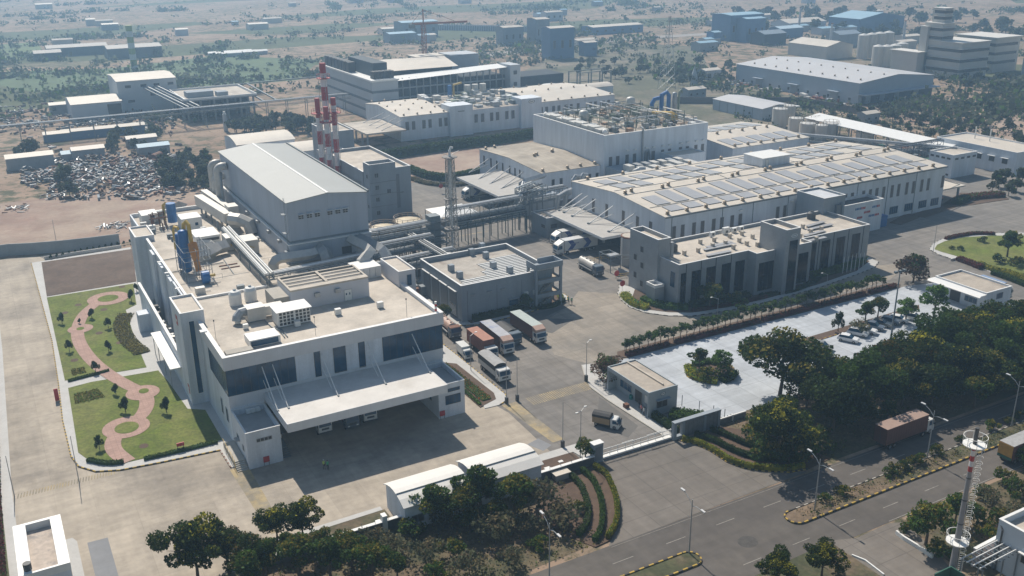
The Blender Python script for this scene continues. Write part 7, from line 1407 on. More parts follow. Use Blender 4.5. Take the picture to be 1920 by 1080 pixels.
person('person in white shirt at the top of the dark dock stairs', 34.4, 141.0, -90, shirt_w, z=1.16)
# ================================================================== lamps, poles, signs
def lamp2(x, y, lab, h=8.6, group=None):
    t = thing('street_lamp', lab, 'street lamp', (x, y, .1), group); q = MB(metal); q.tube([(x, y, .1), (x, y, h)], .09, n=8, rs=[.11, .06]); q.build('pole', t)
    for s in (-1, 1):
        q = MB(metal); q.tube([(x, y, h-1.0), (x+s*.15, y+s*.9, h-.3), (x+s*.2, y+s*2.0, h+.15)] if s > 0 else [(x, y, h-1.0), (x+.1, y-.8, h-.75), (x+.15, y-1.7, h-.75)], .045, n=6); a = q.build('arm', t)
        c = (x+.2, y+2.3, h+.22) if s > 0 else (x+.18, y-2.0, h-.75); MB(M('lamp_head', (.55, .55, .55), .4)).box(c[0]-.15, c[0]+.15, c[1]-.4, c[1]+.4, c[2]-.06, c[2]+.08).build('lamp_head', a)
    return t
for (px, py, lab) in ((1292, 1038, 'double arm street lamp on the short median at the bottom'), (1527, 957, 'double arm street lamp near the rounded tip of the long median'), (1738, 860, 'double arm street lamp on the median in front of the brown truck'), (1896, 800, 'double arm street lamp on the median at the right edge'), (1030, 1085, 'double arm street lamp in the scrub at the bottom centre')):
    p = g(px, py); lamp2(p.x, p.y, lab)
def pole(x, y, h, lab, arm=None, base=True, name='pole', r=.06):
    t = thing(name, lab, 'lamp post' if arm else 'pole', (x, y, .02)); MB(metal).tube([(x, y, 0), (x, y, h)], r, n=7, rs=[r*1.3, r*.8]).build('shaft', t)
    if base: MB(dsteel).box(x-.25, x+.25, y-.25, y+.25, 0, 1.3).build('base_box', t)
    for dx, dy in (arm or ()):
        MB(metal).tube([(x, y, h-.1), (x+dx*.6, y+dy*.6, h+.15), (x+dx, y+dy, h+.2)], .04, n=6).build('arm', t); MB(whitep).box(x+dx-.25, x+dx+.25, y+dy-.12, y+dy+.12, h+.15, h+.27).build('lamp_head', t)
    return t
for (px, py, h, arm, base, lab) in ((950, 757, 8.5, None, True, 'thin pole with dark base box at the tip of the flower strip'), (970, 752, 8.5, None, True, 'thin pole with dark base box right of the flower strip tip'), (1055, 839, 8.5, None, True, 'thin pole with dark base box above the front planting bed'), (1099, 715, 8.0, ((1.0, .3),), True, 'thin pole with dark base box by the guard house bougainvillea'), (1088, 858, 8.5, ((1.2, .6), (-1.2, -.6)), False, 'two armed lamp beside the feathery gate tree'), (883, 696, 7.5, ((1.6, .6),), False, 'single arm lamp post beside the small white van'), (1344, 604, 5.5, ((-1.2, .9),), False, 'single arm lamp by the hedge row left of the dark shrubs'), (1548, 552, 5., ((-1.0, .8),), False, 'single arm lamp by the kerb under the office entrance'), (1749, 476, 8, None, False, 'thin pole on the tip of the right lawn'), (148, 902, 8, None, False, 'thin dark pole at the lower left corner of the garden kerb'), (27, 930, 7, None, False, 'thin dark pole by the far left boundary strip'), (900, 415, 7, None, False, 'thin pole in the rear yard'), (105, 450, 6, None, False, 'thin pole on the bare ground behind the boundary wall')):
    p = g(px, py); pole(p.x, p.y, h, lab, arm, base)
hm = g(1668, 652); t = thing('high_mast', 'tall floodlight mast rising from the car park trees', 'mast', (hm.x, hm.y, 0)); MB(steel).tube([(hm.x, hm.y, 0), (hm.x, hm.y, 16.3)], .16, n=10, rs=[.22, .1]).build('shaft', t); MB(dsteel).tube([(hm.x-1.4, hm.y, 16.2), (hm.x+1.4, hm.y, 16.2)], .06, n=6).build('crossbar', t)
for s in (-1.2, 0, 1.2): MB(steel).box(hm.x+s-.3, hm.x+s+.3, hm.y-.25, hm.y+.25, 16.3, 16.7).build('floodlight', t)
for i, (x, lab) in enumerate(((179.5, 'first from left'), (180.9, 'second from left'), (182.3, 'third from left'), (183.7, 'fourth from left'), (185.1, 'fifth from left'), (186.5, 'last at right'))): t = thing('flag_pole', 'white flag pole before the office, '+lab+' of six', 'flag pole', (x, 154.9, .1)); MB(whitep).tube([(x, 154.9, .1), (x, 154.9, 4.4)], .09, n=7).build('shaft', t); MB(metal).cyl(x, 154.9, 4.4, 4.55, .13, n=8).build('finial', t)
def roundsign(px, py, h, lab, z=.1):
    p = g(px, py); t = thing('stop_sign', lab, 'sign', (p.x, p.y, z)); MB(whitep).tube([p, p+Vector((0, 0, h))], .05, n=6).build('post', t); q = MB(red); c = p+Vector((0, -.06, h)); q.poly([(c.x+.75*cos(2*pi*i/16), c.y-.02, c.z+.75*sin(2*pi*i/16)) for i in range(16)]); q.poly([(c.x+.75*cos(-2*pi*i/16), c.y+.02, c.z+.75*sin(-2*pi*i/16)) for i in range(16)]); q.build('disc', t)
roundsign(1166.5, 546, 2.0, 'red round sign by the yellow shrubs at the left tip of the office plot'); roundsign(1156, 523, 1.5, 'red round sign on the fence beside the silver tanker'); roundsign(827, 362, 2.4, 'red round sign at the small rear roundabout')
def board(px, py, w, h, leg, m_, lab, name='sign_board', face='y', cat='sign'):
    p = g(px, py); t = thing(name, lab, cat, (p.x, p.y, .05)); MB(m_).box(p.x-w/2, p.x+w/2, p.y-.08, p.y+.08, leg, leg+h).build('panel', t)
    for s in (-.4, .4): MB(steel).box(p.x+s*w-.04, p.x+s*w+.04, p.y-.04, p.y+.04, 0, leg).build('post', t)
board(1176, 660, 1.5, 1.3, 1.2, M('sign_grey', (.3, .35, .4)), 'grey sign board at the guard house end of the hedge row'); board(340, 846, 1.2, .6, 1.0, red, 'small red sign board on the lower lawn edge'); board(501, 873, .95, .95, .7, red, 'red fire hose box standing before the left annex', 'fire_box', cat='fire box'); board(830, 786, .95, .9, .7, red, 'red fire hose box against the right annex of the loading canopy', 'fire_box', cat='fire box'); board(108, 752, .7, 2.4, .1, red, 'red post on the kerb left of the lower lawn', 'red_post', cat='post'); board(826, 660, 1.0, 1.6, .2, red, 'red cabinet at the foot of the near building right corner', 'red_cabinet', cat='cabinet')
board(1788, 488, 2.4, .5, .1, whitep, 'low white stone plaque on the right lawn', 'plaque', cat='plaque')
p = g(1140, 780); q = MB(M('teal', (.02, .22, .2))); q.cyl(95.6-.9, 126.2, .13, .95, .35, n=12); solo(q, 'waste_bin', 'teal bin beside the guard house door', 'bin'); q = MB(rust); q.box(91.6, 92.4, 123.5, 124.4, .12, .85); solo(q, 'planter_box', 'brown box on the pavement edge beside the guard house', 'planter')
# fence posts behind guard house
for i, (x, y) in enumerate(((101.0, 119.5), (102.2, 116.2), (103.2, 113.6), (104, 111.6))):
    q = MB(steel); q.bar((x, y, 0), (x, y, 2.2), .09); solo(q, 'fence_post', 'thin fence post of the line behind the guard house shrubs', 'post', group='fence posts behind the guard house')
# loading gantry beside the silver tanker
lg_ = thing('loading_gantry', 'steel gantry and yellow railings beside the silver tanker truck', 'gantry', (133.5, 187, 0)); q = MB(steel)
for (x, y) in ((131, 185), (134, 185), (137.4, 182.5), (131, 190), (134, 190)): q.bar((x, y, 0), (x, y, 4.2), .16)
for a, b in (((131, 185), (134, 185)), ((134, 185), (137.4, 182.5)), ((131, 190), (134, 190)), ((131, 185), (131, 190)), ((134, 185), (134, 190))): q.bar((*a, 4.1), (*b, 4.1), .14); q.bar((*a, 3.2), (*b, 3.2), .1)
q.build('frame', lg_); MB(metal).box(131, 133.8, 185.2, 187, 4.2, 4.35).build('platform', lg_); q = MB(yellow)
for a, b in (((129.8, 181), (137.5, 179)), ((132.5, 178), (138, 177.4)), ((130, 194), (143, 193.5))):
    n = 6
    for k in range(n+1): q.bar((a[0]+(b[0]-a[0])*k/n, a[1]+(b[1]-a[1])*k/n, 0), (a[0]+(b[0]-a[0])*k/n, a[1]+(b[1]-a[1])*k/n, 1.1), .06)
    q.bar((*a, 1.1), (*b, 1.1), .06); q.bar((*a, .6), (*b, .6), .05)
q.build('railing', lg_)
q = MB(greyw); q.bar((133, 184.4, .6), (133.6, 178.4, .6), .2, 1.2); solo(q, 'blast_wall', 'low grey wall beside the silver tanker gantry', 'wall')
# tall flue mast at lower right
fm = thing('flue_mast', 'tall grey tapering flue with red bands, ladder and two ring platforms at lower right', 'mast', (100.4, 63.3, 0)); X_, Y_ = 100.4, 63.3
FM = M('flue_grey', (.24, .245, .26), .6, .08, 1.)
MB(FM).tube([(X_, Y_, 0), (X_, Y_, 16.2)], .4, n=16, rs=[.46, .27]).build('shaft', fm)
for k in range(5): MB((cred, cwh)[k % 2] if k < 5 else FM).tube([(X_, Y_, 16.2+k*.75), (X_, Y_, 16.95+k*.75)], .265, n=16).build('band', fm)
MB(dsteel).tube([(X_, Y_, 20.0), (X_, Y_, 22.3)], .24, n=14).build('tip', fm)
for (z, r) in ((19.95, 1.4), (5.8, 1.4)):
    MB(whitep).tube([(X_, Y_, z), (X_, Y_, z+.12)], r, n=24).build('platform', fm); q = MB(whitep)
    for k in range(16):
        a, b = 2*pi*k/16, 2*pi*(k+1)/16; q.bar((X_+r*cos(a), Y_+r*sin(a), z+.1), (X_+r*cos(a), Y_+r*sin(a), z+1.2), .045) if k % 2 == 0 else None
        for zz in (1.2,): q.bar((X_+r*cos(a), Y_+r*sin(a), z+zz), (X_+r*cos(b), Y_+r*sin(b), z+zz), .06)
    q.build('ring_rail', fm)
for z in (8.5, 12, 15.2): MB(dsteel).tube([(X_, Y_, z), (X_, Y_, z+.15)], .46-.009*z, n=16).build('flange', fm)
q = MB(whitep); lx = X_+.4; ly = Y_-.4
for s in (0, .4): q.bar((lx+s, ly-s, 1), (lx+s-.15, ly-s+.15, 20), .05)
for k in range(62): z = 1+k*.31; q.bar((lx, ly, z), (lx+.4, ly-.4, z), .035)
for k in range(22):
    z = 3+k*.8; c = Vector((lx+.45, ly-.1, z))
    for m_i in range(6): a, b = radians(-135+45*m_i), radians(-135+45*(m_i+1)); q.bar(c+Vector((.4*cos(a), .4*sin(a), 0)), c+Vector((.4*cos(b), .4*sin(b), 0)), .025)
q.build('ladder', fm)
# building corner at lower right with platforms
wb = thing('corner_building', 'pale blue white building corner with small hooded window at the bottom right edge', 'building', (112, 61, 0)); PB = M('pale_blue_wall', (.52, .58, .64), .7, .05, .3)
flat_roof(wb, 107.2, 125, 50, 62.4, 7.4, wall=PB, roof=roofc, pz=.9, t=.35, cop=whitep); winx(wb, 57.4, 58.6, 3.2, 4.4, 107.2, mat=dark); MB(whitep).box(106.6, 107.18, 57.1, 58.9, 4.6, 4.75).build('sunshade', wb); MB(dsteel).tube([(107.0, 61.6, 0), (107.0, 61.6, 6.2), (107.6, 62.5, 7.0)], .12, n=7).build('downpipe', wb)
ps_ = thing('pipe_walkway', 'white pipe rails and steel walkway between the flue mast and the corner building', 'walkway', (104, 61, 0)); q = MB(whitep)
for k in range(4): q.tube([(99.5, 59.2+k*.9, 4.6-.1*k), (107.2, 59.4+k*.9, 4.6-.1*k)], .09, n=6)
q.build('pipes', ps_); q = MB(steel)
for k in range(9): q.bar((99.8+k*.9, 59, 4.3), (99.8+k*.9, 62, 4.3), .1)
for x in (100, 104, 107): q.bar((x, 59, 0), (x, 59, 4.3), .14); q.bar((x, 62, 0), (x, 62, 4.3), .14)
q.build('frame', ps_)
q = MB(green); q.box(96.6, 99.6, 63.0, 63.15, 0, 2.4); q.box(99.6, 99.75, 61, 63.15, 0, 2.4); solo(q, 'green_gate', 'green sheet gate beside the foot of the flue mast', 'gate')
q = MB(whitep); W_ = gl([(1680, 1001), (1694, 1012), (1720, 1028), (1748, 1047)])
for a, b in zip(W_, W_[1:]): q.bar((*a, .3), (*b, .3), .3, .6)
solo(q, 'kerb_wall', 'low white wall curving down the right side of the driveway at lower right', 'wall'); q = MB(whitep); W_ = gl([(1597, 1042), (1622, 1052), (1657, 1079)])
for a, b in zip(W_, W_[1:]): q.bar((*a, .12), (*b, .12), .2, .25)
solo(q, 'kerb_wall', 'low white kerb down the left side of the driveway at lower right', 'wall')
q = MB(M('coping_pink', (.5, .42, .4))); q.bar((105, 63.6, 1.4), (125, 64.5, 1.4), .3, 2.8); q.bar((105, 63.6, 2.85), (125, 64.5, 2.85), .45, .12, whitep); solo(q, 'compound_wall', 'white capped compound wall before the corner building', 'wall')
# stone slabs scattered on beds
for i, (x, y, s) in enumerate(((67.4, 114.5, .5), (67, 112.8, .45), (69.1, 113.3, .5), (67.9, 112, .5), (72, 114, .4), (71.6, 112.2, .5), (73.1, 112.5, .4), (74, 112.1, .5), (66.6, 113.6, .4), (40.3, 113.2, .4), (38.6, 112.8, .4), (37, 112.4, .4))):
    q = MB(whitep); q.box(x-s, x+s, y-s*.7, y+s*.7, .1, .2); solo(q, 'stepping_stone', 'flat white slab laid on the brown planting bed by the front wall', 'paving slab', group='white slabs on the front planting beds')
sb_ = thing('signboard_slab', 'pale low stone platform built against the low wall left of the curved hedges', 'platform', (69.5, 110, 0)); MB(conc).box(68.2, 70.6, 109.2, 110.5, 0, 1.1).build('base', sb_); MB(roofw).box(68.0, 70.8, 109.0, 110.55, 1.1, 1.25).build('cap', sb_)
# ================================================================== tank farm, service buildings and sheds at right rear
zb = thing('solar_building', 'low pale building with solar panels behind the piped production building', 'building', (245, 265, 0)); gable_x(zb, 226, 262, 248.3, 284, 9, 10.2, cladding, roofw, yr=268)
fz = lambda y: 9.15+1.2*((y-248.3)/19.7 if y < 268 else (284-y)/16)
for k in range(5): panel_sheet(zb, 228+k*6.6, 233+k*6.6, 251, 259, fz); panel_sheet(zb, 228+k*6.6, 233+k*6.6, 270, 279, fz)
for k in range(12): tvent(zb, 228+(k % 6)*6, 249.6 if k < 6 else 266, 9.3 if k < 6 else 10.2)
for (px, py, r, h, lab) in ((1460, 238, 3.2, 8, 'leftmost large pale tank of the tank farm'), (1478, 232, 2.6, 8, 'pale tank behind the leftmost one of the tank farm'), (1490, 250, 3.0, 6.5, 'pale tank in the front row of the tank farm'), (1512, 258, 3.2, 6, 'pale broad tank at the centre front of the tank farm'), (1538, 262, 2.4, 6, 'slim pale tank right of the broad one in the tank farm'), (1522, 244, 2.8, 5.5, 'rusty topped tank in the middle of the tank farm'), (1556, 258, 3.0, 6, 'pale tank before the long white shed'), (1620, 268, 3.4, 4.5, 'short pale tank with cone top right of the tank farm'), (1690, 298, 2.6, 4.5, 'rusty tank near the far right corner of the solar warehouse'), (1714, 302, 2.6, 4.0, 'dark tank near the far right corner of the solar warehouse'), (1735, 296, 3.0, 4.4, 'white topped tank nearest the cube shaped service building')):
    p = g(px, py); t = thing('storage_tank', lab, 'tank', (p.x, p.y, 0)); MB(tank_m if 'dark' not in lab else dsteel).cyl(p.x, p.y, 0, h, r, n=20).build('shell', t); MB(rust if 'rusty' in lab else duct).cyl(p.x, p.y, h, h+.5, r*.95, n=20, r2=.3).build('top', t)
    q = MB(M('rail_rusty', (.33, .26, .2)))
    for m_i in range(12): a, b = 2*pi*m_i/12, 2*pi*(m_i+1)/12; q.bar((p.x+r*cos(a), p.y+r*sin(a), h), (p.x+r*cos(a), p.y+r*sin(a), h+1.0), .1); q.bar((p.x+r*cos(a), p.y+r*sin(a), h+1.0), (p.x+r*cos(b), p.y+r*sin(b), h+1.0), .1)
    q.build('railing', t)
R = random.Random(61); t = thing('process_plant', 'tangle of steel, pumps and rusty platforms between the tanks', 'machine', (275, 240, 0))
for i in range(100):
    u = R.random(); x = 262+u*34+R.gauss(0, 3); y = 258-u*38+R.gauss(0, 7)
    if x < 252.5 and y < 226.5 or x < 263 and y > 247: continue
    s = R.uniform(.4, 1.4); MB(R.choice((steel, metal, rust, tank_m, dsteel, green, greyw))).box(x-s, x+s, y-s, y+s, .03, R.uniform(.6, 4)).build('machine', t)
truss_rack('pipe_rack', 'pipe rack running through the tank farm beside the long white shed', [(262, 268), (296, 212)], 3, 5, 7.5, step=5, pipes=5, zg=0)
truss_rack('pipe_rack', 'dark box truss bridge sloping from the warehouse corner to the service building', [(256, 222), (300, 222)], 2.4, 6.5, 8.6, step=3, pipes=3, zg=0, mat=M('truss_blue', (.10, .13, .18)))
ls = thing('long_shed', 'long narrow white roofed shed running beside the tank farm', 'shed', (303, 255, 0))
a, b, c, d = (Vector((*p, 0)) for p in ((298.5, 219.5), (307, 219.5), (311.5, 291), (303, 291)))
q = MB(steel); 
for k in range(12):
    for e, f in ((a, d), (b, c)): P_ = e.lerp(f, k/11); q.bar(P_, P_+Vector((0, 0, 5.6)), .3)
q.build('posts', ls); q = MB(whitep); up3 = lambda v, z: (v.x, v.y, z); q.poly([up3(a, 5.6), up3(b, 6.8), up3(c, 6.8), up3(d, 5.6)]); q.poly([up3(a, 5.4), up3(d, 5.4), up3(c, 6.6), up3(b, 6.6)]); q.poly([up3(a, 5.4), up3(b, 6.6), up3(b, 6.8), up3(a, 5.6)]); q.poly([up3(d, 5.4), up3(a, 5.4), up3(a, 5.6), up3(d, 5.6)]); q.build('roof', ls)
cub = thing('service_building', 'cube shaped grey two storey building beyond the warehouse corner', 'building', (290, 210, 0)); flat_roof(cub, 284.2, 296.6, 204.6, 214, 8, wall=cladding, roof=roofc, pz=.4)
for k in range(4): winy(cub, 285.3+k*3, 286.9+k*3, 6.3, 6.9, 204.6, mat=dark); winx(cub, 205.6+k*2.2, 206.9+k*2.2, 6.3, 6.9, 284.2, mat=dark); winx(cub, 205.6+k*2.2, 206.9+k*2.2, .8, 1.4, 284.2, mat=dark)
svb = thing('service_building', 'long pale two part service building at the right edge beyond the cube building', 'building', (312, 210, 0)); flat_roof(svb, 305.5, 322, 196, 228, 8, wall=cladding, roof=roofw, pz=.4)
for k in range(3): winx(svb, 199+k*5, 201+k*5, 3.5, 5.2, 305.5, mat=dark); MB(whitep).box(304.6, 305.48, 198.6+k*5, 201.4+k*5, 5.4, 5.55).build('sunshade', svb)
for y in (214, 220): MB(whitep).tube([(316, y, 7.6), (316, y, 12)], .2, n=8).build('vent_pipe', svb)
# large grey warehouse and small one
bw_ = thing('grey_warehouse', 'large blue grey warehouse with shallow gabled roof on the right', 'building', (395, 360, 0)); GM = M('blue_grey_wall', (.36, .41, .47), .6, .05, .2, grid=(7, 1e6, .05), gcol=.85, gvar=.04)
gable_y(bw_, 371.5, 424.5, 323.5, 410, 10.2, 12.6, GM, M('grey_roof', (.46, .46, .47), .6, .05, .1))
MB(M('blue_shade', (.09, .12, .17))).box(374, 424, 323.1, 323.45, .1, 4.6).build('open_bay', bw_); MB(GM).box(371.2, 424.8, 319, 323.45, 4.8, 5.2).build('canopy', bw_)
for x in (376, 386, 396, 410): MB(M('blue_grey_wall', (.36, .41, .47))).box(x, x+3.6, 322.9, 323.08, 0, 4.7).build('wall_bay', bw_)
for y in (335, 362, 388): q = MB(GM); q.box(369.4, 371.45, y, y+7, 4.6, 5.0); q.build('door_canopy', bw_); MB(greyw).box(371.3, 371.45, y+1, y+6, 0, 4.4).build('shutter', bw_)
for k in range(12): y = 328+k*6.8; winx(bw_, y, y+1.4, 1.4, 2.8, 371.5, mat=dark)
for k in range(20): tvent(bw_, 377+(k % 2)*16, 328+(k//2)*8.2, 10.8+(k % 2)*1.2, .9)
R = random.Random(3)
for i in range(40):
    y = R.uniform(326, 408); x = R.uniform(364, 370.5); s = R.uniform(.4, 1.4); q = MB(R.choice((whitep, rust, duct, greyw, cont_r))); q.box(x-s, x+s, y-s, y+s, .02, R.uniform(.6, 2)); solo(q, 'stored_material', 'small pile of stored material against the grey warehouse side', 'pile', group='piles along the grey warehouse side')
q = MB(M('dark_wall', (.13, .12, .115), .9, .1, .2)); q.bar((300, 375, 1.6), (352, 340, 1.6), .4, 3.2); q.bar((352, 340, 1.6), (352, 300, 1.6), .4, 3.2); solo(q, 'compound_wall', 'long dark compound wall between the small shed and the large grey warehouse', 'wall')
sw2 = thing('small_warehouse', 'small pale grey warehouse in front of the large blue grey one', 'building', (315, 335, 0)); gable_y(sw2, 305, 324, 318, 351, 5.0, 6.2, GM, M('grey_roof', (.46, .46, .47)))
winy(sw2, 318, 321.5, 1, 3.8, 318, mat=dark); MB(whitep).box(324.2, 330, 320, 326, 3.6, 3.9).build('canopy', sw2)
for k in range(5): MB(dgrey).box(304.9, 305, 324+k*5.5, 324.2+k*5.5, 0, 5).build('rib', sw2)
def shed(name, lab, x0, x1, y0, y1, h, wall, roof, hr=1.2, cat='building', ax='x', win=None):
    t = thing(name, lab, cat, ((x0+x1)/2, (y0+y1)/2, 0)); (gable_x if ax == 'x' else gable_y)(t, x0, x1, y0, y1, h, h+hr, wall, roof)
    for k in range(win or 0): winy(t, x0+(k+.35)*(x1-x0)/win, x0+(k+.65)*(x1-x0)/win, h*.35, h*.6, y0, mat=dark)
    return t
bluew = M('blue_wall', (.09, .17, .30), .6, .08, .2); blur = M('blue_roof_sheet', (.25, .40, .50), .6, .06, .2); cream = M('cream_wall', (.50, .48, .44), .8, .06, .2); farw = M('far_wall', (.42, .45, .48))
# stepped tower building
tb = thing('tower_building', 'cream stepped tower building with ribbon windows in the upper right', 'building', (500, 375, 0))
for (x0, x1, y0, y1, z0, z1) in ((482, 506, 352, 376, 0, 19.5), (482, 492, 366, 378, 19.5, 29), (485, 491.5, 368, 376, 29, 37), (480, 483, 374, 379, 0, 27)):
    MB(cream).box(x0, x1, y0, y1, z0, z1).build('tower_block', tb); MB(M('roof_edge', (.6, .58, .54))).box(x0-.5, x1+.5, y0-.5, y1+.5, z1, z1+.4).build('roof_slab', tb)
for (x0, x1, y0, y1, zz) in ((482, 506, 352, 374, (3.5, 9, 14.5)), (482, 492, 366, 377, (20.5, 25)), (485, 491.5, 368, 375, (31, 34.4))):
    for z in zz: MB(M('ribbon_dark', (.05, .05, .055), .5)).box(x0-.1, x1+.1, y0-.1, y1, z, z+1.6).build('ribbon_window', tb); MB(M('roof_edge', (.6, .58, .54))).box(x0-.9, x1+.5, y0-.9, y1, z+1.8, z+2.0).build('sunshade', tb)
MB(cream).box(474, 482, 374, 392, 0, 13).build('wing', tb); MB(M('roof_edge', (.6, .58, .54))).box(473, 483, 373, 393, 13, 13.4).build('roof_slab', tb)
w2 = thing('wing_building', 'cream annex block with dark ribbon windows right of the stepped tower', 'building', (530, 372, 0)); MB(cream).box(520, 542, 358, 384, 0, 19.5).build('wall', w2); MB(M('roof_edge', (.6, .58, .54))).box(519, 543, 357, 385, 19.5, 20.1).build('roof', w2)
for z in (5, 10, 15): MB(M('ribbon_dark', (.05, .05, .055))).box(519.9, 540, 357.9, 383, z, z+1.6).build('ribbon_window', w2)
shed('pale_shed', 'pale low shed at the right edge below the stepped tower', 528, 560, 322, 345, 9, farw, roofw, 2.5)
shed('cream_shed', 'cream gabled shed left of the silo group', *((lambda p: (p.x, p.x+24, p.y, p.y+34))(g(1548, 112))), 8, cream, roofw, 2.8, ax='y')
for i, (px, py) in enumerate(((1615, 98), (1630, 96), (1646, 94), (1662, 92), (1643, 112), (1659, 112), (1675, 110), (1688, 106))):
    p = g(px, py+12); t = thing('silo', ('rear' if i < 4 else 'front')+' row silo, number '+('one', 'two', 'three', 'four')[i % 4]+' from the left beside the stepped tower', 'silo', (p.x, p.y, 0)); MB(tank_m).cyl(p.x, p.y, 0, 15 if i < 4 else 12, 3.4, n=16).build('shell', t); MB(duct).cyl(p.x, p.y, 15 if i < 4 else 12, 16 if i < 4 else 13, 3.4, n=16, r2=.5).build('cap', t)
for (px, pb_, pt_, lab) in ((1555, 98, 45, 'thin pale chimney left of the cream gabled shed'), (1692, 88, 40, 'thin pale chimney left of the stepped tower'), (1497, 62, 15, 'thin dark chimney behind the blue factory')):
    p = g(px, pb_); h = gy(px, pt_, p.y).z; t = thing('slim_chimney', lab, 'chimney', (p.x, p.y, 0)); MB(farw).tube([(p.x, p.y, 0), (p.x, p.y, h)], .8, n=10, rs=[1.1, .7]).build('shaft', t); MB(rust).cyl(p.x, p.y, h, h+.5, .9, n=10).build('rim', t)
# blue factory cluster and other far buildings
def far_box(name, lab, px, py, w, d, h, wall, roof, cat='building', win=0, ax='x', hr=.8):
    w *= .72; d *= .72; p = g(px, py); return shed(name, lab, p.x, p.x+w, p.y, p.y+d, h, wall, roof, hr, cat, ax, win)
far_box('blue_factory', 'tall bright blue clad factory in the upper right', 1368, 78, 46, 30, 19, bluew, blur, win=5); far_box('blue_factory', 'projecting blue block of the tall blue factory', 1398, 80, 26, 16, 17, bluew, blur, win=3)
far_box('blue_cabin', 'small blue block left below the tall blue factory', 1338, 82, 10, 12, 8, bluew, blur); far_box('blue_shed', 'bright blue roofed wide shed near the wood at upper right', 1610, 60, 74, 46, 10, bluew, blur, hr=4, ax='y')
far_box('pale_shed', 'pale roofed shed right of the blue factory', 1478, 58, 60, 30, 6, farw, roofw, hr=2.5); far_box('dark_shed', 'dark workshop right in front of the blue factory', 1432, 86, 30, 20, 8, M('far_shade', (.035, .045, .055)), M('far_grey_roof', (.2, .25, .3)), hr=2); far_box('blue_shed', 'pale blue roofed low shed behind the dark workshop', 1462, 72, 34, 18, 7, bluew, M('pale_blue_roof', (.4, .52, .6)), hr=1.5)
far_box('white_shed', 'small pale blue roofed shed among trees left of the wide blue shed', 1540, 66, 20, 16, 5, farw, blur); far_box('white_shed', 'second small pale roofed shed among trees left of the wide blue shed', 1580, 64, 22, 16, 5, farw, blur); far_box('dark_shed', 'dark grey shed above the cream gabled shed', 1572, 90, 30, 18, 9, greyw, M('far_grey_roof', (.2, .25, .3)), hr=2)
far_box('blue_plant', 'tall blue cube plant with pale roof in the upper middle', 1032, 112, 26, 16, 20, bluew, roofw, win=3); far_box('blue_plant', 'smaller blue annex beside the tall blue cube plant', 1096, 106, 14, 10, 9, bluew, roofw); far_box('grey_block', 'grey tower block left of the blue cube plant', 1006, 83, 16, 20, 18, M('far_blue_grey', (.2, .24, .28)), roofc, win=3); far_box('grey_block', 'low grey flat block left of the grey tower block', 944, 86, 24, 16, 13, M('far_blue_grey', (.2, .24, .28)), roofc, win=3)
far_box('blue_shed', 'dark blue topped long shed in the upper middle distance', 755, 72, 44, 24, 12, M('far_blue_grey', (.2, .24, .28)), blur, win=4); far_box('grey_block', 'low blue grey block beside the dark blue topped shed', 732, 82, 30, 20, 7, M('far_blue_grey', (.2, .24, .28)), blur); far_box('blue_shed', 'long blue and white shed right of the upper middle', 1112, 66, 70, 24, 6, bluew, roofw, win=6); far_box('small_house', 'small pale house on the far plain above the long fence', 1024, 40, 26, 14, 8, farw, roofc, win=3)
q = MB(farw); a, b = g(815, 56), g(1012, 60)
for k in range(60): P_ = a.lerp(b, k/59); q.box(P_.x-.5, P_.x+.5, P_.y-.4, P_.y+.4, 0, 5)
q.bar(a+Vector((0, 0, 2)), b+Vector((0, 0, 2)), .6, 4, M('far_blue_grey', (.2, .24, .28))); solo(q, 'long_fence_wall', 'long pale ribbed compound wall across the upper middle', 'wall')
for (px, py, w, d, h, lab) in ((66, 115, 24, 18, 5, 'left long pale shed beyond the green field'), (90, 108, 56, 22, 6, 'middle long pale shed beyond the green field'), (204, 112, 50, 30, 7, 'right pale shed beyond the green field by the pale green chimney')):
    far_box('farm_shed', lab, px, py, w, d, h, M('far_shade2', (.12, .14, .16)), M('farm_roof', (.45, .42, .38)), hr=1.5)
for i, (px, py) in enumerate(((392, 107), (402, 108), (412, 108), (422, 107))): far_box('poultry_shed', ('first', 'second', 'third', 'last')[i]+' of four narrow white sheds from the left on the far plain', px, py, 42, 5, 2.5, farw, whitep, hr=.8)
p = g(253, 133); h = 45; t = thing('banded_chimney', 'pale green and white banded chimney in the upper left', 'chimney', (p.x, p.y, 0)); hh = gy(251, 47, p.y).z
for k in range(8): MB((M('pale_green', (.32, .38, .16)), cwh)[k % 2]).tube([(p.x, p.y, hh*(7-k)/8), (p.x, p.y, hh*(8-k)/8)], 2.0, n=12).build('band', t)
# white box factory at left and its concrete frame neighbour
wbx = thing('white_factory', 'tall white windowed block with attached low wing in the left distance', 'building', (72, 505, 0)); gable_x(wbx, 60.5, 87.5, 490, 520, 15.6, 16.6, M('white_blue_wall', (.50, .54, .57), .6, .05, .2), roofw); gable_x(wbx, 38.5, 60.4, 481, 506, 8.0, 9.6, M('white_blue_wall', (.50, .54, .57)), roofw); MB(dark).box(54, 60, 480.8, 481, 0, 7).build('open_bay', wbx)
for x in (64, 71, 77, 83.5): winy(wbx, x, x+2.6, 12.4, 13.6, 490, mat=dark)
winy(wbx, 64.5, 67.5, 5.5, 6.6, 490, mat=dark); winy(wbx, 75, 77.5, 8, 9.6, 490, mat=dark)
cf = thing('unfinished_building', 'unfinished concrete frame building with white roof slab beside the white block', 'building', (98, 470, 0)); q = MB(M('frame_conc', (.24, .25, .26), .9, .1, .3))
for x in range(84, 116, 6):
    for y in (452, 462, 472, 484): q.box(x, x+.8, y, y+.8, 0, 9.4)
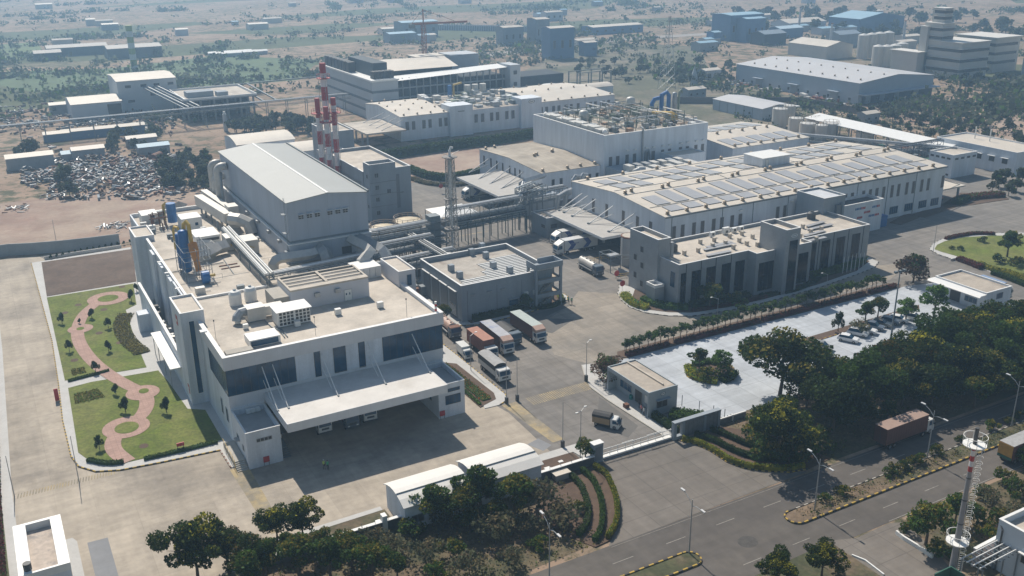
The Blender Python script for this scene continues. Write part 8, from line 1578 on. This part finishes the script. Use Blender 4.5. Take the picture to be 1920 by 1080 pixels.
q.box(83, 116, 451, 486, 5, 5.4); q.box(83, 116, 451, 486, 9.4, 9.9); q.build('frame', cf); MB(roofc).sheet([(84, 452), (115, 452), (115, 485), (84, 485)], 9.95).build('roof', cf); MB(greyw).box(86, 98, 459, 466, 9.96, 12.4).build('roof_room', cf); MB(greyw).box(99, 104, 456, 461, 9.96, 12).build('roof_room', cf); q = MB(whitep); par_ring(q, [(83, 451), (116, 451), (116, 486), (83, 486)], .4, 9.96, 10.8); q.build('parapet', cf)
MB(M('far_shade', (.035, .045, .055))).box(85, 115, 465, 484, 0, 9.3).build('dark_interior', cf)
# elevated conveyor rack across the left
R = random.Random(8)
cv = thing('conveyor_rack', 'very long elevated pipe rack on posts crossing the whole left distance', 'pipe rack', (60, 440, 0)); A1, B1 = Vector((-60, 436, 0)), Vector((182, 440, 0)); q = MB(steel)
n = 26
for k in range(n+1):
    P_ = A1.lerp(B1, k/n); 
    for s in (-1.5, 1.5): q.bar((P_.x, P_.y+s, 0), (P_.x, P_.y+s, 8.2), .25)
for z in (6.6, 8.2):
    for s in (-1.5, 1.5): q.bar((A1.x, A1.y+s, z), (B1.x, B1.y+s, z), .2)
q.build('frame', cv)
for k in range(4): MB((metal, whitep, metal, duct)[k]).tube([(A1.x, A1.y-1.2+k*.8, 8.7), (B1.x, B1.y-1.2+k*.8, 8.7)], .2, n=6).build('pipe', cv)
cv2 = thing('conveyor_rack', 'inclined pipe racks joining the white block to the long elevated rack', 'pipe rack', (78, 465, 0)); q = MB(steel)
for x in (72, 76.5): q.bar((x, 489, 12), (x+9, 440, 8.4), .5); q.bar((x+1.5, 489, 12.6), (x+10.5, 440, 9), .5, .5, metal)
q.bar((116, 440, 8.5), (118, 500, 8.5), .6); q.bar((122, 440, 8.5), (124, 500, 8.5), .6); q.bar((116, 500, 8.5), (180, 505, 8.5), .6); q.build('frame', cv2)
# arched sheds
for (x0, x1, y0, y1, h, lab) in ((84.5, 107, 366, 385.5, 5.0, 'long pale arched roof shed behind the tall hall'), (98, 113, 344, 360, 4.6, 'smaller arched roof shed right behind the tall hall')):
    t = thing('arched_shed', lab, 'shed', ((x0+x1)/2, (y0+y1)/2, 0)); arch_x(t, x0, x1, y0, y1, h, 1.5, white, roofw)
p = g(424, 246); t = thing('vent_column', 'slim white column left of the long arched shed', 'column', (p.x, p.y, 0)); MB(farw).tube([(p.x, p.y, 0), (p.x, p.y, 7.5)], .9, n=10).build('shaft', t); MB(whitep).cyl(p.x, p.y, 7.5, 8.6, .5, n=8).build('tip', t)
# roadside sheds, scrap yard
for (px, py, w, d, h, rf, lab) in ((84, 268, 14, 7, 3.2, roofw, 'left low blue sided roadside shed in the left distance'), (118, 264, 46, 6, 3.4, roofw, 'long low blue sided roadside shed in the left distance'), (118, 303, 10, 8, 2.6, blur, 'small pale blue roofed hut by the scrap yard'), (138, 303, 16, 9, 4, roofw, 'white hut by the scrap yard'), (15, 322, 22, 12, 4.5, roofw, 'pale roofed shed at the left edge of the scrap yard'), (262, 294, 16, 9, 3.4, blur, 'patched blue roofed hut behind the scrap heaps'), (240, 278, 16, 8, 3.5, roofw, 'small cream roofed hut by the clump of trees'), (96, 218, 12, 10, 5, roofw, 'small white hut left of the white block')):
    far_box('hut', lab, px, py, w, d, h, bluew if 'sided' in lab else M('hut_wall', (.3, .32, .34)), rf, hr=.8)
R = random.Random(17); q = MB(steel); pal = (M('scrap_a', (.16, .14, .13)), dsteel, rust, steel, M('scrap_b', (.13, .11, .09)), greyw, cont_b, dsteel, steel, metal, brown, brown)
for i in range(2600):
    a = R.random()
    if a < .62: px, py = R.uniform(95, 345), R.gauss(330, 20)
    elif a < .9: px, py = R.uniform(0, 330), R.gauss(225, 14)
    else: px, py = R.uniform(40, 110), R.gauss(335, 8)
    py = min(max(py, 200), 374); p = g(px, py); s = R.uniform(.15, .75); h = R.uniform(.2, 1.2); p.z = max(0, 1.6*sin(p.x*.22)*sin(p.y*.13+1)+.3); an = R.uniform(0, pi); d_ = Vector((cos(an), sin(an), 0))*s*R.uniform(1, 2.2); q.bar(p-d_+Vector((0, 0, h*.5)), p+d_+Vector((0, 0, h*.5+R.uniform(-.2, .4))), s, h, R.choice(pal))
o = q.build('scrap_heap'); tag(o, 'sprawling heaps of mixed metal scrap behind the bare ground at left', 'scrap', kind='stuff')
for (px, py, r, L, m_, lab) in ((287, 305, 1.6, 6, rust, 'rusty cylinder lying in the scrap yard'), (318, 312, 1.9, 5, dsteel, 'dark drum lying beside the rusty cylinder in the scrap yard')):
    p = g(px, py); q = MB(m_); q.tube([(p.x, p.y, r), (p.x+L*.6, p.y+L*.7, r)], r, n=14); solo(q, 'scrap_drum', lab, 'drum', smooth=False)
for (px, py, s, lab) in ((316, 389, 2.0, 'left of two dark gravel piles on the bare ground'), (336, 386, 2.6, 'right of two dark gravel piles on the bare ground')):
    p = g(px, py); q = MB(M('gravel_pile', (.10, .095, .09), .95, .2, 1.)); n = 14
    for k in range(n): a, b = 2*pi*k/n, 2*pi*(k+1)/n; ra, rb2 = s*(1+.15*sin(3*a)), s*(1+.15*sin(3*b)); q.poly([(p.x+ra*cos(a), p.y+ra*sin(a), 0), (p.x+rb2*cos(b), p.y+rb2*sin(b), 0), (p.x, p.y, s*.6)])
    solo(q, 'gravel_pile', lab, 'gravel pile')
for (px, py, n, lab) in ((28, 392, 26, 'heap of timber and sheets at the left edge of the bare ground'), (215, 425, 40, 'pile of pipes and fittings outside the far corner of the near building'), (105, 366, 30, 'red and white debris heap at the near edge of the scrap yard')):
    p = g(px, py); q = MB(metal)
    for k in range(n): c = p+Vector((R.gauss(0, 2.2), R.gauss(0, 2.2), R.uniform(.1, .8))); an = R.uniform(0, pi); d_ = Vector((cos(an), sin(an), R.uniform(-.1, .2)))*R.uniform(.5, 1.6); q.bar(c-d_, c+d_, R.uniform(.1, .4), R.uniform(.1, .3), R.choice((metal, rust, whitep, steel, dsteel)))
    tag(recenter(q.build('debris_heap')), lab, 'debris', kind='stuff')
py_ = thing('transmission_tower', 'thin steel lattice power pylon standing in the scrub right of the rear factory', 'pylon', (330, 455, 0)); p = g(1250, 168); hh = 38; q = MB(metal)
for sx, sy in ((-1, -1), (1, -1), (1, 1), (-1, 1)): q.bar((p.x+sx*3.4, p.y+sy*3.4, 0), (p.x+sx*.4, p.y+sy*.4, hh), .16)
for k in range(9):
    z0, z1 = hh*k/9, hh*(k+1)/9; a, b = 3.4-3*k/9, 3.4-3*(k+1)/9
    for s1, s2 in (((-1, -1), (1, -1)), ((1, -1), (1, 1)), ((-1, -1), (-1, 1)), ((-1, 1), (1, 1))): q.bar((p.x+s1[0]*a, p.y+s1[1]*a, z0), (p.x+s2[0]*b, p.y+s2[1]*b, z1), .09)
for z in (27, 32, 36): q.bar((p.x-5, p.y+2, z), (p.x+5, p.y-2, z), .16)
py_.location = (p.x, p.y, 0); q.build('lattice', py_)
q = MB(farw); p = g(1301, 158); q.tube([(p.x, p.y, 0), (p.x, p.y, 3.5), (p.x, p.y, 10)], 1, n=8, rs=[2.2, 1.9, .1]); solo(q, 'white_shrine', 'small white pointed shrine beside the compound wall', 'shrine')
far_box('small_house', 'small blue windowed pavilion below the white shrine', 1290, 186, 16, 9, 4.5, M('far_blue_grey', (.2, .24, .28)), roofw, win=3); far_box('small_house', 'pale little pavilion left of the large grey warehouse', 1322, 150, 16, 10, 5, farw, roofw)
far_box('small_cabin', 'small blue grey cabin behind the long white shed', 1622, 232, 12, 7, 4, M('hut_wall', (.3, .32, .34)), roofw, win=2)
R = random.Random(23)
for i in range(34):
    px, py = R.uniform(20, 1900), R.uniform(4, 100); p = g(px, py)
    if 100 < p.x < 330 and p.y < 520 or 470 < p.x < 600 and p.y < 430: continue
    w = R.uniform(8, 26); far_box('village_house', 'tiny hazy house scattered on the far plain', px, py, w, w*.6, R.uniform(3, 6), R.choice((farw, cream, M('hut_wall', (.3, .32, .34)))), R.choice((roofw, blur, roofc)), hr=.8)['group'] = 'tiny houses on the far plain'
# ================================================================== haze
hz = MB(None); hz.box(-3100, 7100, -400, 7100, -1, 100)
me = hz.mesh('haze'); me.materials.clear(); ho = bpy.data.objects.new('haze', me); COL.objects.link(ho); ho['kind'] = 'stuff'; ho['label'] = 'pale blue haze over the plain'; ho['category'] = 'haze'
hm_ = bpy.data.materials.new('haze'); hm_.use_nodes = True; n = hm_.node_tree.nodes; l = hm_.node_tree.links; n.remove(n['Principled BSDF']); pv = n.new('ShaderNodeVolumePrincipled'); pv.inputs['Color'].default_value = (.44, .70, 1, 1); pv.inputs['Density'].default_value = .00046; pv.inputs['Anisotropy'].default_value = .5
l.new(pv.outputs[0], n['Material Output'].inputs['Volume']); me.materials.append(hm_)
